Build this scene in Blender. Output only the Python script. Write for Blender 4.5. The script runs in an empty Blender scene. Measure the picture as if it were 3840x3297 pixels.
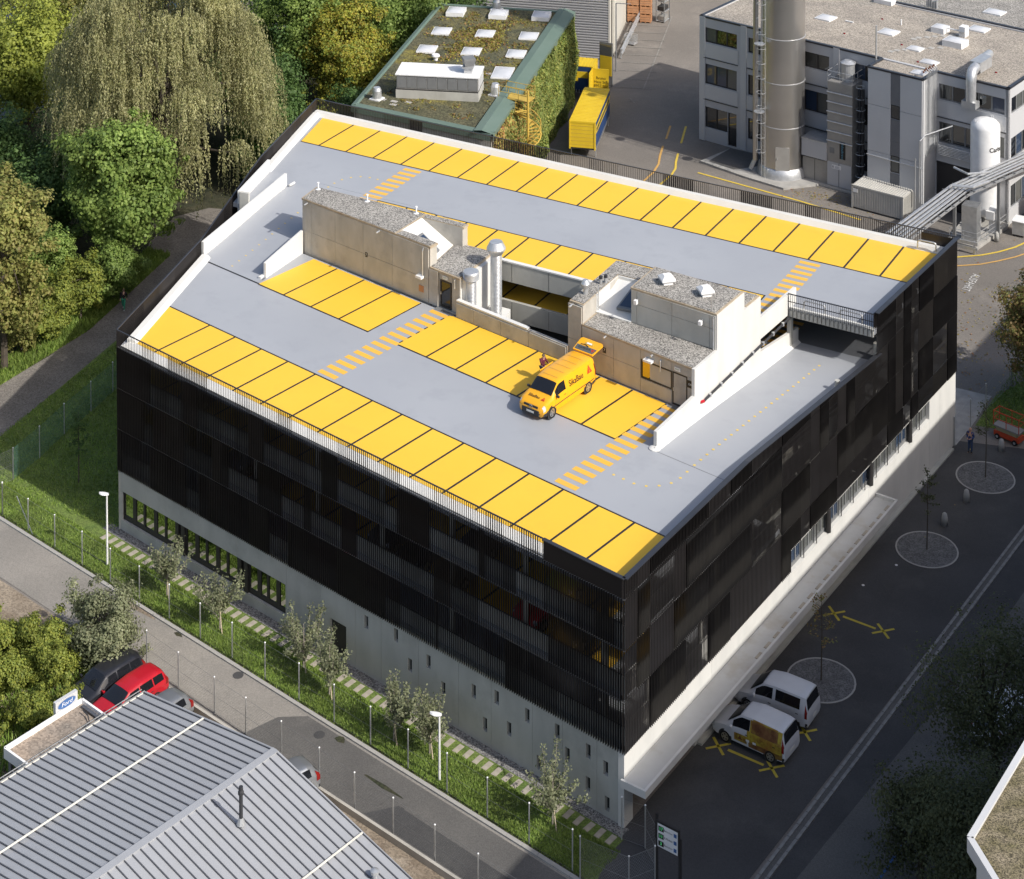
import bpy, math, random
import numpy as np
from mathutils import Vector, Matrix
rnd = random.Random(7)
sc = bpy.context.scene
col = sc.collection
R = math.radians

# ---------------------------------------------------------------- camera (architectural shift lens)
cam = bpy.data.cameras.new('camera'); cam_o = bpy.data.objects.new('camera', cam); col.objects.link(cam_o)
cam_o.location = (85.588, -121.413, 71.52)
cam_o.rotation_euler = (math.pi / 2 - 0.035815, 0, 0.513434)
cam.sensor_width = 36; cam.lens = 7258.49 / 3840 * 36
cam.shift_y = -3675.93 / 3840
cam.clip_start = 1; cam.clip_end = 2000
sc.camera = cam_o
# ---------------------------------------------------------------- light
SUN_EL, SUN_AZ = 39.0, 99.0                       # azimuth clockwise from +Y
S = Vector((math.sin(R(SUN_AZ)) * math.cos(R(SUN_EL)), math.cos(R(SUN_AZ)) * math.cos(R(SUN_EL)), math.sin(R(SUN_EL))))
w = bpy.data.worlds.new('World'); sc.world = w; w.use_nodes = True
wn = w.node_tree.nodes; wl = w.node_tree.links
sky = wn.new('ShaderNodeTexSky'); sky.sky_type = 'NISHITA'; sky.sun_disc = False
sky.sun_elevation = R(SUN_EL); sky.sun_rotation = R(SUN_AZ); sky.air_density = 1.0; sky.dust_density = 3.0; sky.ozone_density = .6
wl.new(sky.outputs[0], wn['Background'].inputs[0]); wn['Background'].inputs[1].default_value = 0.15
sun = bpy.data.lights.new('sun', 'SUN'); sun.energy = 4.4; sun.angle = R(0.55); sun.color = (1.0, 0.96, 0.89)
sun_o = bpy.data.objects.new('sun', sun); col.objects.link(sun_o); sun_o.location = (120, -60, 120)
sun_o.rotation_euler = (-S).to_track_quat('-Z', 'Y').to_euler()
vs = sc.view_settings; vs.view_transform = 'Standard'; vs.look = 'None'; vs.exposure = 0.12; vs.gamma = 1
sc.render.film_transparent = False
sc.cycles.max_bounces = 6; sc.cycles.transparent_max_bounces = 12; sc.cycles.use_denoising = True
sc.cycles.caustics_reflective = False; sc.cycles.caustics_refractive = False

# ---------------------------------------------------------------- materials
def lin(c):
    c = [x / 255 for x in c]
    return tuple(x / 12.92 if x <= .04045 else ((x + .055) / 1.055) ** 2.4 for x in c)
MATS = {}
def mat(name, c, rough=.8, metal=0.0, c2=None, vs=1.5, var=.12, bump=0.0, bs=30.0, spec=.4, stretch=None, fine=0.0, fs=60.0, coat=0.0, c3=None, s3=.35, amt3=.5, detail=5):
    """principled material; colour drifts between c and c2 with noise, optional fine speckle, stain colour c3 and bump"""
    m = bpy.data.materials.new(name); m.use_nodes = True; MATS[name] = m
    nt = m.node_tree; N = nt.nodes; L = nt.links; b = N['Principled BSDF']
    b.inputs['Roughness'].default_value = rough; b.inputs['Metallic'].default_value = metal
    b.inputs['Specular IOR Level'].default_value = spec
    if coat: b.inputs['Coat Weight'].default_value = coat; b.inputs['Coat Roughness'].default_value = .06
    if c2 is None: c2 = tuple(x * (1 - var) for x in c)
    tc = N.new('ShaderNodeTexCoord'); mp = N.new('ShaderNodeMapping'); L.new(tc.outputs['Object'], mp.inputs[0])
    if stretch: mp.inputs['Scale'].default_value = stretch
    n1 = N.new('ShaderNodeTexNoise'); n1.inputs['Scale'].default_value = vs; n1.inputs['Detail'].default_value = detail
    L.new(mp.outputs[0], n1.inputs['Vector'])
    rp = N.new('ShaderNodeValToRGB'); rp.color_ramp.elements[0].position = .35; rp.color_ramp.elements[1].position = .68
    rp.color_ramp.elements[0].color = (*c2, 1); rp.color_ramp.elements[1].color = (*c, 1)
    L.new(n1.outputs['Fac'], rp.inputs[0]); out = rp.outputs[0]
    if c3 is not None:
        n3 = N.new('ShaderNodeTexNoise'); n3.inputs['Scale'].default_value = s3; n3.inputs['Detail'].default_value = 6; n3.inputs['Roughness'].default_value = .65
        L.new(tc.outputs['Object'], n3.inputs['Vector'])
        r3 = N.new('ShaderNodeValToRGB'); r3.color_ramp.elements[0].position = .52; r3.color_ramp.elements[1].position = .66
        r3.color_ramp.elements[0].color = (0, 0, 0, 1); r3.color_ramp.elements[1].color = (amt3, amt3, amt3, 1)
        L.new(n3.outputs['Fac'], r3.inputs[0])
        mx = N.new('ShaderNodeMix'); mx.data_type = 'RGBA'; L.new(r3.outputs[0], mx.inputs[0]); L.new(out, mx.inputs[6]); mx.inputs[7].default_value = (*c3, 1); out = mx.outputs[2]
    if fine:
        v = N.new('ShaderNodeTexVoronoi'); v.inputs['Scale'].default_value = fs; L.new(tc.outputs['Object'], v.inputs['Vector'])
        hs = N.new('ShaderNodeHueSaturation'); sp = N.new('ShaderNodeSeparateColor'); L.new(v.outputs['Color'], sp.inputs[0])
        ma = N.new('ShaderNodeMath'); ma.operation = 'MULTIPLY_ADD'; ma.inputs[1].default_value = 2 * fine; ma.inputs[2].default_value = 1 - fine
        L.new(sp.outputs[0], ma.inputs[0]); L.new(ma.outputs[0], hs.inputs['Value']); L.new(out, hs.inputs['Color']); out = hs.outputs[0]
    L.new(out, b.inputs['Base Color'])
    if bump:
        n2 = N.new('ShaderNodeTexNoise'); n2.inputs['Scale'].default_value = bs; n2.inputs['Detail'].default_value = 3
        L.new(mp.outputs[0], n2.inputs['Vector'])
        bp = N.new('ShaderNodeBump'); bp.inputs['Strength'].default_value = bump; bp.inputs['Distance'].default_value = .03
        L.new(n2.outputs['Fac'], bp.inputs['Height']); L.new(bp.outputs[0], b.inputs['Normal'])
    return m
def glass(name, c=(.02, .025, .03), rough=.03, spec=1.0):
    m = mat(name, c, rough, 0, var=.05, spec=spec); return m
def leafmat(name, cols, trans=.35):
    m = bpy.data.materials.new(name); m.use_nodes = True; MATS[name] = m
    nt = m.node_tree; N = nt.nodes; L = nt.links; b = N['Principled BSDF']; o = N['Material Output']
    ge = N.new('ShaderNodeNewGeometry'); rp = N.new('ShaderNodeValToRGB'); e = rp.color_ramp.elements
    while len(e) < len(cols): e.new(.5)
    for i, c in enumerate(cols): e[i].position = i / max(1, len(cols) - 1); e[i].color = (*c, 1)
    L.new(ge.outputs['Random Per Island'], rp.inputs[0])
    tc = N.new('ShaderNodeTexCoord'); nz = N.new('ShaderNodeTexNoise'); nz.inputs['Scale'].default_value = .45; L.new(tc.outputs['Object'], nz.inputs['Vector'])
    hs = N.new('ShaderNodeHueSaturation'); mr = N.new('ShaderNodeMapRange'); mr.inputs[1].default_value = .3; mr.inputs[2].default_value = .7; mr.inputs[3].default_value = .7; mr.inputs[4].default_value = 1.3
    L.new(nz.outputs['Fac'], mr.inputs[0]); L.new(mr.outputs[0], hs.inputs['Value']); L.new(rp.outputs[0], hs.inputs['Color'])
    L.new(hs.outputs[0], b.inputs['Base Color']); b.inputs['Roughness'].default_value = .55; b.inputs['Specular IOR Level'].default_value = .3
    t = N.new('ShaderNodeBsdfTranslucent'); L.new(hs.outputs[0], t.inputs[0]); mx = N.new('ShaderNodeMixShader'); mx.inputs[0].default_value = trans
    L.new(b.outputs[0], mx.inputs[1]); L.new(t.outputs[0], mx.inputs[2]); L.new(mx.outputs[0], o.inputs[0])
    return m

mat('deck_grey', (.345, .36, .388), .45, c2=(.315, .33, .36), vs=.12, c3=(.29, .305, .335), s3=.5, amt3=.5, spec=.3)  # broad tone drift paints the soft cloudy reflection on the coating
mat('deck_yellow', (.79, .485, .047), .5, c2=(.765, .465, .043), vs=.25, c3=(.71, .43, .045), s3=.5, amt3=.4, spec=.3)
mat('line_black', (.022, .022, .025), .6, var=.2)
mat('dot_yellow', (.72, .52, .12), .6)
mat('stripe_yellow', (.78, .43, .05), .55, c2=(.72, .41, .07), vs=2)
mat('deck_shaded', (.12, .125, .135), .6, var=.15, vs=.3)  # deck grey darkened: shade under the back deck put into the colour
mat('canopy_top', (.50, .50, .49), .6, c2=(.44, .435, .42), vs=.6, c3=(.36, .31, .25), s3=.5, amt3=.45)  # greyer than the walls to paint the dimmer light on a level top
mat('white_coat', (.68, .675, .65), .55, c2=(.63, .625, .60), vs=.5, c3=(.66, .65, .62), s3=.9, amt3=.35)
mat('white_wall', (.64, .63, .60), .7, c2=(.57, .565, .54), vs=.9, stretch=(1, 1, .22), c3=(.5, .49, .47), s3=.5, amt3=.3)
mat('concrete', (.47, .445, .40), .85, c2=(.39, .37, .33), vs=1.2, stretch=(1, 1, .5), c3=(.29, .27, .24), s3=.8, amt3=.45, bump=.2, bs=14)
mat('concrete_base', (.46, .455, .42), .85, c2=(.38, .375, .345), vs=.8, stretch=(1, 1, .35), c3=(.27, .265, .24), s3=.45, amt3=.4, bump=.15, bs=10)
mat('concrete_edge', (.42, .36, .27), .85, c2=(.34, .27, .19), vs=3)
mat('joint', (.10, .095, .085), .9)
mat('louvre', (.032, .029, .029), .36, .4, var=.25, vs=.8, spec=.5)
mat('louvre_cap', (.075, .078, .09), .35, .6, var=.15)
mat('rail_alu', (.55, .55, .56), .35, .85)
mat('gravel_roof', (.30, .285, .26), .95, c2=(.24, .228, .21), vs=.6, fine=.75, fs=17, bump=.6, bs=40)
mat('gravel_warm', (.36, .32, .27), .95, c2=(.28, .25, .215), vs=.35, fine=.5, fs=13, bump=.6, bs=30, c3=(.24, .225, .2), s3=.12, amt3=.6)
mat('pit_gravel', (.15, .148, .148), .95, c2=(.11, .109, .11), vs=2, fine=.4, fs=16, bump=.5, bs=30)
mat('gravel_ground', (.24, .23, .22), .95, c2=(.17, .165, .16), vs=2, fine=.7, fs=16, bump=.6, bs=30)
mat('galv', (.60, .61, .62), .38, .6, c2=(.50, .51, .52), vs=3)
mat('steel', (.56, .54, .51), .33, .9, c2=(.48, .46, .435), vs=.8, stretch=(.3, .3, .3))
mat('asphalt', (.125, .12, .113), .9, c2=(.10, .096, .092), vs=.25, c3=(.16, .152, .14), s3=.15, amt3=.7, fine=.18, fs=25, bump=.25, bs=60)
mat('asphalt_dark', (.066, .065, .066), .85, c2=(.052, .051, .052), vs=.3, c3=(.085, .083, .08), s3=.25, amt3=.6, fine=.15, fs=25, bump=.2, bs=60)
mat('asphalt_pale', (.27, .25, .225), .92, c2=(.22, .205, .185), vs=.22, c3=(.32, .295, .26), s3=.18, amt3=.6, fine=.15, fs=20, bump=.25, bs=50)
mat('asphalt_yard', (.20, .18, .16), .92, c2=(.16, .145, .13), vs=.12, c3=(.245, .22, .195), s3=.2, amt3=.6, fine=.15, fs=20, bump=.2, bs=50)
mat('path_gravel', (.20, .18, .16), .95, c2=(.15, .135, .12), vs=.5, fine=.35, fs=14, bump=.3, bs=40)
mat('dirt', (.30, .25, .19), .95, c2=(.19, .15, .11), vs=.6, c3=(.33, .28, .22), s3=.8, amt3=.8, fine=.3, fs=12, bump=.4, bs=25)
mat('soil_leaf', (.055, .05, .028), .95, c2=(.03, .035, .018), vs=.7, fine=.4, fs=8, bump=.5, bs=12)
mat('lawn', (.15, .20, .045), .95, c2=(.10, .15, .033), vs=1.2, c3=(.13, .16, .05), s3=1.4, amt3=.6, fine=.35, fs=14, bump=.5, bs=25)
mat('moss_roof', (.115, .105, .058), .95, c2=(.065, .066, .036), vs=.55, c3=(.20, .17, .03), s3=.28, amt3=.7, fine=.6, fs=9, bump=.7, bs=14)
mat('kerb', (.42, .405, .38), .85, c2=(.33, .32, .3), vs=1.5)
mat('kerb_dark', (.27, .265, .255), .85, c2=(.2, .195, .19), vs=2.5)
mat('slab', (.42, .375, .31), .9, c2=(.33, .295, .245), vs=3)
mat('paint_white', (.72, .71, .68), .7, c2=(.5, .49, .47), vs=4)
mat('paint_worn', (.30, .285, .26), .85, c2=(.18, .17, .155), vs=6)
mat('paint_yellow', (.70, .50, .06), .7, c2=(.58, .42, .07), vs=4)
mat('paint_orange', (.62, .36, .10), .7, c2=(.5, .3, .1), vs=4)
mat('paint_blue', (.06, .14, .34), .7)
mat('road_yellow', (.52, .42, .05), .7, c2=(.42, .34, .05), vs=5)
mat('roof_metal', (.39, .40, .42), .5, .15, c2=(.355, .365, .385), vs=.5, c3=(.32, .325, .335), s3=.5, amt3=.6)
mat('seam', (.10, .105, .12), .5, .2)
mat('cream', (.62, .60, .54), .6)
mat('facade_grey', (.50, .505, .52), .55, .1, c2=(.46, .465, .48), vs=.3, spec=.4)
mat('facade_light', (.56, .565, .575), .5, .1, var=.06, vs=.4)
mat('facade_dark', (.17, .175, .19), .5, .2, var=.08)
mat('frame_dark', (.035, .033, .033), .5)
mat('frame_grey', (.22, .225, .23), .5, .2)
mat('green_metal', (.145, .20, .165), .5, .1, c2=(.125, .18, .145), vs=.4)
mat('corrugated', (.50, .50, .51), .4, .5, var=.08, vs=.2)
mat('hall_wall', (.50, .48, .43), .7, var=.1, vs=.2)
mat('bright_white', (.80, .80, .80), .4, c2=(.72, .72, .72), vs=2)
mat('container_grey', (.50, .49, .46), .6, c2=(.44, .43, .40), vs=1)
mat('box_grey', (.36, .35, .33), .5, .35, c2=(.31, .30, .285), vs=1)
mat('trailer_yellow', (.70, .50, .03), .5, c2=(.64, .44, .025), vs=.8)
mat('trailer_blue', (.02, .055, .16), .55, c2=(.015, .04, .12), vs=1)
mat('stair_yellow', (.52, .36, .07), .55, c2=(.45, .31, .06), vs=2)
mat('crate_wood', (.48, .25, .13), .8, c2=(.40, .19, .09), vs=2)
mat('bark', (.10, .08, .06), .95, c2=(.06, .05, .04), vs=4, bump=.5, bs=10)
mat('bark_pale', (.36, .32, .27), .9, c2=(.24, .21, .18), vs=5)
mat('stake', (.5, .42, .3), .9)
mat('pole_white', (.74, .74, .73), .4)
mat('fence_wire', (.36, .37, .37), .5, .6)
mat('fence_green', (.05, .16, .13), .6)
mat('fence_post', (.55, .56, .56), .45, .6)
mat('tyre', (.018, .018, .019), .85)
mat('rim', (.48, .49, .5), .35, .8)
mat('plastic_dark', (.035, .036, .04), .55)
mat('plate', (.75, .75, .72), .5)
mat('lamp_red', (.2, .012, .01), .25)
mat('lamp_clear', (.65, .67, .7), .12, .3)
mat('black_print', (.02, .018, .016), .5)
mat('red_print', (.55, .05, .02), .5)
mat('grey_print', (.4, .4, .42), .5)
mat('van_yellow', (.80, .385, .014), .3, var=.03, spec=.5, coat=.4)
mat('car_white', (.62, .64, .68), .32, var=.05, coat=.4)
mat('car_red', (.42, .012, .022), .3, var=.05, coat=.4)
mat('car_anthracite', (.03, .031, .038), .28, .3, var=.1, coat=.4)
mat('car_silver', (.42, .44, .47), .3, .7, var=.05, coat=.3)
mat('car_blue', (.06, .08, .13), .28, .4, var=.1, coat=.4)
mat('car_lime', (.42, .45, .07), .35, var=.05, coat=.4)
mat('wrap_yellow', (.50, .42, .05), .4, c2=(.30, .13, .03), vs=1.6, c3=(.14, .045, .018), s3=1.4, amt3=.9)
mat('wrap_brown', (.26, .13, .05), .35, c2=(.12, .045, .02), vs=2.5, c3=(.34, .24, .05), s3=1.6, amt3=.6)
mat('skin', (.55, .33, .24), .6); mat('hair', (.12, .08, .05), .7); mat('cloth_maroon', (.12, .02, .035), .9); mat('cloth_blue', (.035, .06, .19), .9)
mat('cloth_black', (.018, .018, .02), .9); mat('cloth_green', (.03, .22, .13), .9); mat('cloth_jeans', (.05, .08, .16), .9); mat('shoe', (.5, .5, .5), .8)
mat('lift_red', (.55, .075, .03), .5); mat('lift_beige', (.42, .37, .22), .6)
mat('blue_barrel', (.03, .12, .42), .4)
mat('bollard', (.40, .395, .38), .85)
mat('porch_top', (.34, .27, .21), .9, c2=(.22, .19, .16), vs=.7, c3=(.42, .39, .35), s3=.5, amt3=.8, fine=.3, fs=10)
mat('water', (.05, .065, .085), .15, c2=(.04, .05, .06), vs=.4, bump=.15, bs=3)
mat('sign_teal', (.10, .30, .42), .6)
mat('rust', (.16, .06, .03), .9)
mat('stone_roof', (.19, .16, .11), .95, c2=(.11, .095, .05), vs=1.6, fine=.75, fs=26, bump=.6, bs=30, c3=(.15, .15, .05), s3=.6, amt3=.8)
mat('glass_mirror', (.44, .46, .44), .02, 1.0, var=.03); mat('glass_mirror_dim', (.16, .17, .18), .03, 1.0, var=.03); mat('glass_yellow_reflection', (.40, .33, .16), .04, 1.0, var=.03); glass('glass'); glass('glass_car', (.012, .013, .016), .05, .7); glass('glass_light', (.10, .105, .10), .06, .8); glass('glass_sky', (.03, .05, .09), .06, .9)
# louvre blades seen at grazing angles, lit windows of the info board
def emis(name, c, s):
    m = bpy.data.materials.new(name); m.use_nodes = True; MATS[name] = m; b = m.node_tree.nodes['Principled BSDF']
    b.inputs['Base Color'].default_value = (*c, 1); b.inputs['Emission Color'].default_value = (*c, 1); b.inputs['Emission Strength'].default_value = s
emis('led_green', (.15, .8, .3), .35)
leafmat('leaf_willow', [(0.258, 0.253, 0.105), (0.347, 0.333, 0.160), (0.437, 0.420, 0.231), (0.280, 0.299, 0.127)], .45)
leafmat('leaf_green', [(0.144, 0.221, 0.052), (0.216, 0.305, 0.075), (0.300, 0.390, 0.103)], .45)
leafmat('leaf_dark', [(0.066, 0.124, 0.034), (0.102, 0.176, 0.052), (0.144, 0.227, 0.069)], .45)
leafmat('leaf_olive', [(0.204, 0.227, 0.063), (0.282, 0.299, 0.086), (0.360, 0.351, 0.115), (0.264, 0.221, 0.075)], .45)
leafmat('leaf_lime', [(0.288, 0.332, 0.057), (0.396, 0.429, 0.081), (0.228, 0.280, 0.057)], .45)
leafmat('leaf_maple', [(0.360, 0.364, 0.057), (0.444, 0.416, 0.063), (0.228, 0.299, 0.057), (0.396, 0.299, 0.052), (0.168, 0.247, 0.057)], .45)
leafmat('leaf_brown', [(0.252, 0.163, 0.075), (0.336, 0.234, 0.098), (0.180, 0.208, 0.063), (0.300, 0.273, 0.086)], .45)
leafmat('leaf_bush', [(0.192, 0.240, 0.052), (0.276, 0.325, 0.069), (0.348, 0.364, 0.069), (0.144, 0.202, 0.046)], .45)
leafmat('leaf_sage', [(0.179, 0.205, 0.110), (0.247, 0.268, 0.152), (0.315, 0.326, 0.200)], .4)
leafmat('leaf_ivy', [(0.138, 0.195, 0.046), (0.204, 0.260, 0.063), (0.324, 0.325, 0.086), (0.096, 0.143, 0.040)], .35)
leafmat('leaf_ivy_red', [(0.372, 0.312, 0.086), (0.444, 0.377, 0.109), (0.336, 0.130, 0.052), (0.192, 0.221, 0.057)], .35)
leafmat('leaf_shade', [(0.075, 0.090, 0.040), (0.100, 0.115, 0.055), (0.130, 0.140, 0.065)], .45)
leafmat('grass_blade', [(0.156, 0.240, 0.044), (0.222, 0.319, 0.063), (0.288, 0.370, 0.092), (0.126, 0.208, 0.039)], .3)
leafmat('sedum', [(0.240, 0.220, 0.030), (0.160, 0.145, 0.040), (0.200, 0.100, 0.045)], .1)

# ---------------------------------------------------------------- mesh builder
ORG = {}
def org_of(p): return ORG.get(p.name, (0, 0, 0)) if p else (0, 0, 0)
class MB:
    def __init__(s): s.v = []; s.f = []
    def add(s, vs, fs):
        k = len(s.v); s.v += [tuple(p) for p in vs]; s.f += [tuple(k + i for i in f) for f in fs]; return s
    def poly(s, pts): return s.add(pts, [tuple(range(len(pts)))])
    def box(s, x0, x1, y0, y1, z0, z1, T=None):
        vs = [(x, y, z) for z in (z0, z1) for x, y in ((x0, y0), (x1, y0), (x1, y1), (x0, y1))]
        if T: vs = [T(*p) for p in vs]
        return s.add(vs, [(3, 2, 1, 0), (4, 5, 6, 7), (0, 1, 5, 4), (1, 2, 6, 5), (2, 3, 7, 6), (3, 0, 4, 7)])
    def prism(s, pts, z0, z1):
        """polygon footprint; z0/z1 number or per-vertex list"""
        n = len(pts); a = [z0] * n if not hasattr(z0, '__len__') else z0; b = [z1] * n if not hasattr(z1, '__len__') else z1
        vs = [(p[0], p[1], h) for p, h in zip(pts, a)] + [(p[0], p[1], h) for p, h in zip(pts, b)]
        return s.add(vs, [tuple(range(n - 1, -1, -1)), tuple(range(n, 2 * n))] + [(i, (i + 1) % n, n + (i + 1) % n, n + i) for i in range(n)])
    def wall(s, p, q, t, z0, z1, side=0):
        """upright slab from p to q (plan), thickness t; z0,z1 number or (at p, at q); side -1/0/1 shifts the slab off the line"""
        p = Vector(p[:2]); q = Vector(q[:2]); d = (q - p).normalized(); n = Vector((-d.y, d.x)) * t
        o = n * (-.5 + .5 * side); z0 = z0 if hasattr(z0, '__len__') else (z0, z0); z1 = z1 if hasattr(z1, '__len__') else (z1, z1)
        c = [p + o, q + o, q + o + n, p + o + n]
        return s.prism([(a.x, a.y) for a in c], [z0[0], z0[1], z0[1], z0[0]], [z1[0], z1[1], z1[1], z1[0]])
    def tube(s, path, r, n=8, caps=True):
        P = [Vector(p) for p in path]; rr = r if hasattr(r, '__len__') else [r] * len(P); k = len(s.v); up = None
        for i, p in enumerate(P):
            d = (P[min(i + 1, len(P) - 1)] - P[max(i - 1, 0)]).normalized()
            if up is None: up = d.orthogonal().normalized()
            else: up = (up - d * up.dot(d)); up = up.normalized() if up.length > 1e-5 else d.orthogonal().normalized()
            b = d.cross(up)
            for j in range(n):
                a = 2 * math.pi * j / n; s.v.append(tuple(p + (up * math.cos(a) + b * math.sin(a)) * rr[i]))
        for i in range(len(P) - 1):
            for j in range(n):
                s.f.append((k + i * n + j, k + i * n + (j + 1) % n, k + (i + 1) * n + (j + 1) % n, k + (i + 1) * n + j))
        if caps: s.f.append(tuple(k + j for j in range(n - 1, -1, -1))); s.f.append(tuple(k + (len(P) - 1) * n + j for j in range(n)))
        return s
    def lathe(s, c, prof, n=16):
        """profile of (radius, z) about the vertical through c"""
        k = len(s.v)
        for r, z in prof:
            for j in range(n): a = 2 * math.pi * j / n; s.v.append((c[0] + r * math.cos(a), c[1] + r * math.sin(a), c[2] + z))
        for i in range(len(prof) - 1):
            for j in range(n): s.f.append((k + i * n + j, k + i * n + (j + 1) % n, k + (i + 1) * n + (j + 1) % n, k + (i + 1) * n + j))
        s.f.append(tuple(k + j for j in range(n - 1, -1, -1))); s.f.append(tuple(k + (len(prof) - 1) * n + j for j in range(n)))
        return s
    def grid(s, G):
        """G[i][j] points"""
        m = len(G[0]); return s.add([p for r in G for p in r], [(i * m + j, i * m + j + 1, (i + 1) * m + j + 1, (i + 1) * m + j) for i in range(len(G) - 1) for j in range(m - 1)])
    def mesh(s, name, m, org=(0, 0, 0), smooth=False):
        me = bpy.data.meshes.new(name); me.from_pydata([(a - org[0], b - org[1], c - org[2]) for a, b, c in s.v], [], s.f)
        me.materials.append(MATS[m])
        if smooth: me.shade_smooth(); me.set_sharp_from_angle(angle=R(42))
        me.update(); return me
    def build(s, name, m, parent=None, smooth=False, bevel=0):
        o = bpy.data.objects.new(name, s.mesh(name, m, org_of(parent), smooth)); col.objects.link(o)
        if parent: o.parent = parent; ORG[o.name] = org_of(parent)
        if bevel:
            bv = o.modifiers.new('bevel', 'BEVEL'); bv.width = bevel; bv.segments = 2; bv.limit_method = 'ANGLE'
        return o
def tag(o, label=None, cat=None, group=None, kind=None):
    if label: o['label'] = label
    if cat: o['category'] = cat
    if group: o['group'] = group
    if kind: o['kind'] = kind
    return o
def thing(name, loc, label, cat, group=None, rz=0.0, world=True):
    """an Empty at the thing's base; world=True: its parts are given in world coordinates"""
    o = bpy.data.objects.new(name, None); col.objects.link(o); o.location = loc; o.rotation_euler = (0, 0, rz); o.empty_display_size = .3
    if world: ORG[o.name] = tuple(loc)
    return tag(o, label, cat, group)
def struct(name, mb, m): return tag(mb.build(name, m), kind='structure')
def dup(o, parent=None):
    c = o.copy(); col.objects.link(c); c.parent = parent
    for ch in o.children: dup(ch, c)
    return c
def same_mesh(o, name, parent, loc=(0, 0, 0), rz=0.0):
    c = bpy.data.objects.new(name, o.data if hasattr(o, 'data') else o); col.objects.link(c); c.location = loc; c.rotation_euler = (0, 0, rz)
    if parent: c.parent = parent
    return c
def np_mesh(name, V, nper, m, parent=None, smooth=False):
    """V (k*nper,3): k loose polygons of nper corners"""
    V = np.asarray(V, dtype=np.float32); k = len(V) // nper; o3 = np.array(org_of(parent), dtype=np.float32)
    me = bpy.data.meshes.new(name); me.vertices.add(len(V)); me.vertices.foreach_set('co', (V - o3).ravel())
    me.loops.add(len(V)); me.loops.foreach_set('vertex_index', np.arange(len(V), dtype=np.int32))
    me.polygons.add(k); me.polygons.foreach_set('loop_start', np.arange(0, len(V), nper, dtype=np.int32)); me.polygons.foreach_set('loop_total', np.full(k, nper, dtype=np.int32))
    me.materials.append(MATS[m]); me.update(); me.validate()
    o = bpy.data.objects.new(name, me); col.objects.link(o)
    if parent: o.parent = parent; ORG[o.name] = org_of(parent)
    return o
def holes_wall(mb, u0, u1, z0, z1, holes, t, T):
    """slab between u0..u1, z0..z1, thickness t (v from 0 inwards to t) with rectangular openings; T maps (u, v, z) to the world"""
    us = sorted({u0, u1, *[x for h in holes for x in h[:2] if u0 < x < u1]}); zs = sorted({z0, z1, *[x for h in holes for x in h[2:] if z0 < x < z1]})
    def inside(u, z): return any(h[0] < u < h[1] and h[2] < z < h[3] for h in holes)
    cell = [[not inside((us[i] + us[i + 1]) / 2, (zs[j] + zs[j + 1]) / 2) for j in range(len(zs) - 1)] for i in range(len(us) - 1)]
    ok = lambda i, j: 0 <= i < len(us) - 1 and 0 <= j < len(zs) - 1 and cell[i][j]
    for i in range(len(us) - 1):
        for j in range(len(zs) - 1):
            if not cell[i][j]: continue
            a, b, c, d = us[i], us[i + 1], zs[j], zs[j + 1]
            mb.poly([T(a, 0, c), T(b, 0, c), T(b, 0, d), T(a, 0, d)]); mb.poly([T(a, t, d), T(b, t, d), T(b, t, c), T(a, t, c)])
            if not ok(i - 1, j): mb.poly([T(a, t, c), T(a, 0, c), T(a, 0, d), T(a, t, d)])
            if not ok(i + 1, j): mb.poly([T(b, 0, c), T(b, t, c), T(b, t, d), T(b, 0, d)])
            if not ok(i, j - 1): mb.poly([T(a, t, c), T(b, t, c), T(b, 0, c), T(a, 0, c)])
            if not ok(i, j + 1): mb.poly([T(a, 0, d), T(b, 0, d), T(b, t, d), T(a, t, d)])
    return mb
def text_mesh(name, s, size, m, T, parent, extrude=.002, space=1.0, align='CENTER', shear=0.0, bold=0.0):
    """flat lettering; T maps glyph plane (x right, y up) to the parent's coordinates"""
    cu = bpy.data.curves.new('t', 'FONT'); cu.body = s; cu.size = size; cu.align_x = align; cu.align_y = 'CENTER'; cu.space_character = space; cu.shear = shear; cu.offset = bold
    cu.extrude = 0; cu.resolution_u = 3
    to = bpy.data.objects.new('t', cu); me = bpy.data.meshes.new_from_object(to); me.name = name
    o3 = org_of(parent)
    for v in me.vertices: p = T(v.co.x, v.co.y); v.co = (p[0] - o3[0], p[1] - o3[1], p[2] - o3[2])
    bpy.data.objects.remove(to); me.materials.clear(); me.materials.append(MATS[m]); me.update()
    o = bpy.data.objects.new(name, me); col.objects.link(o)
    if parent: o.parent = parent; ORG[o.name] = o3
    return o

# plan frames: the garage's street-front grid is turned against the back grid
TH = -0.18353; FO = (8.849, -24.770); FX = (math.cos(TH), math.sin(TH)); FY = (-math.sin(TH), math.cos(TH))
def fp(a, b, z=None):
    p = (FO[0] + a * FX[0] + b * FY[0], FO[1] + a * FX[1] + b * FY[1]); return p if z is None else (*p, z)
ZB, ZF = 13.1, 11.65
A_ = (5.55, -29.83); B_ = (44.42, -37.04); C_ = (48.48, 5.84); D_ = (-4.17, 5.53)
def lerp2(p, q, t): return (p[0] + (q[0] - p[0]) * t, p[1] + (q[1] - p[1]) * t)
def xl(y): return A_[0] + (D_[0] - A_[0]) * (y - A_[1]) / (D_[1] - A_[1])      # left facade line
def xr(y): return B_[0] + (C_[0] - B_[0]) * (y - B_[1]) / (C_[1] - B_[1])      # right facade line
def frame(o, deg):
    c, s = math.cos(R(deg)), math.sin(R(deg))
    return lambda u, v, z: (o[0] + u * c - v * s, o[1] + u * s + v * c, z)
# ================================================================ PARKING GARAGE
gar = thing('parking_garage', (25, -15, 0), 'black louvre-clad parking garage with grey and yellow rooftop decks', 'parking garage')
def inset(y, d): return xl(y) + d
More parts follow.
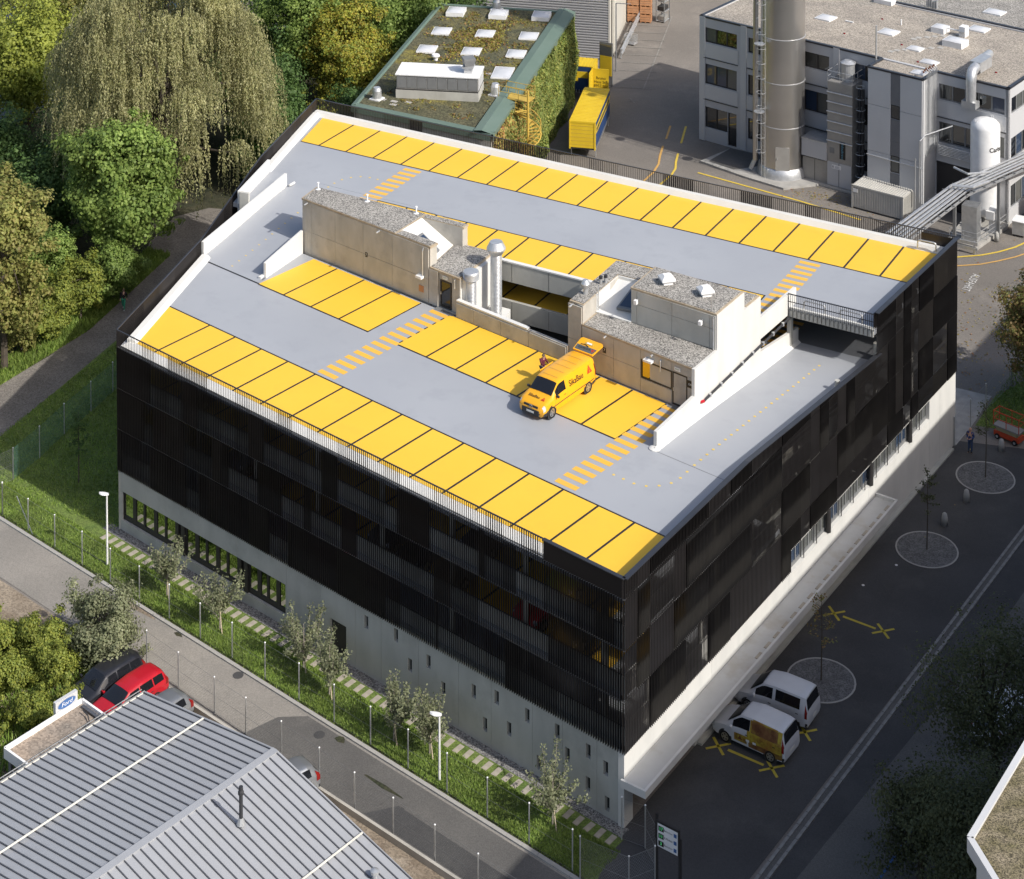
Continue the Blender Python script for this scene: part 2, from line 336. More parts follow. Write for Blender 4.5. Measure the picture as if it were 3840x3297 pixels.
# --- decks
def deck(name, pts, z, t, m, par=gar):
    return MB().prism(pts, [h - t for h in z] if hasattr(z, '__len__') else z - t, z).build(name, m, par)
def xw(y): return 39.85 + (y + 23.8) * .0909         # white wall beside the down ramp
front_pts = [(A_[0] + .12, A_[1] + .15), (B_[0] - .15, B_[1] + .12), (xr(-24.0) - .12, -24.9), (xw(-23.8), -23.9), (40.3, -19.4), (7.9, -13.35), (8.0, -18.5), (2.33, -17.45)]
back_pts = [(D_[0] + .12, D_[1] - .12), (C_[0] - .12, C_[1] - .12), (xr(-7.3) - .12, -7.3), (41.35, -7.3), (41.0, -11.1), (31.2, -11.1), (31.2, -10.4), (21.9, -10.4), (21.9, -11.1), (7.7, -11.1), (7.7, -7.2), (2.4, -7.2), (2.0, -11.7), (xl(-11.7) + .12, -11.7)]
d_front = deck('front_deck', front_pts, ZF, .3, 'deck_grey'); d_back = deck('back_deck', back_pts, ZB, .3, 'deck_grey')
def ramp(name, p0, p1, q1, q0, za, zb, n=10):
    G = [[(*lerp2(lerp2(p0, q0, i / n), lerp2(p1, q1, i / n), j / 3), za + (zb - za) * (lambda t: t * t * (3 - 2 * t) * .35 + t * .65)(i / n)) for j in range(4)] for i in range(n + 1)]
    mb = MB().grid(G); mb.grid([[(x, y, z - .3) for x, y, z in r[::-1]] for r in G]); return mb.build(name, 'deck_grey', gar)
r_left = ramp('up_ramp', (2.33, -17.45), (8.0, -18.5), (7.7, -7.2), (2.4, -7.2), ZF, ZB)
r_right = ramp('down_ramp', (xw(-23.8), -23.9), (xr(-24.0) - .12, -24.9), (xr(-6.0) - .12, -6.0), (xw(-6), -6.0), ZF, 10.45)
for z in (10.45, 7.85, 5.25): deck('lower_back_deck', [(D_[0] + .3, D_[1] - .3), (C_[0] - .4, C_[1] - .3), (xr(-6) - .4, -6.0), (41.5, -6.0), (41.0, -10.4), (21.9, -10.4), (2.0, -10.4), (xl(-10.4) + .3, -10.4)], z, .3, 'deck_shaded')
low_front = []
for z in (9.05, 6.45, 3.85): low_front.append(deck('lower_front_deck', [(A_[0] + .35, A_[1] + .4), (B_[0] - .4, B_[1] + .35), (xr(-19.5) - .4, -19.5), (7.9, -13.5), (2.6, -17.5)], z, .3, 'deck_grey'))
# --- coloured bays: a dark joint sheet below, every bay a sheet of its own
def row(pts_of, us, v0, v1, z, par, left=None, right=None, ends=(0, 0), g=.07):
    """bays between consecutive us, from v0 (aisle side) to v1; left/right: callables giving the skewed end"""
    L = left or (lambda v: us[0]); Rr = right or (lambda v: us[-1])
    e = .12 if v1 > v0 else -.12
    MB().poly([pts_of(L(v0) - ends[0] * .1, v0 - e, z + .004), pts_of(Rr(v0) + ends[1] * .1, v0 - e, z + .004), pts_of(Rr(v1) + ends[1] * .1, v1, z + .004), pts_of(L(v1) - ends[0] * .1, v1, z + .004)]).build('joint_lines', 'line_black', par)
    for i in range(len(us) - 1):
        a0 = (lambda v: L(v)) if i == 0 else (lambda v: us[i] + g); a1 = (lambda v: Rr(v)) if i == len(us) - 2 else (lambda v: us[i + 1] - g)
        MB().poly([pts_of(a0(v0), v0, z + .008), pts_of(a1(v0), v0, z + .008), pts_of(a1(v1), v1, z + .008), pts_of(a0(v1), v1, z + .008)]).build('parking_bay', 'deck_yellow', par)
def la(b): # front-grid a on the inner edge of the left kerb
    lo, hi = -12.0, 5.0
    for _ in range(40):
        m = (lo + hi) / 2; p = fp(m, b)
        if p[0] < xl(p[1]) + .92: lo = m
        else: hi = m
    return lo
def ra(b):
    lo, hi = 25.0, 45.0
    for _ in range(40):
        m = (lo + hi) / 2; p = fp(m, b)
        if p[0] < xr(p[1]) - .34: lo = m
        else: hi = m
    return lo
fpz = lambda a, b, z: fp(a, b, z)
xyz = lambda a, b, z: (a, b, z)
row(fpz, [la(0)] + [2.406 * k for k in range(15)] + [ra(0)], 0, -4.5, ZF, d_front, la, ra)
row(fpz, [-1.86, .57, 3.15, 5.73, 8.30], 5.98, 10.93, ZF, d_front, lambda b: -1.86 + (b - 5.98) * .03, None, (0, 1))
row(fpz, [10.93 + 2.433 * k for k in range(8)], 5.98, 10.93, ZF, d_front, None, None, (1, 1))
row(xyz, [xl(0) + .95] + [2.5 * k for k in range(19)] + [xr(2) - .34], 0, 5.05, ZB, d_back, lambda y: xl(y) + .95, lambda y: xr(y) - .34)
row(xyz, [9.65 + 2.477 * k for k in range(13)], -6.38, -10.35, ZB, d_back, None, None, (1, 1))
lb = [o for o in gar.children if o.name.startswith('lower_back_deck')][0]
row(xyz, [9.65 + 2.477 * k for k in range(13)], -6.38, -10.2, 10.45, lb)
for o, z in zip(low_front, (9.05, 6.45, 3.85)):
    if z > 4: row(fpz, [la(0)] + [2.406 * k for k in range(15)] + [ra(0) - .3], 0, -4.6, z, o, lambda b: la(b) + .3, lambda b: ra(b) - 1.6)
def crossing(T, u0, u1, v0, dv, n, z, par):
    m = MB().poly([T(u0, 0, 0), T(u1, 0, 0), T(u1, .4, 0), T(u0, .4, 0)])
    for k in range(n):
        v = v0 + dv * k; s = .4 if dv > 0 else -.4
        MB().poly([T(u0, v, z + .006), T(u1, v, z + .006), T(u1, v + s, z + .006), T(u0, v + s, z + .006)][::(1 if s > 0 else -1)]).build('crossing_stripe', 'stripe_yellow', par)
crossing(fpz, 9.48, 10.98, .34, .772, 14, ZF, d_front); crossing(fpz, 27.99, 29.46, .36, .772, 14, ZF, d_front)
crossing(xyz, 8.15, 9.62, -.42, -.755, 13, ZB, d_back); crossing(xyz, 39.6, 41.05, -.42, -.765, 12, ZB, d_back)
crossing(xyz, 39.6, 41.05, -.42, -.765, 13, 10.45, lb)
dot_me = MB().lathe((0, 0, 0), [(.085, .0), (.085, .006)], 10).mesh('marker_dot', 'dot_yellow')
def dots(pts, par, zf):
    o3 = org_of(par)
    for x, y in pts: same_mesh(dot_me, 'marker_dot', par, (x - o3[0], y - o3[1], zf(x, y) + .004 - o3[2]))
def zramp_l(x, y): t = min(1, max(0, (y + 17.9) / 10.7)); t = t * t * (3 - 2 * t) * .35 + t * .65; return ZF + (ZB - ZF) * t
def zramp_r(x, y): t = min(1, max(0, (y + 24.2) / 18.2)); t = t * t * (3 - 2 * t) * .35 + t * .65; return ZF + (10.45 - ZF) * t + .004
dots([(39.0, -27.36), (39.65, -27.47), (40.35, -27.58), (41.04, -27.48), (41.64, -27.1), (42.11, -26.54), (42.34, -25.84), (42.41, -25.1)], d_front, lambda x, y: ZF)
dots([(42.5 + .0905 * (y + 24.3), y) for y in [-24.3 + .72 * k for k in range(23)]], r_right, zramp_r)
dots([(5.12, -6.14), (5.12, -5.35), (5.24, -4.55), (5.61, -3.9), (6.14, -3.42), (6.82, -3.22), (7.51, -3.21)], d_back, lambda x, y: ZB)
dots([(5.0 + .03 * k, -17.38 + .72 * k) for k in range(15)], r_left, zramp_l)
MB().poly([(2.33, -17.56, ZF + .005), (8.15, -18.62, ZF + .005), (8.15, -18.48, ZF + .005), (2.33, -17.42, ZF + .005)]).build('ramp_joint', 'line_black', d_front)
MB().poly([(xw(-23.8), -24.05, ZF + .005), (xr(-24) - .3, -25.0, ZF + .005), (xr(-24) - .3, -24.97, ZF + .005), (xw(-23.8), -24.02, ZF + .005)]).build('ramp_joint', 'joint', d_front)
# --- white kerbs round the deck edges
def kerb(p, q, wd, z0, z1, name='white_kerb', m='white_coat', par=gar):
    """upstand with a sloping inner face; p->q with the deck on the left hand"""
    p = Vector(p); q = Vector(q); d = (q - p).normalized(); n = Vector((-d.y, d.x))
    prof = [(0, z0 - .25), (wd, z0 - .25), (wd, z0 + .01), (wd * .62, z1), (0, z1)]
    G = [[(*(e + n * u), z) for u, z in prof + prof[:1]] for e in (p, q)]
    mb = MB().grid(G); mb.poly([g_ for g_ in G[0][:5]]); mb.poly([g_ for g_ in G[1][:5]][::-1]); return mb.build(name, m, par)
kerb((C_[0] - .4, C_[1] - .25), (D_[0] + .25, D_[1] - .22), .58, ZB, ZB + .34)
kerb((D_[0] + .22, D_[1] - .75), (xl(-6.2) + .22, -6.2), .6, ZB, ZB + .3)
kerb((xl(-17.3) + .2, -17.3), (A_[0] + .2, A_[1] + .75), .66, ZF, ZF + .24)
kerb(fp(-2.1, -5.42), fp(32.1, -5.42), .9, ZF, ZF + .1)
# --- parapets of the up ramp (white concrete)
zt = lambda y: zramp_l(0, y)
ww = MB(); ww.wall((2.2, -17.1), (2.25, -7.45), .22, (ZF - .3, ZB - .3), (zt(-17.1) + .92, ZB + .92)); ww.build('ramp_parapet', 'white_coat', gar, bevel=.015)
ww = MB(); ww.wall((7.93, -17.65), (7.9, -13.33), .2, (ZF - .2, ZF - .2), (zt(-17.65) + 1.0, zt(-13.33) + 1.0)); ww.build('ramp_parapet', 'white_coat', gar, bevel=.015)
ww = MB(); ww.wall((xl(-11.7) + .62, -11.68), (xl(-6.0) + .62, -6.0), .2, ZB - .75, ZB + .92); ww.build('deck_parapet', 'white_coat', gar, bevel=.015)
MB().wall((xl(-11.7) + .75, -11.72), (2.05, -11.60), .18, ZB - .75, ZB + .92).build('end_parapet', 'concrete_base', gar, bevel=.012)
MB().tube([(2.62, -6.9, ZB + .1), (2.62, -7.5, ZB + .1)], .09, 8).build('parapet_foot', 'white_coat', gar)
MB().box(-.5, .5, -.12, .12, 0, .18, lambda x, y, z: (7.75 + y, -17.7 + x * .6, ZF + z)).build('kerb_foot', 'white_coat', gar, bevel=.03)
# white gutter floor in the wedge beside the up ramp
MB().prism([(xl(-17.2) + .2, -17.2), (2.1, -17.2), (2.1, -11.8), (xl(-11.8) + .2, -11.8)], 10.8, 11.1).build('gutter_floor', 'white_coat', gar)

# --- stair house beside the up ramp
HL = 15.45
shl = MB().prism([(7.84, -13.16), fp(5.7, 11.32), (16.75, -11.15), (7.66, -11.15)], ZF - .3, HL - .06).build('stair_house', 'concrete', gar)
MB().prism([fp(5.7, 11.32), fp(8.8, 11.32), fp(8.78, 12.0), (16.66, -14.1)], ZF - .3, HL - .06).build('front_spur', 'concrete', shl)
MB().prism([(16.7, -11.75), (19.95, -11.75), (19.98, -11.15), (16.7, -11.15)], ZF - .3, HL - .06).build('back_spur', 'concrete', shl)
MB().prism([(16.6, -14.2), (19.45, -14.75), (19.2, -11.6), (16.7, -11.6)], 12.5, [HL - .02, 14.08, 14.08, HL - .02]).build('sloped_roof', 'white_coat', shl)
def skylight_pane(par, p, u, v, name='roof_window'):
    """tilted roof window: corner p, edge vectors u, v"""
    p, u, v = Vector(p), Vector(u), Vector(v); n = u.cross(v).normalized(); n = n if n.z > 0 else -n
    mb = MB(); c = [p, p + u, p + u + v, p + v]
    mb.add([tuple(x - n * .05) for x in c] + [tuple(x + n * .12) for x in c], [(3, 2, 1, 0), (4, 5, 6, 7), (0, 1, 5, 4), (1, 2, 6, 5), (2, 3, 7, 6), (3, 0, 4, 7)])
    o = mb.build(name, 'frame_grey', par)
    e = .1; q = p + u * e + v * e
    MB().poly([tuple(x + n * .125) for x in (q, q + u * (1 - 2 * e), q + u * (1 - 2 * e) + v * (1 - 2 * e), q + v * (1 - 2 * e))]).build('pane', 'glass_sky', o)
skylight_pane(shl, (17.55, -13.95, 15.02), (1.55, -.28, -.74), (.02, .85, 0))
def roof_gravel(par, pts, z, rim=.16, name='gravel'):
    P = [Vector(p) for p in pts]; c = sum(P, Vector((0, 0))) / len(P)
    MB().prism([tuple(p + (c - p).normalized() * rim) for p in P], z - .05, z - .005).build(name, 'gravel_roof', par)
def slab_top(par, pts, z, name='roof_slab', m='concrete_edge', over=.07, gravel=True):
    P = [Vector(p) for p in pts]; c = sum(P, Vector((0, 0))) / len(P)
    MB().prism([tuple(p + (p - c).normalized() * over) for p in P], z - .13, z - .012).build(name, m, par)
    if gravel: MB().prism([tuple(p + (c - p).normalized() * .08) for p in P], z - .05, z + .02).build('gravel', 'gravel_roof', par)
slab_top(shl, [(7.84, -13.16), fp(5.7, 11.28), (16.7, -11.15), (7.66, -11.15)], HL)
slab_top(shl, [fp(5.75, 11.28), fp(8.8, 11.28), fp(8.8, 12.0), (16.72, -14.1)], HL - .004)
slab_top(shl, [(16.75, -11.72), (19.95, -11.72), (19.98, -11.15), (16.75, -11.15)], HL - .004)
# formwork panels on the long wall (recessed joints between them)
def panels(par, T, us, zs, m, t=.07, g=.012, holes=()):
    for i in range(len(us) - 1):
        for j in range(len(zs) - 1):
            if any(h[0] < (us[i] + us[i + 1]) / 2 < h[1] and h[2] < (zs[j] + zs[j + 1]) / 2 < h[3] for h in holes): continue
            MB().box(us[i] + g, us[i + 1] - g, -t, 0, zs[j] + g, zs[j + 1] - g, T).build('wall_panel', m, par)
FT = lambda b0: (lambda a, v, z: fp(a, b0 + v, z))
panels(shl, FT(11.30), [-3.02, -2.62, -2.2, .08, 2.75, 5.45, 8.72], [ZF + .02, 13.25, HL - .14], 'concrete')
panels(shl, FT(11.30), [8.76, 9.55], [ZF + .02, 13.98], 'concrete')
def plaque(par, T, u, z, wd, h, m, txt=None, ts=.2, tm='bright_white', name='number_plate'):
    o = MB().box(u - wd / 2, u + wd / 2, -.03, 0, z - h / 2, z + h / 2, T).build(name, m, par)
    if txt: text_mesh('lettering', txt, ts, tm, lambda x, y: T(u + x, -.034, z + y), o)
plaque(shl, FT(11.23), 3.07, 13.25, .2, .3, 'black_print', '7', .26)
plaque(shl, FT(11.23), 8.1, 12.45, .42, .42, 'crate_wood', name='hatch_cover')
for a in (-2.6, 4.3): MB().tube([fp(a, 11.3, HL - .22), fp(a, 10.9, HL - .26)], .055, 8).build('roof_spout', 'galv', shl)
MB().tube([fp(8.3, 11.2, HL - .2), fp(8.3, 11.12, HL - .4), fp(8.3, 11.12, 13.3)], .04, 6).build('downpipe', 'galv', shl)
MB().box(-.25, .25, -.3, 0, -.08, .08, lambda x, y, z: fp(8.1 + x, 11.2 + y, 13.3 + z)).build('wall_lamp', 'bright_white', shl)
# fall-protection posts with a wire along the rear edge
for x in (7.97, 12.1, 16.1):
    MB().lathe((x, -11.45, HL), [(.19, 0), (.19, .03), (.05, .05), (.05, .42), (.09, .44), (.09, .5)], 10).build('anchor_post', 'bright_white', shl)
MB().tube([(7.97, -11.45, HL + .47), (12.1, -11.45, HL + .44), (16.1, -11.45, HL + .47), (19.8, -11.45, HL + .05)], .012, 5).build('safety_wire', 'galv', shl)
# --- low lobby with the glazed door
shm = MB().prism([fp(8.8, 11.45), fp(11.35, 11.45), (22.1, -11.3), (19.2, -11.3)], ZF - 1.5, 14.04).build('lobby', 'white_coat', gar)
slab_top(shm, [fp(8.84, 11.32), fp(11.38, 11.32), (22.1, -11.35), (19.25, -11.35)], 14.1)
panels(shm, FT(11.42), [10.72, 11.38], [ZF + .02, 13.98], 'concrete'); panels(shm, FT(11.42), [9.55, 10.72], [13.52, 13.98], 'concrete')
def glass_door(par, T, u0, u1, z0, z1, name='door', pane='glass_car', hside=1):
    d = MB(); holes_wall(d, u0, u1, z0, z1, [(u0 + .09, u1 - .09, z0 + .12, z1 - .09)], .08, T); o = d.build(name, 'frame_dark', par)
    MB().poly([T(u0 + .09, .04, z0 + .12), T(u1 - .09, .04, z0 + .12), T(u1 - .09, .04, z1 - .09), T(u0 + .09, .04, z1 - .09)]).build('pane', pane, o)
    hu = u0 + .12 if hside < 0 else u1 - .12
    MB().tube([T(hu, -.06, z0 + .85), T(hu, -.06, z0 + 1.05)], .02, 6).build('handle', 'galv', o)
    return o
glass_door(shm, FT(11.36), 9.64, 10.6, ZF + .05, 13.48, hside=-1)
plaque(shm, FT(11.34), 10.1, 13.72, .42, .2, 'bright_white', 'EXIT', .14, 'cloth_green', 'exit_sign')
MB().poly([fp(9.5, 10.85, ZF + .012), fp(11.1, 10.85, ZF + .012), fp(11.1, 11.28, ZF + .012), fp(9.5, 11.28, ZF + .012)]).build('door_grating', 'frame_grey', gar)
MB().tube([fp(11.0, 11.36, 13.95), fp(11.0, 11.26, 13.85), fp(11.0, 11.26, 13.3)], .035, 6).build('downpipe', 'galv', shm)
# --- open light well: parapet towards the front deck, spandrel beams of the back decks
lw = MB(); lw.wall(fp(11.38, 11.12), fp(20.5, 11.12), .24, 8.9, 12.68); lw.build('well_parapet', 'concrete', gar)
panels(gar, FT(10.99), [11.4, 12.9, 15.15, 17.45, 20.42], [ZF + .02, 12.6], 'concrete', .05)
MB().wall(fp(11.38, 11.12), fp(17.3, 11.12), .3, 12.69, 12.78).build('coping', 'white_coat', gar)
for z0, z1, nm in ((11.95, 13.25, 'spandrel_beam'), (9.35, 10.65, 'spandrel_beam'), (6.75, 8.0, 'spandrel_beam')):
    b_ = MB().wall((21.9, -10.5), (31.2, -10.5), .22, z0, z1).build(nm, 'concrete_base', gar)
    for u in (23.1, 25.9, 28.8): MB().box(u - .012, u + .012, -10.618, -10.60, z0 + .05, z1 - .05).build('panel_joint', 'joint', b_)
MB().wall((21.9, -10.5), (31.2, -10.5), .3, 13.252, 13.34).build('coping', 'white_coat', gar)
MB().box(22.12, 22.4, -15.4, -11.4, 9.0, 13.95).build('well_side_wall', 'white_coat', gar)
def spiral(name, x, y, z0, z1, r, cap):
    prof = []; n = int((z1 - z0) / .09)
    for k in range(n): z = z0 + (z1 - z0) * k / n; prof += [(r, z), (r + .014, z + .02), (r, z + .04)]
    o = MB().lathe((x, y, 0), prof, 20).build(name, 'galv', gar, True)
    if cap == 'cone': MB().lathe((x, y, z1), [(r, -.05), (r + .04, 0), (r + .26, .32), (r + .26, .42), (r + .05, .82), (r - .02, .82)], 20).build('cap', 'galv', o); MB().lathe((x, y, z1), [(.3, .72), (.3, .8)], 16).build('cap_mouth', 'plastic_dark', o)
    else:
        c = []
        for k in range(6): c += [(r + .16, -.42 + k * .07), (r + .2, -.4 + k * .07), (r + .16, -.37 + k * .07)]
        MB().lathe((x, y, z1), [(r, -.55)] + c + [(r + .2, .03), (r + .16, .1), (.02, .15)], 20).build('cap', 'galv', o, True)
    return o
d1 = spiral('spiral_duct', 23.35, -13.15, 10.8, 14.95, .37, 'cone'); MB().prism([(22.6, -13.9), (24.1, -13.9), (24.0, -12.4), (22.5, -12.4)], 9.0, [10.6, 10.6, 11.1, 11.1]).build('duct_base', 'white_coat', d1)
spiral('spiral_duct', 22.62, -15.15, 10.5, 14.35, .34, 'flat')
# --- stair house beside the down ramp
shr = MB().prism([fp(21.55, 11.2), (40.3, -19.3), (40.55, -16.35), (34.6, -16.0), (32.2, -15.7)], ZF - .4, 14.29).build('stair_house', 'concrete', gar)
MB().prism([(31.02, -17.33), fp(21.55, 11.2), (32.2, -12.9), (34.6, -12.9), (40.8, -13.3), (40.98, -11.15), (31.2, -11.15)], 9.0, 15.41).build('rear_block', 'concrete', shr)
MB().prism([(34.6, -16.1), (40.52, -16.75), (40.8, -13.25), (34.7, -12.85)], 14.2, 16.5).build('upper_block', 'concrete_base', shr)
MB().prism([(32.15, -16.05), (34.62, -16.2), (34.62, -12.85), (32.15, -12.85)], 13.9, [14.42, 14.42, 15.3, 15.3]).build('sloped_roof', 'white_coat', shr)
MB().wall((32.12, -16.0), (32.12, -12.9), .1, 14.2, 15.44).build('white_flank', 'white_coat', shr); MB().wall((32.12, -12.95), (34.6, -12.95), .1, 14.2, 15.44).build('white_flank', 'white_coat', shr)
skylight_pane(shr, (33.35, -15.6, 14.68), (1.05, .1, 0), (.12, 1.9, .5))
slab_top(shr, [fp(21.6, 11.14), (40.28, -19.38), (40.52, -16.7), (34.6, -16.12), (32.2, -16.0)], 14.35)
slab_top(shr, [(31.05, -17.38), (32.05, -17.52), (32.12, -12.9), (31.2, -11.15)], 15.47); slab_top(shr, [(31.2, -12.88), (40.8, -12.88), (40.96, -11.15), (31.2, -11.15)], 15.474)
slab_top(shr, [(34.62, -16.1), (40.5, -16.72), (40.78, -13.3), (34.72, -12.9)], 16.56)
UT = lambda u, v, z: (34.6 + u, -16.1 - u * .11 + v, z)
panels(shr, UT, [.02, .42, 2.9, 5.5, 5.9], [14.4, 15.6, 16.42], 'concrete_base', .05)
panels(shr, FT(11.20), [20.45, 21.5], [ZF + .02, 13.2, 15.34], 'concrete'); panels(shr, FT(11.16), [21.58, 24.0, 26.0], [ZF + .02, 13.0, 14.22], 'concrete')
panels(shr, FT(11.16), [26.0, 28.28], [ZF + .02, 12.5], 'concrete'); panels(shr, FT(11.16), [26.0, 28.28], [13.66, 14.22], 'concrete'); panels(shr, FT(11.16), [28.28, 29.95], [13.7, 14.22], 'concrete'); panels(shr, FT(11.16), [29.4, 29.95], [ZF + .02, 13.7], 'concrete')
d = MB(); holes_wall(d, 26.02, 28.27, 12.52, 13.64, [(26.1, 28.2, 12.6, 13.56)], .07, FT(11.11)); o = d.build('window', 'frame_dark', shr)
MB().poly([FT(11.15)(26.1, 0, 12.6), FT(11.15)(28.2, 0, 12.6), FT(11.15)(28.2, 0, 13.56), FT(11.15)(26.1, 0, 13.56)]).build('pane', 'glass_yellow_reflection', o)  # pane colour carries the yellow reflection of the deck
glass_door(shr, FT(11.12), 28.3, 29.38, ZF + .03, 13.66, hside=-1)
plaque(shr, FT(11.1), 23.3, 13.3, .22, .32, 'black_print', '7', .28); plaque(shr, FT(11.08), 29.68, 13.3, .5, .42, 'black_print', 'EXIT', .17); plaque(shr, FT(11.08), 28.7, 13.9, .42, .2, 'bright_white', 'EXIT', .14, 'cloth_green', 'exit_sign')
MB().box(-.3, .3, -.32, 0, -.06, .06, lambda x, y, z: fp(26.7 + x, 11.08 + y, 13.82 + z)).build('wall_lamp', 'bright_white', shr)
MB().poly([fp(28.2, 10.7, ZF + .012), fp(29.6, 10.7, ZF + .012), fp(29.6, 11.1, ZF + .012), fp(28.2, 11.1, ZF + .012)]).build('door_grating', 'frame_grey', gar)
for a, z in ((20.75, 15.3), (23.4, 14.2), (26.9, 14.2)): MB().tube([fp(a, 11.25, z), fp(a, 10.85, z - .04)], .055, 8).build('roof_spout', 'galv', shr)
MB().tube([fp(27.5, 11.1, 14.1), fp(27.5, 11.02, 14.0), fp(27.5, 11.02, 13.4)], .035, 6).build('downpipe', 'galv', shr)
for x, y in ((36.3, -14.6), (39.0, -14.85)):
    o = MB().lathe((x, y, 16.5), [(.42, 0), (.42, .32)], 4).build('roof_hood', 'bright_white', shr); MB().lathe((x, y, 16.82), [(.62, 0), (.62, .12), (.3, .3)], 4).build('hood_cap', 'bright_white', o)
def cone_vent(par, x, y, z, r, h):
    MB().lathe((x, y, z), [(r, 0), (r, h), (r * 1.9, h + r * 1.8), (r * 1.9, h + r * 2.1), (r * 1.1, h + r * 3.6), (r, h + r * 3.6)], 14).build('flue', 'galv', par)
cone_vent(shr, 31.55, -16.3, 15.4, .15, .45)
for x, y in ((31.75, -14.6), (31.95, -14.3)): o = MB().lathe((x, y, 15.4), [(.1, 0), (.1, .42)], 10).build('vent_pipe', 'galv', shr, True); MB().lathe((x, y, 15.82), [(.12, 0), (.12, .16)], 10).build('vent_cap', 'plastic_dark', o)
MB().tube([(32.25, -15.9, 14.4), (32.25, -15.9, 16.0)], .03, 6).build('antenna_mast', 'galv', shr); MB().tube([(40.15, -16.5, 16.5), (40.15, -16.5, 17.5)], .03, 6).build('antenna_mast', 'galv', shr)
for x in (35.1, 39.6): o = MB().tube([UT(x - 34.6, -.05, 15.95), UT(x - 34.6, -.3, 15.95)], .03, 6).build('flood_lamp', 'galv', shr); MB().box(-.1, .1, -.12, .12, -.12, .12, lambda a, b, c: UT(x - 34.6 + a, -.35 + b, 15.9 + c)).build('lamp_head', 'bright_white', o)
MB().tube([UT(5.78, -.08, 16.35), UT(5.78, -.08, 14.4)], .05, 8).build('downpipe', 'galv', shr)
# --- the white wall along the down ramp, stepped with the roofs
wp = lambda y: (xw(y), y)
for nm, y0, y1, z0, z1 in (('ramp_wall', -23.8, -19.45, (11.2, 10.9), (12.62, 12.75)), ('ramp_wall', -19.45, -16.75, 10.2, 14.36), ('ramp_wall', -16.75, -13.3, 9.9, 16.5), ('ramp_wall', -13.3, -11.15, 9.7, 15.42), ('ramp_wall', -11.15, -6.25, 12.75, 14.1), ('ramp_wall', -11.15, -5.9, 9.6, (11.95, 11.35))):
    MB().wall(wp(y0), wp(y1), .2, z0, z1).build(nm, 'white_wall', gar)
kerb(wp(-5.9), wp(-23.95), .28, 10.8, 11.15, 'ramp_kerb') if False else None
G = [[(xw(y) + .1 + u, y, zramp_r(0, y) + z) for u, z in ((-.02, .18), (.02, .17), (.22, .0), (.22, -.1))] for y in [-24.0 + k * (18.0 / 20) for k in range(21)]]
MB().grid(G).build('ramp_kerb', 'white_coat', gar)
MB().lathe((xw(-23.8), -23.85, ZF), [(.34, -.1), (.34, .05), (.2, .12)], 14).build('kerb_foot', 'white_coat', gar, True)
dp = MB().tube([(xw(-18.5) + .2, -18.5, 12.1), (xw(-18.3) + .22, -18.2, 12.15), (xw(-11.5) + .22, -11.5, 12.45), (xw(-6.4) + .2, -6.4, 12.65)], .075, 8).build('drain_pipe', 'plastic_dark', gar)
for k in range(9): y = -17.8 + 1.35 * k; MB().lathe((xw(y) + .21, y, 12.12 + .045 * (y + 18.5)), [(.1, -.1), (.1, .1)], 8).build('pipe_bracket', 'galv', dp)
MB().tube([(xw(-18.5) + .05, -18.75, 12.1), (xw(-18.5) + .2, -18.5, 12.1)], .09, 8).build('pipe_end', 'car_red', dp)
MB().box(xw(-7) - .1, xw(-7) + .16, -7.15, -6.75, 10.45, 12.9).build('column', 'concrete_base', gar)
# --- edge of the back deck over the ramp mouth: fascia, railing, hoops
MB().wall((41.4, -7.36), (xr(-7.36) - .15, -7.36), .1, ZB - .42, ZB + .06).build('deck_fascia', 'concrete_base', gar)
rl = MB().wall((41.45, -7.45), (xr(-7.4) - .12, -7.45), .06, 14.14, 14.2).build('railing', 'louvre_cap', gar)
MB().wall((41.45, -7.45), (xr(-7.4) - .12, -7.45), .04, 13.66, 13.7).build('mid_rail', 'louvre', rl)
bar = [MB().box(-.012, .012, -.02, .02, z, 14.14).mesh('baluster', 'louvre') for z in (12.72, 13.1)]
for k in range(42): same_mesh(bar[k % 2], 'baluster', rl, (41.5 + k * .137 - 25, -7.45 + 15, 0))
def hoop(p, q, z, h):
    p, q = Vector((*p, z)), Vector((*q, z)); u = Vector((0, 0, 1)); d = (q - p).normalized() * .15
    MB().tube([p, p + u * (h - .15), p + u * (h - .04) + d * .3, p + u * h + d, q + u * h - d, q + u * (h - .04) - d * .3, q + u * (h - .15), q], .055, 8).build('impact_hoop', 'galv', gar, True)
hoop((42.35, -6.95), (43.75, -6.95), ZB, .62); hoop((44.75, -6.95), (46.2, -6.95), ZB, .62); hoop((46.0, 4.9), (47.25, 4.95), ZB + .2, .55)
MB().wall((41.45, -7.1), (xr(-7) - .2, -7.1), .2, ZB - .02, ZB + .1).build('white_kerb', 'white_coat', gar)

# --- storeys behind the louvres: parapets, columns
for z in (9.05, 6.45, 3.85):
    MB().wall(fp(-1.9, -5.0), fp(36.9, -5.0), .12, z - .3, z + .85).build('storey_parapet', 'concrete_base', gar)
    MB().wall((xr(-36) - .5, -36.2), (xr(-8) - .5, -8), .12, z - .3, z + .8).build('storey_parapet', 'white_wall', gar)
cm = MB().lathe((0, 0, 0), [(.16, 3.85), (.16, 11.4)], 12).mesh('column', 'concrete_base')
for k in range(8):
    p = fp(-.9 + 5.06 * k * 1.02, -4.6); same_mesh(cm, 'column', gar, (p[0] - 25, p[1] + 15, 0))
for k in range(7):
    y = -33.5 + 5.6 * k; same_mesh(cm, 'column', gar, (xr(y) - .8 - 25, y + 15, 0))
MB().wall((xr(-33) - 6, -33), (xr(4) - 6, 4), .2, 0, 10.0).build('core_wall', 'concrete', gar)
MB().wall(fp(0, 10.8), fp(29, 10.8), .2, 0, 9.0).build('core_wall', 'concrete', gar)

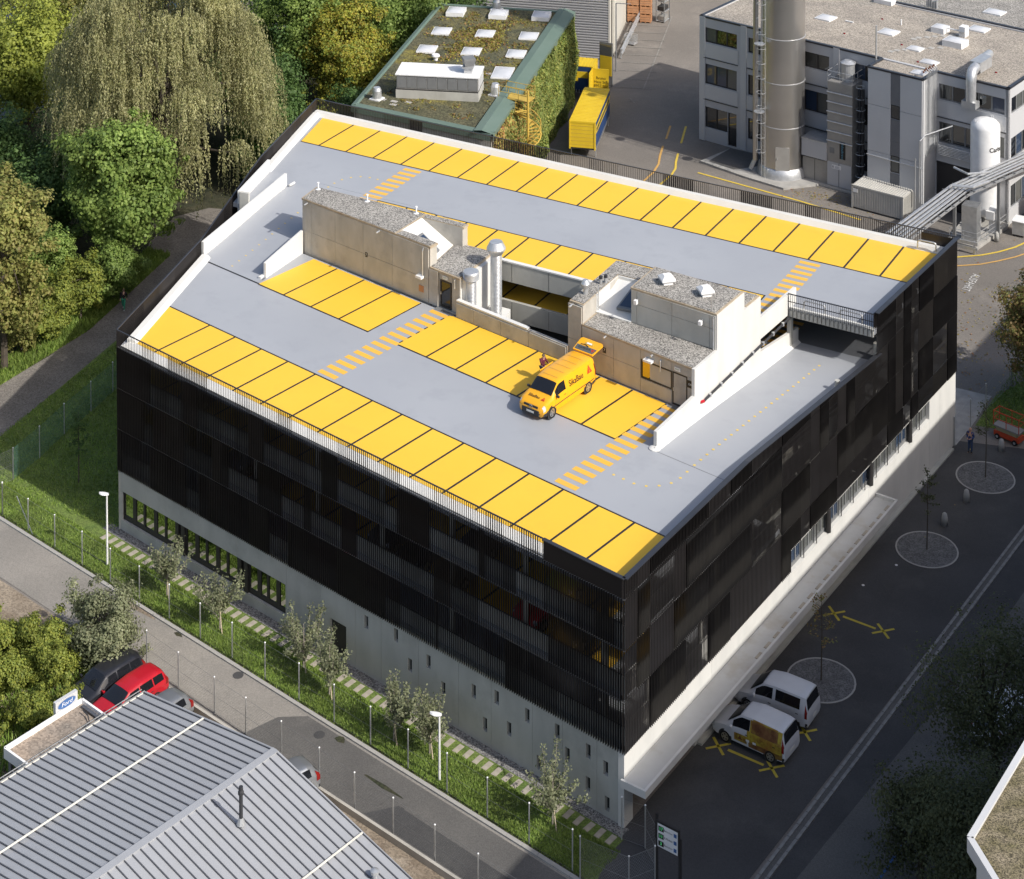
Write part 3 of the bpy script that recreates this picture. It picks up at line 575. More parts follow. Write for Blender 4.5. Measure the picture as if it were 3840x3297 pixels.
# --- base storey
FB = -5.45
def base_T(a, v, z): return fp(a, FB + v, z)
slits = [(19.26, 2.98), (21.53, 3.2), (22.57, 1.96), (23.94, 2.75), (25.01, 1.73), (27.18, 2.54), (28.78, 2.91), (30.86, 2.88), (27.97, 1.1), (29.63, 1.61), (32.85, 2.96), (33.51, 2.03), (31.65, .74), (34.85, 2.83), (35.96, 2.46), (34.83, 1.12), (36.05, .68)]
sh = [(a - .15, a + .15, z - .37, z + .37) for a, z in slits]
holes = [(16.4, 17.68, -.01, 2.05)] + sh
edges = [-2.36, 2.9, 8.6, 12.84, 15.6, 18.4, 20.4, 23.2, 26.1, 28.4, 31.2, 33.2, 35.4, 37.12]
for i in range(len(edges) - 1):
    u0, u1 = edges[i] + .008, edges[i + 1] - .008
    hs = [h for h in holes if h[0] > u0 - .3 and h[1] < u1 + .3]
    if u1 < 12.9: hs = [(max(u0, -2.2) - (1 if i else 0), min(u1, 12.8) + 1 if u1 < 12.8 else 12.75, .62, 2.48)]
    mb = MB(); holes_wall(mb, u0, u1, -.1, 3.88, hs, .3, base_T); mb.build('base_panel', 'concrete_base', gar)
for a, z in slits: MB().box(a - .17, a + .17, .22, .26, z - .4, z + .4, base_T).build('slit_pane', 'glass', gar)
MB().box(16.4, 17.68, .16, .22, 0, 2.05, base_T).build('door', 'frame_dark', gar)
for u0, u1 in ((-2.1, 2.95), (3.85, 8.55), (9.5, 12.72)):
    n = 5 if u1 - u0 > 4 else 4; wdt = (u1 - u0) / n
    wo = MB(); us = [u0 + wdt * k for k in range(n + 1)]
    holes_wall(wo, u0, u1, .64, 2.46, [(us[k] + (.22 if k % 2 else .09), us[k + 1] - .09, .92, 2.38) for k in range(n)], .09, lambda a, v, z: base_T(a, .14 + v, z)); wo = wo.build('window', 'frame_dark', gar)
    for k in range(n): MB().poly([base_T(us[k] + .05, .19, .9), base_T(us[k + 1] - .05, .19, .9), base_T(us[k + 1] - .05, .19, 2.4), base_T(us[k] + .05, .19, 2.4)]).build('pane', 'glass_mirror', wo)
for u0, u1 in ((2.98, 3.25), (3.5, 3.82), (8.6, 8.9), (9.15, 9.46)): MB().box(u0, u1, .03, .3, .62, 2.48, base_T).build('window_pier', 'frame_dark', gar)
MB().prism([(A_[0] + .3, A_[1] + .4), (B_[0] - .4, B_[1] + .4), (C_[0] - .4, C_[1] - .3), (D_[0] + .3, D_[1] - .3)], 3.5, 3.55).build('ceiling_slab', 'concrete_base', gar)
# right side: white wall, ribbon of windows, canopy
sd = Vector((C_[0] - B_[0], C_[1] - B_[1])).normalized(); sn = Vector((sd.y, -sd.x)); SL = (Vector(C_) - Vector(B_)).length
def side_T(s, v, z): p = Vector(B_) + sd * s - sn * (v + .05); return (p.x, p.y, z)
sx = lambda y: (y - B_[1]) / sd.y
win = [(sx(-18.85), sx(1.3), 3.62, 4.9)]
for s0, s1 in ((0.05, 9.0), (9.0, 18.1), (18.1, 29.0), (29.0, 38.6), (38.6, 40.3), (40.3, SL - .05)):
    mb = MB(); hs = [(max(win[0][0], s0 - 1), min(win[0][1], s1 + 1), win[0][2], win[0][3])] if s1 > win[0][0] and s0 < win[0][1] else []
    if s0 < .1: hs.append((.9, 7.2, -.2, 2.15))
    holes_wall(mb, s0 + .006, s1 - .006, -.1, 5.0 if s0 > 17 else 3.88, hs, .35, side_T); mb.build('side_wall', 'white_wall', gar)
ns = 12; ws = (win[0][1] - win[0][0]) / ns
for k in range(ns):
    s0 = win[0][0] + ws * k + .06; s1 = s0 + ws - .1
    wo = MB(); holes_wall(wo, s0, s1, 3.64, 4.88, [(s0 + .08, s0 + ws * .55, 3.86, 4.8), (s0 + ws * .62, s1 - .06, 3.86, 4.8)], .08, lambda s, v, z: side_T(s, .2 + v, z)); wo = wo.build('window', 'frame_grey', gar)
    for e0, e1 in ((s0 + .06, s0 + ws * .57), (s0 + ws * .6, s1 - .04)): MB().poly([side_T(e0, .25, 3.8), side_T(e1, .25, 3.8), side_T(e1, .25, 4.85), side_T(e0, .25, 4.85)]).build('pane', 'glass_light' if k % 3 else 'glass_sky', wo)
    MB().tube([side_T(s0 + .02, .02, 3.66), side_T(s0 + .02, .02, 4.86)], .03, 5).build('blind_rail', 'frame_dark', wo)
for s in (sx(-13.9), sx(-7.9), sx(-1.9)): p = side_T(s, .0, 0); MB().lathe((p[0], p[1], 0), [(.17, 3.62), (.17, 4.95)], 12).build('window_column', 'frame_dark', gar, True)
cn = MB(); cn.box(-.2, sx(-7.2), -1.32, -.02, 2.42, 2.56, side_T); can = cn.build('canopy', 'canopy_top', gar)
MB().box(-.2, sx(-7.2), -1.46, -1.32, 2.34, 2.72, side_T).build('canopy_edge', 'white_wall', can)
MB().box(-.32, -.2, -1.46, -.02, 2.34, 2.72, side_T).build('canopy_edge', 'white_wall', can); MB().box(sx(-7.2), sx(-7.2) + .14, -1.46, -.02, 2.34, 2.74, side_T).build('canopy_edge', 'white_wall', can)
for k in range(17): MB().box(-.11, .11, -.3, .3, 0, .03, lambda a, b, c: side_T(12.2 + k * 1.06 + b, -1.16 + a, 2.565 + c)).build('ballast_slab', 'slab', can)
for s in (3.5, 9.0, 14.5, 20, 25.5): MB().box(s - .12, s + .12, -1.3, -.02, 2.1, 2.41, side_T).build('canopy_bracket', 'concrete_base', can)
MB().box(7.4, sx(4.9), -.3, -.02, -.02, .12, side_T).build('plinth_step', 'concrete_base', gar)
MB().wall((C_[0] - .15, C_[1] - .1), (D_[0] + .15, D_[1] - .1), .3, -.1, 4.2).build('back_wall', 'concrete_base', gar); MB().wall((D_[0] + .15, D_[1] - .1), (A_[0] + .15, A_[1] + .1), .3, -.1, 3.88).build('end_wall', 'concrete_base', gar)
MB().box(-.1, .1, -.1, .1, 0, 1.1, lambda x, y, z: side_T(1.0 + x, .5 + y, z)).build('gate_post', 'fence_post', gar)

# --- louvre blades
PITCH = .152
def cols_of(n, seed, width=8):
    r = random.Random(seed); out = []
    while len(out) < n: out += [r.randrange(99999)] * r.choice((width, width, width * 2))
    return out[:n]
def blade_mesh(name, segs, dirx, diry):
    """segs: (z0, z1, angle) about the vertical; dirx/diry: facade tangent and outward normal"""
    mb = MB()
    for z0, z1, a in segs:
        ca, sa = math.cos(a), math.sin(a); u = (dirx[0] * sa + diry[0] * ca, dirx[1] * sa + diry[1] * ca); v = (-u[1], u[0])
        mb.box(-.075, .075, -.011, .011, z0, z1, lambda x, y, z: (u[0] * x + v[0] * y, u[1] * x + v[1] * y, z))
    return mb
def put_blades(side, p0, p1, nout, segs_at, single, groupw=8):
    """segs_at(s, seed) -> segments; 'single' blades nearest the camera are parts of their own, the rest one mass"""
    p0, p1 = Vector(p0), Vector(p1); L = (p1 - p0).length; t = (p1 - p0) / L; n = int(L / PITCH); cs = cols_of(n, side, groupw)
    mass = MB(); cache = {}
    for k in range(n):
        s = (k + .5) * PITCH; p = p0 + t * s; segs = segs_at(s, cs[k])
        if single(k, n):
            key = tuple((round(a, 2), round(b, 2), round(c, 2)) for a, b, c in segs)
            if key not in cache: cache[key] = blade_mesh('louvre_blade', segs, t, nout).mesh('louvre_blade', 'louvre')
            same_mesh(cache[key], 'louvre_blade', gar, (p.x - 25, p.y + 15, 0))
        else:
            m = blade_mesh('x', segs, t, nout); mass.add([(x + p.x, y + p.y, z) for x, y, z in m.v], m.f)
    if mass.v: tag(mass.build('louvre_blades', 'louvre', gar), kind='stuff')
OPEN = {9.05: [(.9, 4.0), (5.3, 9.8), (11.1, 15.9), (17.1, 21.7), (24.2, 27.6), (30.2, 32.1)], 6.45: [(.2, 1.2), (4.0, 6.6), (8.0, 10.6), (12.6, 14.4), (15.0, 17.4), (18.6, 24.4), (27.6, 32.3)], 3.85: [(-1.8, .9), (4.2, 5.4), (11.5, 13.2), (22.0, 24.6), (24.8, 29.5)]}
def front_segs(s, seed):
    a = s - 2.32; r = random.Random(seed); out = []
    view = math.radians(40)                                     # blades turned edge-on to the approach along the lane
    for z0 in (3.85, 6.45, 9.05):
        op = any(x0 < a < x1 for x0, x1 in OPEN[z0]); ang = view - math.radians(r.choice((16, 18, 21))) if op else math.radians(r.choice((8, 4, 0, 10, -6, 6)))
        out.append((z0 + .02 + (0 if z0 > 4 else -.06), z0 + 2.58, ang))
    if a < 32.1: out.append((ZF + .02, 12.72, math.radians(r.choice((40, 52, 30, 46, 58)))))
    else: out.append((ZF + .02, 12.70, math.radians(-55)))
    return out
put_blades(1, A_, B_, (-FY[0], -FY[1]), front_segs, lambda k, n: k >= n - 150)
def right_top(y): return 12.7 if y < -24.3 else (12.7 - (y + 24.3) * (1.28 / 17.3) if y < -7.2 else 14.15)
def right_segs(s, seed):
    y = B_[1] + sd.y * s; r = random.Random(seed); out = []; top = right_top(y)
    for z0 in (3.85, 6.45, 9.05, 11.65):
        if z0 >= top - .1: break
        lo = z0 - (.08 if z0 < 4 else -.02)
        if z0 < 4 and win[0][0] - .1 < s < SL: lo = 5.02
        out.append((lo, min(z0 + 2.58, top), math.radians(r.choice((-24, -28, -20, -30, -78, -82, -74, -16, -26, -84, -79)))))
    return out
put_blades(2, B_, C_, (sn.x, sn.y), right_segs, lambda k, n: k < 150)
def back_segs(s, seed): r = random.Random(seed); return [(11.0, 14.17, math.radians(r.choice((29, 29, 12, 48, -10, 36))))]
put_blades(3, C_, D_, (0, 1), back_segs, lambda k, n: False)
def left_segs(s, seed):
    y = D_[1] + (A_[1] - D_[1]) * s / (Vector(A_) - Vector(D_)).length
    top = 14.17 if y > -6.2 else (12.72 if y < -17 else 12.72 + (y + 17) / 10.8 * 1.45); r = random.Random(seed)
    return [(3.8, top, math.radians(r.choice((20, 30, 40))))]
dl = Vector((A_[0] - D_[0], A_[1] - D_[1])).normalized()
put_blades(4, D_, A_, (dl.y, -dl.x), left_segs, lambda k, n: False)
# rails carrying the blades, cap strips
def rail(p, q, z, off, m='rail_alu', h=.05, t=.04, name='louvre_rail', z2=None):
    MB().wall(p, q, t, (z - h / 2, (z2 or z) - h / 2), (z + h / 2, (z2 or z) + h / 2), off).build(name, m, gar)
for z in (6.42, 9.02, 11.63): rail(A_, B_, z, 3.2); (rail(B_, C_, z, 3.2) if z < 10 else None)
for z in (5.15, 7.75, 10.35): rail(A_, B_, z, 3.4, 'louvre_cap', .03); rail(B_, C_, z, 3.4, 'rail_alu', .022, .03)
rail((xr(-24), -24), B_, 11.63, -3.2); rail((xr(-7.3), -7.3), C_, 11.63, 3.2)
def cap(p, q, z1, z2, wd=.2): MB().wall(p, q, wd, (z1, z2), (z1 + .05, z2 + .05), 0).build('louvre_cap', 'louvre_cap', gar)
cap(fp(32.0, -5.57), B_, 12.71, 12.71, .22); cap(A_, fp(32.0, -5.57), 12.73, 12.73, .07)
rc = lambda y: (xr(y), y)
cap(B_, rc(-24.3), 12.71, 12.71, .3); cap(rc(-24.3), rc(-6.75), 12.71, 11.43, .3); cap(rc(-7.25), C_, 14.16, 14.16, .3)
cap(C_, D_, 14.18, 14.18, .09); lc = lambda y: (xl(y), y)
cap(D_, lc(-6.2), 14.18, 14.18, .09); cap(lc(-6.2), lc(-17), 14.18, 12.73, .09); cap(lc(-17), A_, 12.73, 12.73, .09)
# closed sheet behind the blades where the deck edge is solid
MB().wall((xr(-36.7) - .22, -36.7), (xr(-24.6) - .22, -24.6), .06, 11.3, 12.6).build('edge_sheet', 'louvre', gar); MB().wall((xr(-24.6) - .22, -24.6), (xr(-6.9) - .22, -6.9), .06, (11.3, 10.1), (12.6, 11.35)).build('edge_sheet', 'louvre', gar)
MB().wall((xr(-7.2) - .22, -7.2), (xr(5.4) - .22, 5.4), .06, 12.6, 14.1).build('edge_sheet', 'louvre', gar); MB().wall(fp(32.1, -5.35), fp(36.9, -5.35), .06, 11.3, 12.6).build('edge_sheet', 'louvre', gar)
MB().wall((46.0, 5.68), (48.2, 5.7), .06, 13.0, 14.1).build('edge_sheet', 'louvre', gar)
# ================================================================ GROUND
sheet = lambda name, pts, z, m: struct(name, MB().poly([(x, y, z) for x, y in pts]), m)
sheet('ground', [(-400, -300), (500, -300), (500, 600), (-400, 600)], -.03, 'asphalt_yard')
sheet('woodland_ground', [(-15.5, -60), (-13.7, -20.4), (-13.5, -15.4), (-14.0, -11), (-16.5, -2), (-19.4, 4), (-21, 8), (-19.5, 11), (-10.2, 14), (-16.5, 50), (-120, 60), (-120, -60)], -.022, 'soil_leaf')
sheet('river', [(-70, -60), (-44, -60), (-47, 0), (-52, 60), (-75, 60)], -.014, 'water')
sheet('gravel_path', [(-10.2, -45), (-8.7, -25.5), (-9.55, -19.2), (-10.75, -11.3), (-12.2, -5), (-15.5, 5.5), (-15, 9), (-9, 12.5), (-10, 15), (-18.5, 11), (-20.8, 7), (-19.5, 3), (-16.4, -2), (-14, -11), (-13.5, -15.4), (-13.7, -20.4), (-14.5, -45)], -.012, 'path_gravel')
sheet('lawn', [fp(-22, -9.55), fp(38.2, -9.55), fp(38.2, -6.0), fp(-2.6, -5.3), (xl(5), 5), (-8, 9), (-15, 9), (-15.5, 5.5), (-12.2, -5), (-10.75, -11.3), (-9.55, -19.2), (-8.7, -25.5), (-10, -40)], -.008, 'lawn')
sheet('gravel_strip', [fp(-3.2, -6.12), fp(37.4, -6.12), fp(37.4, -5.4), fp(-3.2, -5.4)], .0, 'gravel_ground')
sp = tag(MB().poly([fp(-3.4, -7.0, .004), fp(37.6, -7.0, .004), fp(37.6, -6.14, .004), fp(-3.4, -6.14, .004)]).build('stepping_path', 'lawn'), kind='structure')
sm = MB().box(-.155, .155, -.33, .33, -.05, .03).mesh('paving_slab', 'slab')
for k in range(60):
    a = -2.3 + .668 * k
    p = fp(a, -6.57 + rnd.uniform(-.03, .03)); same_mesh(sm, 'paving_slab', sp, (*p, 0), TH + rnd.uniform(-.04, .04))
# service lane
sheet('service_lane', [fp(-40, -13.25), fp(48, -13.25), fp(48, -9.75), fp(-40, -9.75)], -.004, 'asphalt_pale')
sheet('lane_patch', [fp(17.5, -13.2), fp(48, -13.2), fp(48, -9.9), fp(19.2, -9.9), fp(18.0, -11.0)], .0, 'asphalt')
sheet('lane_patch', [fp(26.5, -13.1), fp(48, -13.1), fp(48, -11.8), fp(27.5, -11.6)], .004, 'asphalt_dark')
MBk = MB()
kb = tag(MBk.poly([fp(-40, -9.78, .0), fp(38.5, -9.78, .0), fp(38.5, -9.55, .0), fp(-40, -9.55, .0)]).build('lane_kerb', 'kerb'), kind='structure')
km = MB().box(-.49, .49, -.11, .11, -.05, .09).mesh('kerb_stone', 'kerb')
for k in range(62): p = fp(-23.5 + k * 1.0, -9.66); same_mesh(km, 'kerb_stone', kb, (*p, 0), TH + rnd.uniform(-.006, .006))
struct('soil_edge', MB().prism([fp(-40, -9.53), fp(38.5, -9.53), fp(38.5, -9.38), fp(-40, -9.38)], -.05, .05), 'soil_leaf')
for x, y in ((20.6, -37.2), (27.3, -38.9), (34.0, -41.5)):
    o = MB().lathe((x, y, 0), [(.3, .0), (.3, .012)], 18).build('manhole_cover', 'asphalt_dark'); tag(o, 'round manhole cover set in the service lane, %s' % ('nearest the clipped bush' if x < 22 else 'beside the silver car' if x < 30 else 'nearest the street'), 'manhole cover', 'manholes in the service lane')
sheet('car_yard', [fp(5, -13.4), fp(48, -13.4), (60, -70), (5, -70)], -.016, 'dirt')
sheet('rough_ground', [fp(-40, -13.4), fp(4.6, -13.4), (14.6, -43.2), (16.5, -60), (-40, -60)], -.01, 'dirt')
struct('yard_wall', MB().wall(fp(9, -13.55), fp(40, -13.55), .16, -.1, .32), 'concrete')
for a0, a1, b0, b1, m in ((24.6, 27.4, -11.15, -11.05, 'soil_leaf'), (8.2, 8.9, -9.95, -9.8, 'soil_leaf'), (21.5, 22.2, -10.2, -9.9, 'soil_leaf'), (3, 6.5, -9.95, -9.8, 'dirt')):
    sheet('dirt_stain', [fp(a0, b0), fp((a0 + a1) / 2, b0 - .1), fp(a1, b0 + .05), fp(a1 - .2, b1), fp((a0 + a1) / 2, b1 + .08), fp(a0 + .1, b1)], .006, m)
# street side
sk = lambda y: 51.28 + (y + 36.84) * .1047
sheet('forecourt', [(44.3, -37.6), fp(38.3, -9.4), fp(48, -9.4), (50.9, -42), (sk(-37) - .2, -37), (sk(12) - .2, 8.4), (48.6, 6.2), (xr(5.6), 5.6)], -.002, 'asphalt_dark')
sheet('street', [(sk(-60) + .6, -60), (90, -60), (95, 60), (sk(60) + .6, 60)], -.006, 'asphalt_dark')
sheet('street_lane', [(53.0, -36), (49.8, -58), (60, -58), (64, 20), (59.5, 20), (56.2, -14)], -.002, 'asphalt')
for off in (0.0, .42):
    ks = tag(MB().poly([(sk(-58) + off, -58, .002), (sk(-58) + off + .16, -58, .002), (sk(30) + off + .16, 30, .002), (sk(30) + off, 30, .002)]).build('street_kerb', 'kerb_dark'), kind='structure')
    kk = MB().box(-.08, .08, -.485, .485, -.05, .06 if off else .05).mesh('kerb_stone', 'kerb_dark')
    for k in range(82): y = -56 + k * 1.0; same_mesh(kk, 'kerb_stone', ks, (sk(y) + off + .08, y, 0), -.104)
sheet('gutter_strip', [(sk(-58) + .16, -58), (sk(-58) + .42, -58), (sk(30) + .42, 30), (sk(30) + .16, 30)], .003, 'asphalt')
sheet('blue_parking_line', [(56.2, -36.5), (56.32, -36.5), (56.95, -30.0), (56.83, -30.0)], .006, 'paint_blue')
def cross_mark(x, y, name='loading_bay_mark', m='road_yellow'):
    mb = MB()
    for dx, dy in ((.5, .5), (.5, -.5)):
        L = math.hypot(dx, dy); nx, ny = -dy / L * .075, dx / L * .075
        mb.poly([(x - dx - nx, y - dy - ny, .008), (x + dx - nx, y + dy - ny, .008), (x + dx + nx, y + dy + ny, .008), (x - dx + nx, y - dy + ny, .008)])
    return struct(name, mb, m)
for x0, y0, x1, y1, bar_ in ((46.13, -29.27, 49.2, -29.42, 1), (49.72, -26.02, 0, 0, 0), (47.61, -15.71, 50.64, -15.86, 1)):
    cross_mark(x0, y0)
    if bar_:
        cross_mark(x1, y1); sheet('loading_bay_line', [(x0 + .55, y0 - .1), (x1 - .45, y1 - .08), (x1 - .45, y1 + .08), (x0 + .55, y0 + .08)], .008, 'road_yellow')
for x, y in ((49.02, -21.65), (50.44, -6.95), (51.38, 2.68)):
    p = struct('tree_pit', MB().lathe((x, y, -.02), [(1.85, 0), (1.85, .03)], 40), 'pit_gravel'); p['label'] = 'round gravel tree pit'
    n = 28
    for k in range(n): a = 2 * math.pi * k / n; same_mesh(MATS.setdefault('_edge', None) or km, 'edging_stone', p, (x + 1.86 * math.cos(a), y + 1.86 * math.sin(a), -.03), a + math.pi / 2).scale = (.42, .45, .6)
for x, y in ((48.2, -12.3), (49.3, -9.4), (47.0, -24.6)): struct('drain_cover', MB().lathe((x, y, 0), [(.09, 0), (.09, .008)], 12), 'bright_white')
# right rear corner: walk, lawn, lane markings
sheet('concrete_walk', [(xr(5.6), 5.7), (48.55, 5.5), (48.8, 8.3), (48.9, 13.1), (45.9, 13.0)], .0, 'kerb')
sheet('rear_lawn', [(48.98, 8.67), (50.1, 8.9), (62, 8.9), (64, 30), (51.5, 19), (49.1, 13.3)], -.001, 'lawn')
def ring_line(name, pts, wd, m, z=.006):
    mb = MB(); P = [Vector(p) for p in pts]; Lp = []; Rp = []
    for i, p in enumerate(P):
        d = (P[min(i + 1, len(P) - 1)] - P[max(i - 1, 0)]).normalized(); n = Vector((-d.y, d.x)) * wd / 2; Lp.append((*(p + n), z)); Rp.append((*(p - n), z))
    mb.grid([Lp, Rp]); return struct(name, mb, m)
ring_line('yellow_lane_line', [(36, 31.5), (38.5, 32.4), (40.45, 33.73), (42, 35.0), (43.05, 36.26), (44.0, 37.8), (44.6, 39.3), (45.2, 42)], .2, 'paint_yellow')
ring_line('yellow_lane_line', [(37, 30.2), (39.2, 30.9), (40.92, 32.14), (42.4, 33.3), (43.5, 34.61), (44.5, 36), (45.2, 37.3), (46, 40)], .17, 'paint_orange')
ring_line('yellow_lane_line', [(14.67, 38.96), (24.97, 37.7), (31, 36.6)], .22, 'paint_yellow')
ring_line('yellow_lane_line', [(7.75, 48.0), (8.79, 44.76)], .2, 'paint_orange'); ring_line('yellow_lane_line', [(9.23, 43.1), (10.0, 40.8), (10.7, 39), (11.1, 37.0), (11.2, 34)], .2, 'paint_orange')
ring_line('yellow_lane_line', [(9.13, 48.6), (10.47, 44.5)], .2, 'paint_yellow'); ring_line('yellow_lane_line', [(11.24, 42.14), (11.9, 40.2), (12.5, 38.8), (12.76, 37.4), (12.8, 34)], .2, 'paint_yellow')
T_aus = lambda x, y: (42.75 - y * 1.0, 29.7 - x, .008)
tx = text_mesh('lane_lettering', 'AUSFAHRT', .85, 'paint_white', lambda x, y: (42.6 + y * 1.1 , 29.7 - x * .78, .008), None); tag(tx, kind='structure')
# yard parking lines
for k in range(9):
    t = k / 8; x0, y0 = -8.6 + t * 6.9, 73.2 - t * 18.4; ring_line('yard_bay_line', [(x0, y0), (x0 + 3.8, y0 + 1.45)], .12, 'paint_worn')
ring_line('yard_bay_line', [(-5.9, 78), (-4.8, 74.6), (1.2, 55.6)], .14, 'paint_worn')
m_ = cross_mark(1.6, 52.2, 'yard_cross_mark', 'paint_worn')
sheet('manhole_slab', [(1.2, 72.8), (2.8, 73.3), (3.3, 71.7), (1.7, 71.2)], .004, 'kerb'); sheet('yard_strip', [(2.2, 76), (3.0, 90), (4.2, 90), (3.6, 76)], .002, 'asphalt')
struct('manhole_lid', MB().lathe((2.25, 72.25, .004), [(.42, 0), (.42, .01)], 20), 'asphalt_dark')

# ================================================================ FENCES
def mesh_panel(mb, p, q, h, pitch=.16, r=.004):
    p, q = Vector(p), Vector(q); L = (q - p).length; d = (q - p) / L; n = int((L + h) / pitch)
    for k in range(n):
        s = k * pitch - h
        for sg in (1, -1):
            s0, s1 = (s, s + h) if sg > 0 else (s + h, s); z0, z1 = .05, h
            a0, a1 = max(0, min(L, s0)), max(0, min(L, s1))
            if abs(a1 - a0) < .02: continue
            f = lambda a: z0 + (z1 - z0) * (a - s0) / (s1 - s0)
            P0 = (*(p + d * a0), f(a0)); P1 = (*(p + d * a1), f(a1)); w3 = Vector((d.y, -d.x)) * r
            mb.add([P0, P1, (P1[0] + w3.x, P1[1] + w3.y, P1[2] + r), (P0[0] + w3.x, P0[1] + w3.y, P0[2] + r)], [(0, 1, 2, 3)])
def fence(label, pts, h, post='fence_post', wire='fence_wire', pitch=.16, strut=()):
    f = thing('mesh_fence', (*pts[0], 0), label, 'fence', 'mesh fences')
    for x, y in pts: o = MB().tube([(x, y, -.1), (x, y, h + .05)], .035, 8).build('post', post, f); MB().lathe((x, y, h + .05), [(.05, 0), (.05, .02), (.02, .05)], 8).build('post_cap', 'bright_white', o)
    mb = MB()
    for i in range(len(pts) - 1):
        mesh_panel(mb, pts[i], pts[i + 1], h, pitch)
        for z in (.06, h * .5, h): MB().tube([(*pts[i], z), (*pts[i + 1], z)], .006, 4).build('tension_wire', wire, f)
    mb.build('wire_mesh', wire, f)
    for x0, y0, x1, y1 in strut: MB().tube([(x0, y0, h * .9), (x1, y1, 0)], .025, 6).build('strut', post, f)
    return f
f1 = [(-1.86 + 2.665 * k, -32.29 - .4965 * k) for k in range(18)]
fence('long wire fence between the lawn strip and the service lane', f1, 2.05, strut=[(-.35, -32.57, 1.3, -32.9)])
f2 = [(15.62, -39.05), (18.37, -39.65), (21.38, -40.3), (23.87, -40.8), (26.6, -41.35), (29.47, -42.0), (32.04, -42.59), (34.69, -43.11), (37.43, -43.63), (40.2, -44.2), (43, -44.7)]
fence('wire fence between the service lane and the car yard', f2, 1.95)
fence('dark green wire fence along the shaded lawn by the gravel path', [(-6.8, -13), (-5.93, -17.14), (-5.47, -19.96), (-5.05, -23.12), (-4.48, -26.13), (-4.13, -28.98)], 2.1, 'fence_post', 'fence_green', .07)
fence('short fence with gate from the path fence to the lane', [(-4.13, -28.98), (-4.6, -30.6), (-3.6, -31.9), (-1.86, -32.29)], 2.1, strut=[(-3.6, -31.9, -3.0, -32.1)])
fence('low wire fence by the concrete walk behind the garage', [(48.45, 5.5), (48.75, 8.3), (49.1, 10.9), (49.7, 15.4)], 1.9)
fence('fence with gate between the garage corner and the info sign', [(44.6, -37.7), (45.85, -37.63), (46.9, -38.6), (47.4, -39.8), (46.6, -41.0), (44.0, -41.0)], 2.1)
def lamp_post(x, y, h, label, rz):
    t = thing('lamp_post', (x, y, 0), label, 'street lamp', 'white lamp posts on the lawn')
    MB().tube([(x, y, 0), (x, y, h * .5), (x, y, h)], [.07, .06, .05], 10).build('pole', 'pole_white', t, True)
    dx, dy = math.cos(rz), math.sin(rz)
    G = []
    for k in range(7):
        s = -.12 + .62 * k / 6; wd = .17 * math.sin(math.pi * (.12 + .8 * k / 6)); G.append([(x + dx * s - dy * u * wd, y + dy * s + dx * u * wd, h + .03 + (.1 * math.sqrt(max(0, 1 - u * u)) if v else -.03)) for u, v in ((-1, 1), (-.5, 1), (0, 1), (.5, 1), (1, 1), (.5, 0), (-.5, 0), (-1, 1))])
    MB().grid(G).build('lamp_head', 'bright_white', t, True)
lamp_post(7.44, -33.0, 4.35, 'white lamp post at the garage end nearest the gravel path', math.radians(195))
lamp_post(34.61, -38.61, 3.4, 'white lamp post between the leafy young trees near the street', math.radians(195))
# info sign with vacancy figures
t = thing('info_sign', (47.2, -39.2, 0), 'dark framed parking sign with three green figures by the street', 'sign')
for x, y in ((47.2, -39.2), (48.5, -39.35)): MB().box(x - .06, x + .06, y - .06, y + .06, 0, 3.3 if x < 48 else 2.6).build('post', 'frame_dark', t)
ST = lambda u, z: (47.25 + u * .99, -39.345 - u * .118, z)
bd = MB().wall((47.22, -39.25), (48.5, -39.40), .1, 1.75, 3.05).build('board', 'frame_dark', t); fa = MB().poly([ST(.07, 1.83), ST(1.2, 1.83), ST(1.2, 2.97), ST(.07, 2.97)]).build('face', 'bright_white', t)
for k, (n_, s_) in enumerate((('17', 'Besucher'), ('11', 'E-Mobile'), ('3', 'Besucher'))):
    z = 2.75 - .36 * k
    q = lambda u, z_, e=.012: (ST(u, z_)[0] - e * .12, ST(u, z_)[1] - e, z_)
    b2 = MB().poly([q(.12, z - .12), q(.42, z - .12), q(.42, z + .12), q(.12, z + .12)]).build('display', 'black_print', t)
    text_mesh('figure', n_, .22, 'led_green', lambda x, y: q(.27 + x, z + y, .02), b2); text_mesh('lettering', s_, .13, 'black_print', lambda x, y: q(.68 + x, z + y), fa)
    pm = MB().poly([q(.98, z - .09), q(1.14, z - .09), q(1.14, z + .09), q(.98, z + .09)]).build('parking_symbol', 'paint_blue', fa)
# bollards
bm = [MB().lathe((0, 0, 0), [(.2, 0), (.19, .5), (.15, .72), (.08, .8), (.01, .82)], 16).mesh('bollard', 'bollard')]
for x, y, l in ((51.43, 6.4, 'rounded concrete bollard in front of the scissor lift'), (51.09, -.66, 'rounded concrete bollard between the two far tree pits, nearer the person'), (50.63, -3.9, 'rounded concrete bollard beside the middle tree pit'), (42.36, 38.2, 'rounded concrete bollard beside the tank platform')):
    o = same_mesh(bm[0], 'bollard', None, (x, y, 0)); tag(o, l, 'bollard', 'concrete bollards'); o.data.shade_smooth()
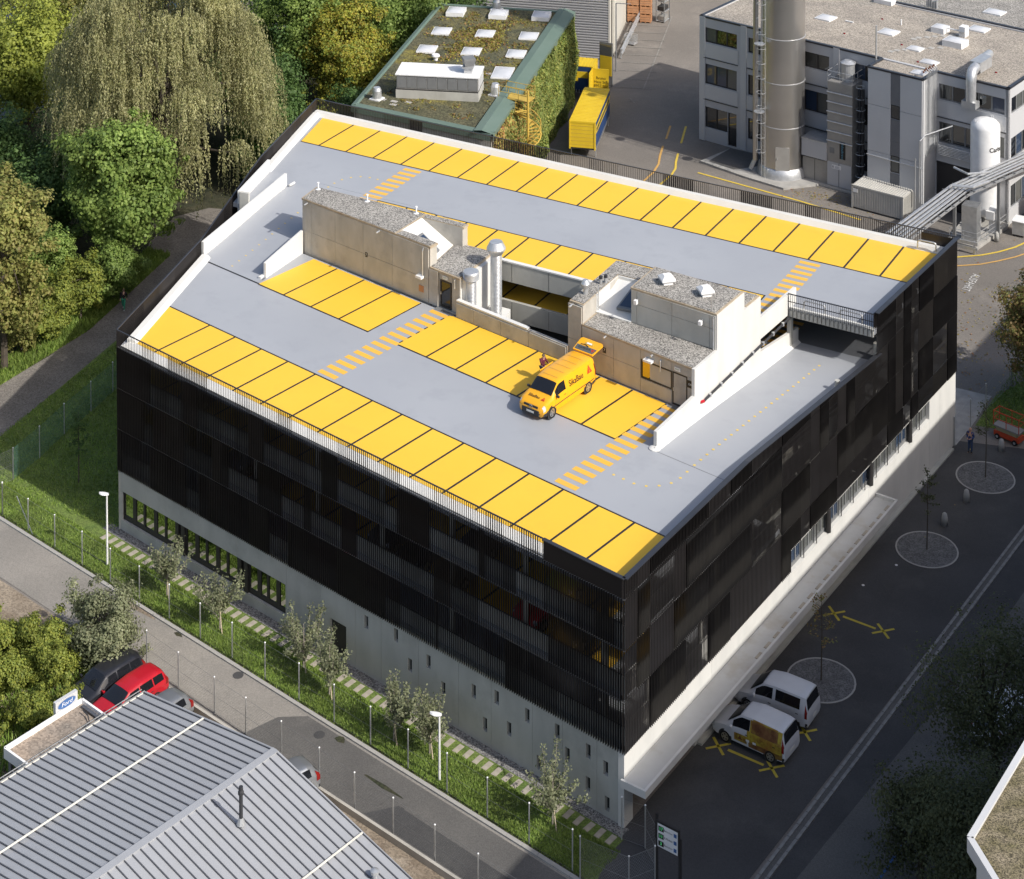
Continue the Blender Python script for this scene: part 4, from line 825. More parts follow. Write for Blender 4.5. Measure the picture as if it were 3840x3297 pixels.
# ================================================================ CAR DEALER'S SHED (standing-seam roof, lower left)
# ridge and eaves run along u (towards the camera), gable end towards the lane
ge = thing('metal_roof_shed', (30, -52, 0), 'low shed with grey standing-seam pitched metal roof beside the lane', 'building')
RU = Vector((-.205, -.979)); RV = Vector((.979, -.205))                          # along the ridge (away from the lane), across
R0 = Vector((30.1, -46.7)); ZR, ZE = 5.0, 3.25
WL = 10.2; WR = 9.6; LEN = 26
def rp(u, v): p = R0 + RU * u + RV * v; return (p.x, p.y)
def zroof(v): return ZR - (ZR - ZE) * (abs(v) / WL)
for sgn, W in ((-1, WL), (1, WR)):
    pitch = .46; n = int(LEN / pitch)
    pm_ = MB(); sn_ = MB()
    for a, b in ((.0, 1.0),):
        c = [(*rp(.02, sgn * .12), zroof(.12)), (*rp(pitch - .02, sgn * .12), zroof(.12)), (*rp(pitch - .02, sgn * W), zroof(W)), (*rp(.02, sgn * W), zroof(W))]
        pm_.add(c + [(x, y, z - .05) for x, y, z in c], [(0, 1, 2, 3), (7, 6, 5, 4), (0, 4, 5, 1), (1, 5, 6, 2), (2, 6, 7, 3), (3, 7, 4, 0)])
    base = (30, -52, 0)
    me = bpy.data.meshes.new('roof_panel'); me.from_pydata([(x - 30, y + 52, z) for x, y, z in pm_.v], [], pm_.f); me.materials.append(MATS['roof_metal'])
    s_ = MB().tube([(*rp(0, sgn * .12), zroof(.12) + .03), (*rp(0, sgn * W), zroof(W) + .03)], .035, 4); me2 = s_.mesh('seam', 'seam', base)
    for k in range(n):
        o = bpy.data.objects.new('roof_panel', me); col.objects.link(o); o.parent = ge; o.location = (RU.x * pitch * k, RU.y * pitch * k, 0)
        o2 = bpy.data.objects.new('seam', me2); col.objects.link(o2); o2.parent = ge; o2.location = o.location
MB().prism([rp(-.1, -.2), rp(LEN, -.2), rp(LEN, .2), rp(-.1, .2)], ZR - .03, ZR + .05).build('ridge_cap', 'roof_metal', ge)
for sgn, W, vv in ((-1, WL, 5.3), (1, WR, 6.2)):
    MB().tube([(*rp(.05, sgn * vv), zroof(vv) + .12), (*rp(LEN, sgn * vv), zroof(vv) + .12)], .05, 6).build('snow_guard', 'cream', ge)
    MB().wall(rp(-.08, 0), rp(-.08, sgn * W), .1, (ZR - .3, ZE - .25), (ZR + .04, ZE + .06)).build('verge_board', 'roof_metal', ge)
    MB().tube([(*rp(-.1, sgn * (W + .08)), ZE - .05), (*rp(LEN, sgn * (W + .08)), ZE - .05)], .1, 8).build('gutter', 'cream' if sgn < 0 else 'galv', ge)
MB().wall(rp(0, -WL + .25), rp(0, WR - .25), .2, 0, ZE).build('gable_wall', 'hall_wall', ge); MB().prism([rp(0, -WL + .25), rp(.15, -WL + .25), rp(.15, 0), rp(0, 0)], ZE, [ZE, ZE, ZR - .1, ZR - .1]).build('gable', 'hall_wall', ge); MB().prism([rp(0, 0), rp(.15, 0), rp(.15, WR - .25), rp(0, WR - .25)], ZE, [ZR - .1, ZR - .1, ZE, ZE]).build('gable', 'hall_wall', ge)
MB().wall(rp(0, -WL + .3), rp(LEN, -WL + .3), .2, 0, ZE).build('eave_wall', 'hall_wall', ge); MB().wall(rp(0, WR - .3), rp(LEN, WR - .3), .2, 0, ZE).build('eave_wall', 'hall_wall', ge)
# cable tray between gutter and roof
MB().tube([(*rp(-.1, -WL - .3), ZE + .02), (*rp(LEN, -WL - .3), ZE + .02)], .03, 5).build('tray_rail', 'frame_grey', ge); MB().tube([(*rp(-.1, -WL - .05), ZE + .06), (*rp(LEN, -WL - .05), ZE + .06)], .03, 5).build('tray_rail', 'frame_grey', ge)
for k in range(40): MB().tube([(*rp(.2 + .55 * k, -WL - .3), ZE + .02), (*rp(.2 + .55 * k, -WL - .05), ZE + .06)], .022, 4).build('tray_rung', 'frame_grey', ge)
pp = MB().tube([(31.42, -51.06, 4.4), (31.42, -51.06, 6.35)], .09, 10).build('flue_pipe', 'plastic_dark', ge); MB().lathe((31.42, -51.06, 6.15), [(.14, 0), (.14, .12), (.1, .2), (.1, .36)], 10).build('flue_cap', 'plastic_dark', pp); MB().lathe((31.42, -51.06, 4.72), [(.22, 0), (.1, .3)], 10).build('flue_collar', 'galv', pp)
MB().lathe((37.9, -49.6, 3.5), [(.12, 0), (.12, .35), (.2, .36), (.2, .5), (.05, .55)], 10).build('vent_pipe', 'galv', ge)
# flat porch with the maker's sign
po = thing('porch_roof', (17.8, -48.9, 0), 'flat weathered porch roof with white edge below the metal roof', 'porch')
PP = [(16.5, -51.0), (18.55, -51.35), (19.45, -46.7), (17.4, -46.3)]
MB().prism(PP, 2.7, 2.86).build('roof_slab', 'porch_top', po)
for i, (p, q) in enumerate(zip(PP, PP[1:] + PP[:1])): MB().wall(p, q, .12, 2.55, 3.08 if i != 1 else 2.9).build('edge_board', 'bright_white', po)
for x, y in ((16.7, -50.8), (17.5, -46.5)): MB().box(x - .08, x + .08, y - .08, y + .08, 0, 2.7).build('post', 'frame_grey', po)
MB().box(-.75, .75, -.09, .09, 0, .05, lambda x, y, z: (18.4 + x * .95, -46.75 + x * -.2 + y, 2.95 + z)).build('roof_hatch', 'seam', po); MB().tube([(18.1, -47.0, 3.1), (18.5, -47.1, 3.05), (18.9, -47.4, 2.95), (18.8, -47.9, 2.88)], .035, 6).build('cable', 'plastic_dark', po)
fs_ = thing('oval_sign', (16.9, -47.3, 2.5), 'white box sign with blue oval and script lettering by the parked cars', 'sign')
sA, sB = Vector((16.88, -47.8)), Vector((17.15, -46.45)); sdv = (sB - sA).normalized(); sno = Vector((sdv.y, -sdv.x))
FTs = lambda u, z, e=0.0: (*(sA + sdv * u + sno * (.1 + e)), z)
MB().wall(sA, sB, .2, 2.98, 3.56).build('case', 'facade_light', fs_)
el = lambda rx, rz, e: [FTs(.69 + rx * math.cos(2 * math.pi * k / 28), 3.27 + rz * math.sin(2 * math.pi * k / 28), e) for k in range(28)]
MB().poly(el(.58, .235, .006)).build('oval_rim', 'grey_print', fs_); MB().poly(el(.55, .21, .012)).build('oval', 'paint_blue', fs_)
text_mesh('lettering', 'Ford', .3, 'bright_white', lambda x, y: FTs(.69 + x * 1.2, 3.265 + y, .018), fs_, shear=.2)
sp_ = MB().box(sA.x - .05, sA.x + .05, sA.y - .05, sA.y + .05, 0, 2.95).build('sign_post', 'frame_grey', fs_)

# ================================================================ OFFICE AND WORKS BUILDING (upper right)
of = thing('works_building', (26, 46, 0), 'three-storey grey panelled works building with gravel roof', 'building')
OT = frame((11.56, 46.4), -9); HO = 11.95; OL = 31.2; OD = 15
def facade(par, T, u0, u1, z0, z1, wins, m='facade_grey', t=.3, sub=2, pane='glass', fm='frame_dark', rec=.12):
    mb = MB(); holes_wall(mb, u0, u1, z0, z1, [w_[:4] for w_ in wins], t, T); mb.build('wall', m, par)
    for w_ in wins:
        a, b, c, d = w_[:4]; n = w_[4] if len(w_) > 4 else sub; fm_ = w_[5] if len(w_) > 5 else fm
        wd = (b - a) / n; h = [(a + wd * k + .07, a + wd * (k + 1) - .07, c + .1, d - .08) for k in range(n)]
        f_ = MB(); holes_wall(f_, a, b, c, d, h, .08, lambda u, v, z: T(u, rec + v, z)); f_ = f_.build('window', fm_, par)
        for x0, x1, y0, y1 in h: MB().poly([T(x0 - .02, rec + .04, y0 - .02), T(x1 + .02, rec + .04, y0 - .02), T(x1 + .02, rec + .04, y1 + .02), T(x0 - .02, rec + .04, y1 + .02)]).build('pane', rnd.choice(['glass', 'glass_mirror_dim', 'glass_light', 'glass_sky', 'glass_mirror_dim']), f_)
LV = [(9.5, 10.92), (5.5, 7.42), (1.32, 3.3)]
wl_ = []
for a, b, n in ((.6, 4.1, 3), (5.35, 8.9, 3), (10.1, 13.9, 3), (15.1, 18.8, 3)):
    for i, (c, d) in enumerate(LV): wl_.append((a, b, c, d, n))
wl_ = [w_ for w_ in wl_ if not (w_[0] < 1 and w_[3] < 4)] + [(.6, 3.1, 1.32, 3.3, 2), (3.15, 4.1, .15, 3.3, 1)]
for a, b in ((24.75, 30.85),):
    wl_.append((24.75, 30.85, 9.55, 10.95, 5, 'frame_grey')); wl_.append((24.75, 30.85, 5.75, 7.6, 5, 'frame_grey'))
facade(of, OT, 0, OL, 0, HO - .02, wl_)
# spandrel boards, pilasters
for a, b in ((.45, 4.25), (5.2, 9.05), (9.95, 14.05), (14.95, 18.9), (24.6, 31.0)):
    for z0, z1 in ((8.1, 9.4), (4.1, 5.4)): MB().box(a, b, -.05, -.005, z0, z1, OT).build('spandrel_panel', 'facade_light', of)
    for z in (8.02, 4.02): MB().box(a, b, -.1, -.01, z - .04, z, OT).build('drip_ledge', 'frame_dark', of)
for a in (-.02, 4.55, 9.4, 14.35): MB().box(a, a + .62, -.08, -.006, 0, HO - .05, OT).build('pilaster', 'facade_light', of)
LT = lambda u, v, z: OT(v, OD - u, z)                                             # left flank
facade(of, LT, 0, OD, 0, HO - .02, [(2, 5, c, d, 3) for c, d in LV] + [(8, 11, c, d, 3) for c, d in LV], 'facade_grey')
RT = lambda u, v, z: OT(OL - v, u, z)
facade(of, RT, 0, OD, 0, HO - .02, [(.6, 4.4, c, d, 3, 'frame_grey') for c, d in LV] + [(5.2, 9, c, d, 3, 'frame_grey') for c, d in LV] + [(10, 14, c, d, 3, 'frame_grey') for c, d in LV], 'facade_light', .25)
MB().wall(OT(0, OD - .15, 0), OT(OL, OD - .15, 0), .3, 0, HO - .02).build('wall', 'facade_grey', of)
MB().prism([OT(.1, .1, 0)[:2], OT(OL - .1, .1, 0)[:2], OT(OL - .1, OD - .1, 0)[:2], OT(.1, OD - .1, 0)[:2]], HO - .4, HO - .12).build('gravel_roof', 'gravel_warm', of)
def edge(par, T, u0, v0, u1, v1, z, h=.14, t=.3, m='louvre_cap'): MB().wall(T(u0, v0, 0), T(u1, v1, 0), t, z - h, z + .02).build('roof_edge', m, par)
edge(of, OT, -.05, .1, 19.15, .1, HO); edge(of, OT, 24.4, .1, OL + .05, .1, HO); edge(of, OT, .1, 0, .1, OD, HO); edge(of, OT, OL - .1, 0, OL - .1, OD, HO); edge(of, OT, 0, OD, OL, OD, HO + .1)
# stair tower in front
tw = MB().box(19.17, 24.42, -2.5, .05, 0, HO - .25, OT).build('stair_tower', 'facade_grey', of)
TT = lambda u, v, z: OT(u, -2.5 + v, z)
for a, b in ((19.2, 21.4), (22.32, 24.4)):
    for z0, z1 in ((.1, 4.5), (4.53, 8.62), (8.66, HO - .16)): MB().box(a, b, -.06, 0, z0, z1, TT).build('cladding_panel', 'facade_light', tw)
for z0, z1 in ((.1, 3.0), (4.6, 5.8), (5.82, 7.78), (9.1, HO - .16)): MB().box(21.42, 22.3, -.05, 0, z0, z1, TT).build('cladding_panel', 'facade_dark', tw)
for z0, z1 in ((7.82, 9.05), (3.1, 4.55)): w_ = MB().box(21.44, 22.28, -.03, .02, z0, z1, TT).build('window', 'frame_dark', tw); MB().poly([TT(21.52, -.034, z0 + .12), TT(22.2, -.034, z0 + .12), TT(22.2, -.034, z1 - .06), TT(21.52, -.034, z1 - .06)]).build('pane', 'glass' if z0 > 5 else 'glass_light', w_)
MB().box(24.43, 24.5, -2.45, 0, .1, HO - .1, OT).build('cladding_panel', 'facade_light', tw)
MB().prism([OT(19.2, -2.45, 0)[:2], OT(24.4, -2.45, 0)[:2], OT(24.4, .3, 0)[:2], OT(19.2, .3, 0)[:2]], HO - .3, HO - .115).build('gravel_roof', 'gravel_warm', tw)
edge(tw, OT, 19.1, -2.45, 24.45, -2.45, HO); edge(tw, OT, 19.2, -2.5, 19.2, .1, HO); edge(tw, OT, 24.4, -2.5, 24.4, .1, HO)
MB().tube([OT(18.95, -.6, 0), OT(18.95, -.6, 15.0)], .08, 8).build('vent_stack', 'galv', of)
# pipes up the tower flank
for k in range(9):
    u = 24.62 + .02 * k; v = -2.1 + .2 * k
    MB().tube([OT(u, v, 5.0 + .06 * k), OT(u, v, HO + .35 + .1 * (k % 3)), OT(u - .25, v, HO + .5 + .1 * (k % 3))], .04, 6).build('riser_pipe', 'galv', of)
    MB().lathe(OT(u - .3, v, HO + .42 + .1 * (k % 3)), [(.09, 0), (.09, .12)], 8).build('pipe_valve', 'rust', of)
MB().tube([OT(19.2, -2.75, 4.2), OT(24.3, -2.75, 4.2), OT(24.6, -2.7, 4.2)], .05, 6).build('service_pipe', 'galv', of); MB().tube([OT(24.35, -2.8, 1.2), OT(24.35, -2.8, 6.6), OT(24.6, -2.3, 7.0), OT(26.2, -.3, 7.6)], .06, 8).build('service_pipe', 'galv', of); MB().tube([OT(24.0, -2.9, .3), OT(24.0, -2.9, 5.0)], .05, 6).build('service_pipe', 'galv', of)
for k in range(7): MB().tube([OT(25.0, -.5 - .02 * k, 4.9 + .14 * k), OT(28.4, -.5 - .02 * k, 4.9 + .14 * k)], .05, 6).build('pipe_run', 'galv', of)
MB().box(24.6, 28.3, -.02, .2, 0, 4.6, OT).build('gate_opening', 'frame_dark', of)
# roof furniture
def dome(par, T, u, v, z, wx, wy, h=.12, m='bright_white', base=.1):
    b_ = MB().box(u - wx / 2, u + wx / 2, v - wy / 2, v + wy / 2, z, z + base, T).build('skylight', 'bright_white', par)
    n = 6; G = [[T(u - wx / 2 * .94 + wx * .94 * i / n, v - wy / 2 * .94 + wy * .94 * j / n, z + base + .005 + h * (math.sin(math.pi * i / n) * math.sin(math.pi * j / n)) ** .5) for i in range(n + 1)] for j in range(n + 1)]
    MB().grid(G).build('dome', m, b_, True)
mat('dome', (.60, .61, .63), .25, c2=(.54, .55, .57), vs=1.5, spec=.6)
for u, v, wx, wy, bs_ in ((9.7, 6.9, 1.6, 1.6, .12), (16.3, 6.9, 1.6, 1.6, .12), (19.9, 10.2, 1.3, 1.3, .5), (22.5, 12.9, 1.7, 1.5, .12), (22.7, 7.5, 1.9, 1.5, .55), (20.3, 4.3, 1.3, 1.1, .12), (22.9, 1.9, 1.5, 1.0, .1), (23.4, -1.1, 1.3, 1.0, .1)): dome(of, OT, u, v, HO - .12, wx, wy, .16, 'dome', bs_)
ac = MB().box(21.9, 22.5, 9.9, 10.7, HO - .1, HO + .85, OT).build('cooling_unit', 'bright_white', of); MB().tube([OT(20.5, 10.2, HO + .35), OT(21.9, 10.2, HO + .35)], .07, 6).build('cooling_pipe', 'bright_white', of); MB().lathe(OT(22.2, 9.89, HO + .4), [(.3, -.02), (.3, .02)], 14).build('fan_grille', 'frame_grey', ac)
MB().box(11.6, 12.4, 7.2, 7.35, HO - .1, HO, OT).build('roof_batten', 'bright_white', of); MB().lathe(OT(16.2, 9.6, HO - .1), [(.07, 0), (.07, .5)], 8).build('vent_pipe', 'bright_white', of)
for k in range(14): u, v = 18.8 + .5 * (k % 7) + rnd.uniform(-.2, .2), 2.4 + k * .62; MB().box(u - .25, u + .25, v - .25, v + .25, HO - .12, HO - .09, OT).build('walkway_slab', 'kerb', of)
for u, v in ((8.5, 2.9), (13.2, 4.1), (5.3, 5.0), (18.8, 4.6), (14, 10), (28.6, 3.2), (22.0, 1.4)): MB().lathe(OT(u, v, HO - .12), [(.12, 0), (.1, .08)], 8).build('roof_outlet', 'lamp_red', of)
dk = MB().tube([OT(28.0, -.55, 10.3), OT(28.0, -.55, 11.9), OT(28.0, -.5, 12.4), OT(27.95, -.2, 12.75), OT(27.9, .3, 12.85), OT(27.5, 3.2, 12.85)], .45, 16).build('exhaust_duct', 'galv', of, True); MB().box(27.3, 28.6, -.95, -.1, 9.75, 10.3, OT).build('duct_hood', 'galv', dk); MB().box(27.3, 28.3, .7, 3.0, 12.4, 13.3, OT).build('duct_silencer', 'galv', dk); MB().tube([OT(27.5, 3.2, 12.85), OT(27.3, 4.7, 12.85)], [.45, .36], 14).build('duct_end', 'galv', dk, True)
# neighbouring block behind with the darker roof
nb = thing('rear_block', (30, 70, 0), 'flat-roofed block with darker gravel roof behind the works building', 'building')
NT = lambda u, v, z: OT(u, v, z)
MB().prism([OT(12.2, 15.1, 0)[:2], OT(60, 15.1, 0)[:2], OT(60, 60, 0)[:2], OT(13.5, 60, 0)[:2]], 0, 11.9).build('walls', 'facade_grey', nb)
MB().prism([OT(12.3, 15.2, 0)[:2], OT(59.8, 15.2, 0)[:2], OT(59.8, 59.8, 0)[:2], OT(13.5, 59.8, 0)[:2]], 11.9, 12.02).build('gravel_roof', 'gravel_roof', nb)
dome(nb, OT, 21.8, 17.9, 12.02, 1.8, 1.5, .16, 'dome', .12); MB().box(24.5, 26.1, 20, 22.4, 12.02, 12.5, OT).build('roof_hatch', 'frame_dark', nb)
for k in range(5): MB().tube([OT(15.9 + .25 * k, 15.6, 12.0), OT(15.9 + .25 * k, 15.6, 12.7 + .15 * (k % 3))], .12, 8).build('vent_pipe', 'galv', nb)
MB().box(11.0, 12.9, 14.0, 15.0, HO - .1, HO + .3, OT).build('roof_box', 'bright_white', of)

# ---------------------------------------------------------------- steel chimney with caged ladder
cx, cy, cr = 21.4, 42.7, 2.02
ch = thing('steel_chimney', (cx, cy, 0), 'tall thick stainless steel chimney with caged ladder in front of works building', 'chimney')
for k in range(10):
    z0, z1 = (1.0 if k == 0 else 4.8 + 4.05 * (k - 1)), 4.8 + 4.05 * k
    MB().lathe((cx, cy, 0), [(cr, z0), (cr, z1 - .08)], 48).build('shell_ring', 'steel', ch, True); MB().lathe((cx, cy, 0), [(cr + .0, z1 - .08), (cr + .035, z1 - .06), (cr + .035, z1), (cr, z1 + .02)], 48).build('flange', 'galv', ch, True)
MB().lathe((cx, cy, 0), [(cr + .3, 0), (cr + .3, .15), (cr + .14, .9), (cr + .02, 1.02)], 48).build('skirt', 'galv', ch, True)
def around(a, r, z): return (cx + r * math.cos(a), cy + r * math.sin(a), z)
da = math.radians(-68)
dd = MB(); dd.add([around(da + s * .3, cr + .12, z) for z in (1.0, 3.1) for s in (-1, 1)] + [around(da + s * .3, cr - .1, z) for z in (1.0, 3.1) for s in (-1, 1)], [(0, 1, 3, 2), (4, 6, 7, 5), (0, 2, 6, 4), (1, 5, 7, 3), (2, 3, 7, 6), (0, 4, 5, 1)])
dd = dd.build('service_door', 'box_grey', ch); MB().box(-.03, .03, -.03, .03, -.08, .08, lambda x, y, z: (lambda p: (p[0] + x, p[1] + y, p[2] + z))(around(da - .22, cr + .16, 2.1))).build('handle', 'galv', dd)
la_ = math.radians(-116)
lad = MB()
for s in (-1, 1): lad.tube([around(la_ + s * .1, cr + .32, .1), around(la_ + s * .1, cr + .32, 40)], .03, 5)
lo = lad.build('ladder_rails', 'galv', ch)
rg = MB()
for k in range(110): rg.tube([around(la_ - .1, cr + .32, .5 + k * .36), around(la_ + .1, cr + .32, .5 + k * .36)], .018, 4)
tag(rg.build('ladder_rungs', 'galv', ch), kind='stuff')
for k in range(28):
    z = 2.6 + k * 1.35; c = around(la_, cr + .62, z)
    MB().tube([(c[0] + .42 * math.cos(a), c[1] + .42 * math.sin(a), z) for a in [la_ - 2.5 + 5.0 * i / 12 for i in range(13)]], .022, 5).build('cage_hoop', 'galv', ch)
for s in (-1.6, -.8, 0, .8, 1.6): MB().tube([(around(la_, cr + .62, 0)[0] + .42 * math.cos(la_ + s), around(la_, cr + .62, 0)[1] + .42 * math.sin(la_ + s), z) for z in (2.6, 40)], .014, 4).build('cage_bar', 'galv', ch)
for k in range(4): z = 6.2 + k * 6.2; c = around(la_ - .05, cr + .7, z); MB().lathe(c, [(.5, 0), (.5, .05)], 12).build('rest_platform', 'galv', ch)
fl = around(la_ - .62, cr + .45, 0); MB().tube([(fl[0], fl[1], 1.2), (fl[0], fl[1], 40)], .24, 12).build('flue_pipe', 'steel', ch, True); MB().tube([(fl[0], fl[1], 1.3), (fl[0] - .35, fl[1] - .25, .4)], .2, 10).build('flue_elbow', 'galv', ch)
struct('chimney_pad', MB().prism([(13.9, 41.2), (18.9, 39.9), (22.9, 39.2), (25.3, 41.6), (24, 46), (15.5, 46.3), (14.6, 43.5)], -.02, .16), 'kerb')
sheet('pad_inset', [(14.6, 41.5), (17.4, 40.8), (19.2, 42.8), (18.8, 45.2), (15.2, 45.4)], .166, 'asphalt')
for k in range(9): x, y = 15.0 + rnd.uniform(0, 4), 41.2 + rnd.uniform(0, 3); MB().box(x - .06, x + .06, y - .06, y + .06, .16, .6).build('anchor_bolt', 'frame_dark', ch) if False else None
# S-shaped exhaust pipe between chimney and building
MB().tube([OT(9.6, -.1, 7.6), OT(9.6, -1.0, 7.5), OT(9.9, -1.6, 7.0), OT(10.4, -2.0, 6.0), OT(10.5, -2.1, 5.0), OT(10.5, -2.1, 1.0), OT(9.8, -2.1, .5)], .2, 12).build('exhaust_pipe', 'galv', of, True)

# ---------------------------------------------------------------- filter tower and its cabinets
ft = thing('filter_tower', (26.9, 42.6, 0), 'grey metal filter tower with horizontal ribs and rooftop railing beside chimney', 'filter unit')
BT = frame((23.5, 42.45), -7)
MB().box(2.5, 4.95, -.15, 2.2, 0, 9.55, BT).build('tower_body', 'box_grey', ft)
for k in range(6): MB().tube([BT(2.45, -.2, 4.2 + .88 * k), BT(5.0, -.2, 4.2 + .88 * k)], .06, 6).build('rib', 'galv', ft)
MB().box(2.55, 4.9, -.2, -.15, .2, 2.3, BT).build('cabinet_door', 'facade_grey', ft); MB().box(3.68, 3.72, -.215, -.2, .2, 2.3, BT).build('door_gap', 'joint', ft)
MB().box(3.0, 3.9, -.22, -.2, 1.75, 2.1, BT).build('notice', 'bright_white', ft); MB().box(3.05, 3.2, -.225, -.22, 1.82, 2.02, BT).build('notice_symbol', 'grey_print', ft)
for k in range(4): MB().box(3.3, 3.8 - .08 * (k % 2), -.225, -.22, 1.8 + .065 * k, 1.83 + .065 * k, BT).build('notice_line', 'grey_print', ft)
lg = MB().box(3.75, 4.3, -.19, -.15, 2.75, 4.3, BT).build('name_panel', 'black_print', ft); text_mesh('lettering', 'doubrava', .34, 'sign_teal', lambda x, y: BT(4.03 + y, -.2, 3.38 - x), lg); MB().poly([BT(3.9, -.2, 4.06), BT(4.16, -.2, 4.06), BT(4.03, -.2, 4.24)]).build('triangle_mark', 'sign_teal', lg)
MB().box(2.75, 3.2, -.18, -.15, 3.1, 3.6, BT).build('louvre_panel', 'frame_grey', ft)
MB().box(.02, 2.48, -.1, 2.0, 0, 2.15, BT).build('cabinet', 'box_grey', ft); MB().box(.0, 2.5, -.3, 2.1, 2.3, 3.85, BT).build('upper_cabinet', 'facade_grey', ft); MB().box(1.22, 1.26, -.12, -.1, .1, 2.1, BT).build('door_gap', 'joint', ft); MB().box(-.05, 2.52, -.34, 2.1, 3.85, 3.92, BT).build('cabinet_roof', 'galv', ft)
MB().lathe(BT(3.9, 1.1, 9.55), [(.62, 0), (.62, 1.55), (.7, 1.56), (.7, 1.62), (.3, 1.85)], 20).build('silo_cap', 'galv', ft)
for z in (10.0, 10.5): MB().tube([BT(2.5, -.1, z), BT(4.9, -.1, z), BT(4.9, 2.1, z), BT(2.5, 2.1, z), BT(2.5, -.1, z)], .028, 5).build('guard_rail', 'galv', ft)
for u, v in ((2.5, -.1), (3.7, -.1), (4.9, -.1), (4.9, 1), (4.9, 2.1), (2.5, 2.1)): MB().tube([BT(u, v, 9.5), BT(u, v, 10.5)], .028, 5).build('rail_post', 'galv', ft)
for k in range(2): MB().tube([BT(5.3 + .35 * k, .6, .3), BT(5.3 + .35 * k, .6, 9.2)], .13, 10).build('duct_pipe', 'plastic_dark', ft)
for k in range(9): MB().tube([BT(5.15 + .42 + .42 * math.cos(a), .55 + .42 * math.sin(a) - .3, 1.5 + k) for a in [2 * math.pi * i / 12 for i in range(13)]], .025, 5).build('cage_hoop', 'galv', ft)
struct('cabinet_plinth', MB().box(-.3, 5.3, -.55, 2.3, -.02, .12, BT), 'kerb')
# grey site container
KT = frame((29.44, 38.65), -6)
ct = thing('site_container', (32, 39.5, 0), 'grey ribbed steel container standing behind the garage', 'container')
MB().box(0.03, 4.82, .03, 2.5, .1, 2.0, KT).build('shell', 'container_grey', ct)
for k in range(21): MB().box(.12 + .225 * k, .22 + .225 * k, -.02, .03, .2, 1.92, KT).build('wall_rib', 'container_grey', ct); MB().box(.12 + .225 * k, .22 + .225 * k, .1, 2.45, 2.0, 2.05, KT).build('roof_rib', 'container_grey', ct)
for k in range(10): MB().box(4.82, 4.87, .2 + .22 * k, .3 + .22 * k, .2, 1.92, KT).build('end_rib', 'container_grey', ct)
for u in (0, 4.72):
    for v in (0, 2.4): MB().box(u, u + .14, v - .03, v + .13, 0, 2.06, KT).build('corner_post', 'container_grey', ct)
MB().box(-.02, 4.88, -.03, .05, 1.93, 2.07, KT).build('top_rail', 'container_grey', ct); MB().box(.15, .6, -.035, -.02, 1.45, 1.75, KT).build('label_plate', 'bright_white', ct)
# white gas tank
tk = thing('gas_tank', (40.6, 40.8, 0), 'tall white gas tank with black lettering beside pipe bridge', 'tank')
tx_, ty_ = 40.6, 40.8
MB().lathe((tx_, ty_, 0), [(.3, 1.0), (.9, 1.05), (1.22, 1.35), (1.25, 1.6), (1.25, 8.55), (1.2, 8.8), (.95, 9.1), (.5, 9.28), (.05, 9.33)], 32).build('shell', 'bright_white', tk, True)
for k in range(3): a = .4 + 2.1 * k; MB().tube([(tx_ + 1.0 * math.cos(a), ty_ + 1.0 * math.sin(a), 1.3), (tx_ + 1.05 * math.cos(a), ty_ + 1.05 * math.sin(a), 0)], .1, 8).build('leg', 'bright_white', tk)
for a in (-2.2, -.4, 1.2): MB().tube([(tx_ + .95 * math.cos(a), ty_ + .95 * math.sin(a), 9.0), (tx_ + .95 * math.cos(a) - .12, ty_ + .95 * math.sin(a), 9.3), (tx_ + .95 * math.cos(a) + .12, ty_ + .95 * math.sin(a), 9.3), (tx_ + .95 * math.cos(a), ty_ + .95 * math.sin(a), 9.0)], .03, 5).build('lifting_eye', 'bright_white', tk)
def ctext(x, y): a = math.radians(-28) + x / 1.26; return (tx_ + 1.262 * math.cos(a), ty_ + 1.262 * math.sin(a), 6.95 + y)
text_mesh('lettering', 'Carba', .55, 'black_print', ctext, tk, bold=.015)
# finned evaporator, valves, platform
ev = thing('evaporator', (40.4, 37.2, 0), 'grey finned evaporator under the pipe bridge', 'evaporator')
for k in range(8): MB().box(39.9, 41.2, 36.3 + .16 * k, 36.38 + .16 * k, .5, 3.3).build('fin', 'galv', ev)
MB().box(39.85, 41.25, 36.3, 37.5, .3, .5).build('base_frame', 'galv', ev)
vv_ = thing('valve_cabinet', (41.9, 39.2, 0), 'white valve cabinet at the foot of the gas tank', 'cabinet')
MB().box(41.5, 42.2, 38.9, 39.5, .3, 2.4).build('cabinet', 'bright_white', vv_); MB().box(41.3, 42.0, 38.6, 38.9, 1.5, 2.2).build('gauge_panel', 'bright_white', vv_)
struct('tank_platform', MB().prism([(38.8, 35.9), (41.4, 35.6), (42.5, 41.0), (42.4, 43), (38.8, 43)], -.02, .28), 'kerb')
gr_ = thing('platform_railing', (41.8, 38, 0), 'galvanised railing round the tank platform', 'railing')
Pn = [(39.0, 35.95), (40.2, 35.85), (41.35, 35.75), (41.75, 37.4), (42.1, 39.0), (42.45, 40.8)]
for x, y in Pn: MB().tube([(x, y, .2), (x, y, 1.35)], .03, 6).build('post', 'galv', gr_)
for z in (.6, .95, 1.33): MB().tube([(x, y, z) for x, y in Pn], .025, 5).build('rail', 'galv', gr_)
cg = thing('crash_barrier', (40.8, 34.9, 0), 'short galvanised crash barrier at the lane corner', 'barrier')
for z in (.45, .9): MB().box(39.6, 41.7, 34.75, 34.83, z - .14, z + .14).build('beam', 'galv', cg)
for x in (39.9, 41.4): MB().box(x - .06, x + .06, 34.84, 34.96, 0, 1.05).build('post', 'galv', cg)
bx = thing('metal_box', (43.6, 40.6, 0), 'grey sheet metal box on feet at the right frame edge', 'box')
MB().box(43.2, 44.2, 39.9, 41.2, .15, 1.25).build('body', 'galv', bx); MB().box(43.15, 44.25, 39.85, 41.25, 1.25, 1.31).build('lid', 'bright_white', bx)
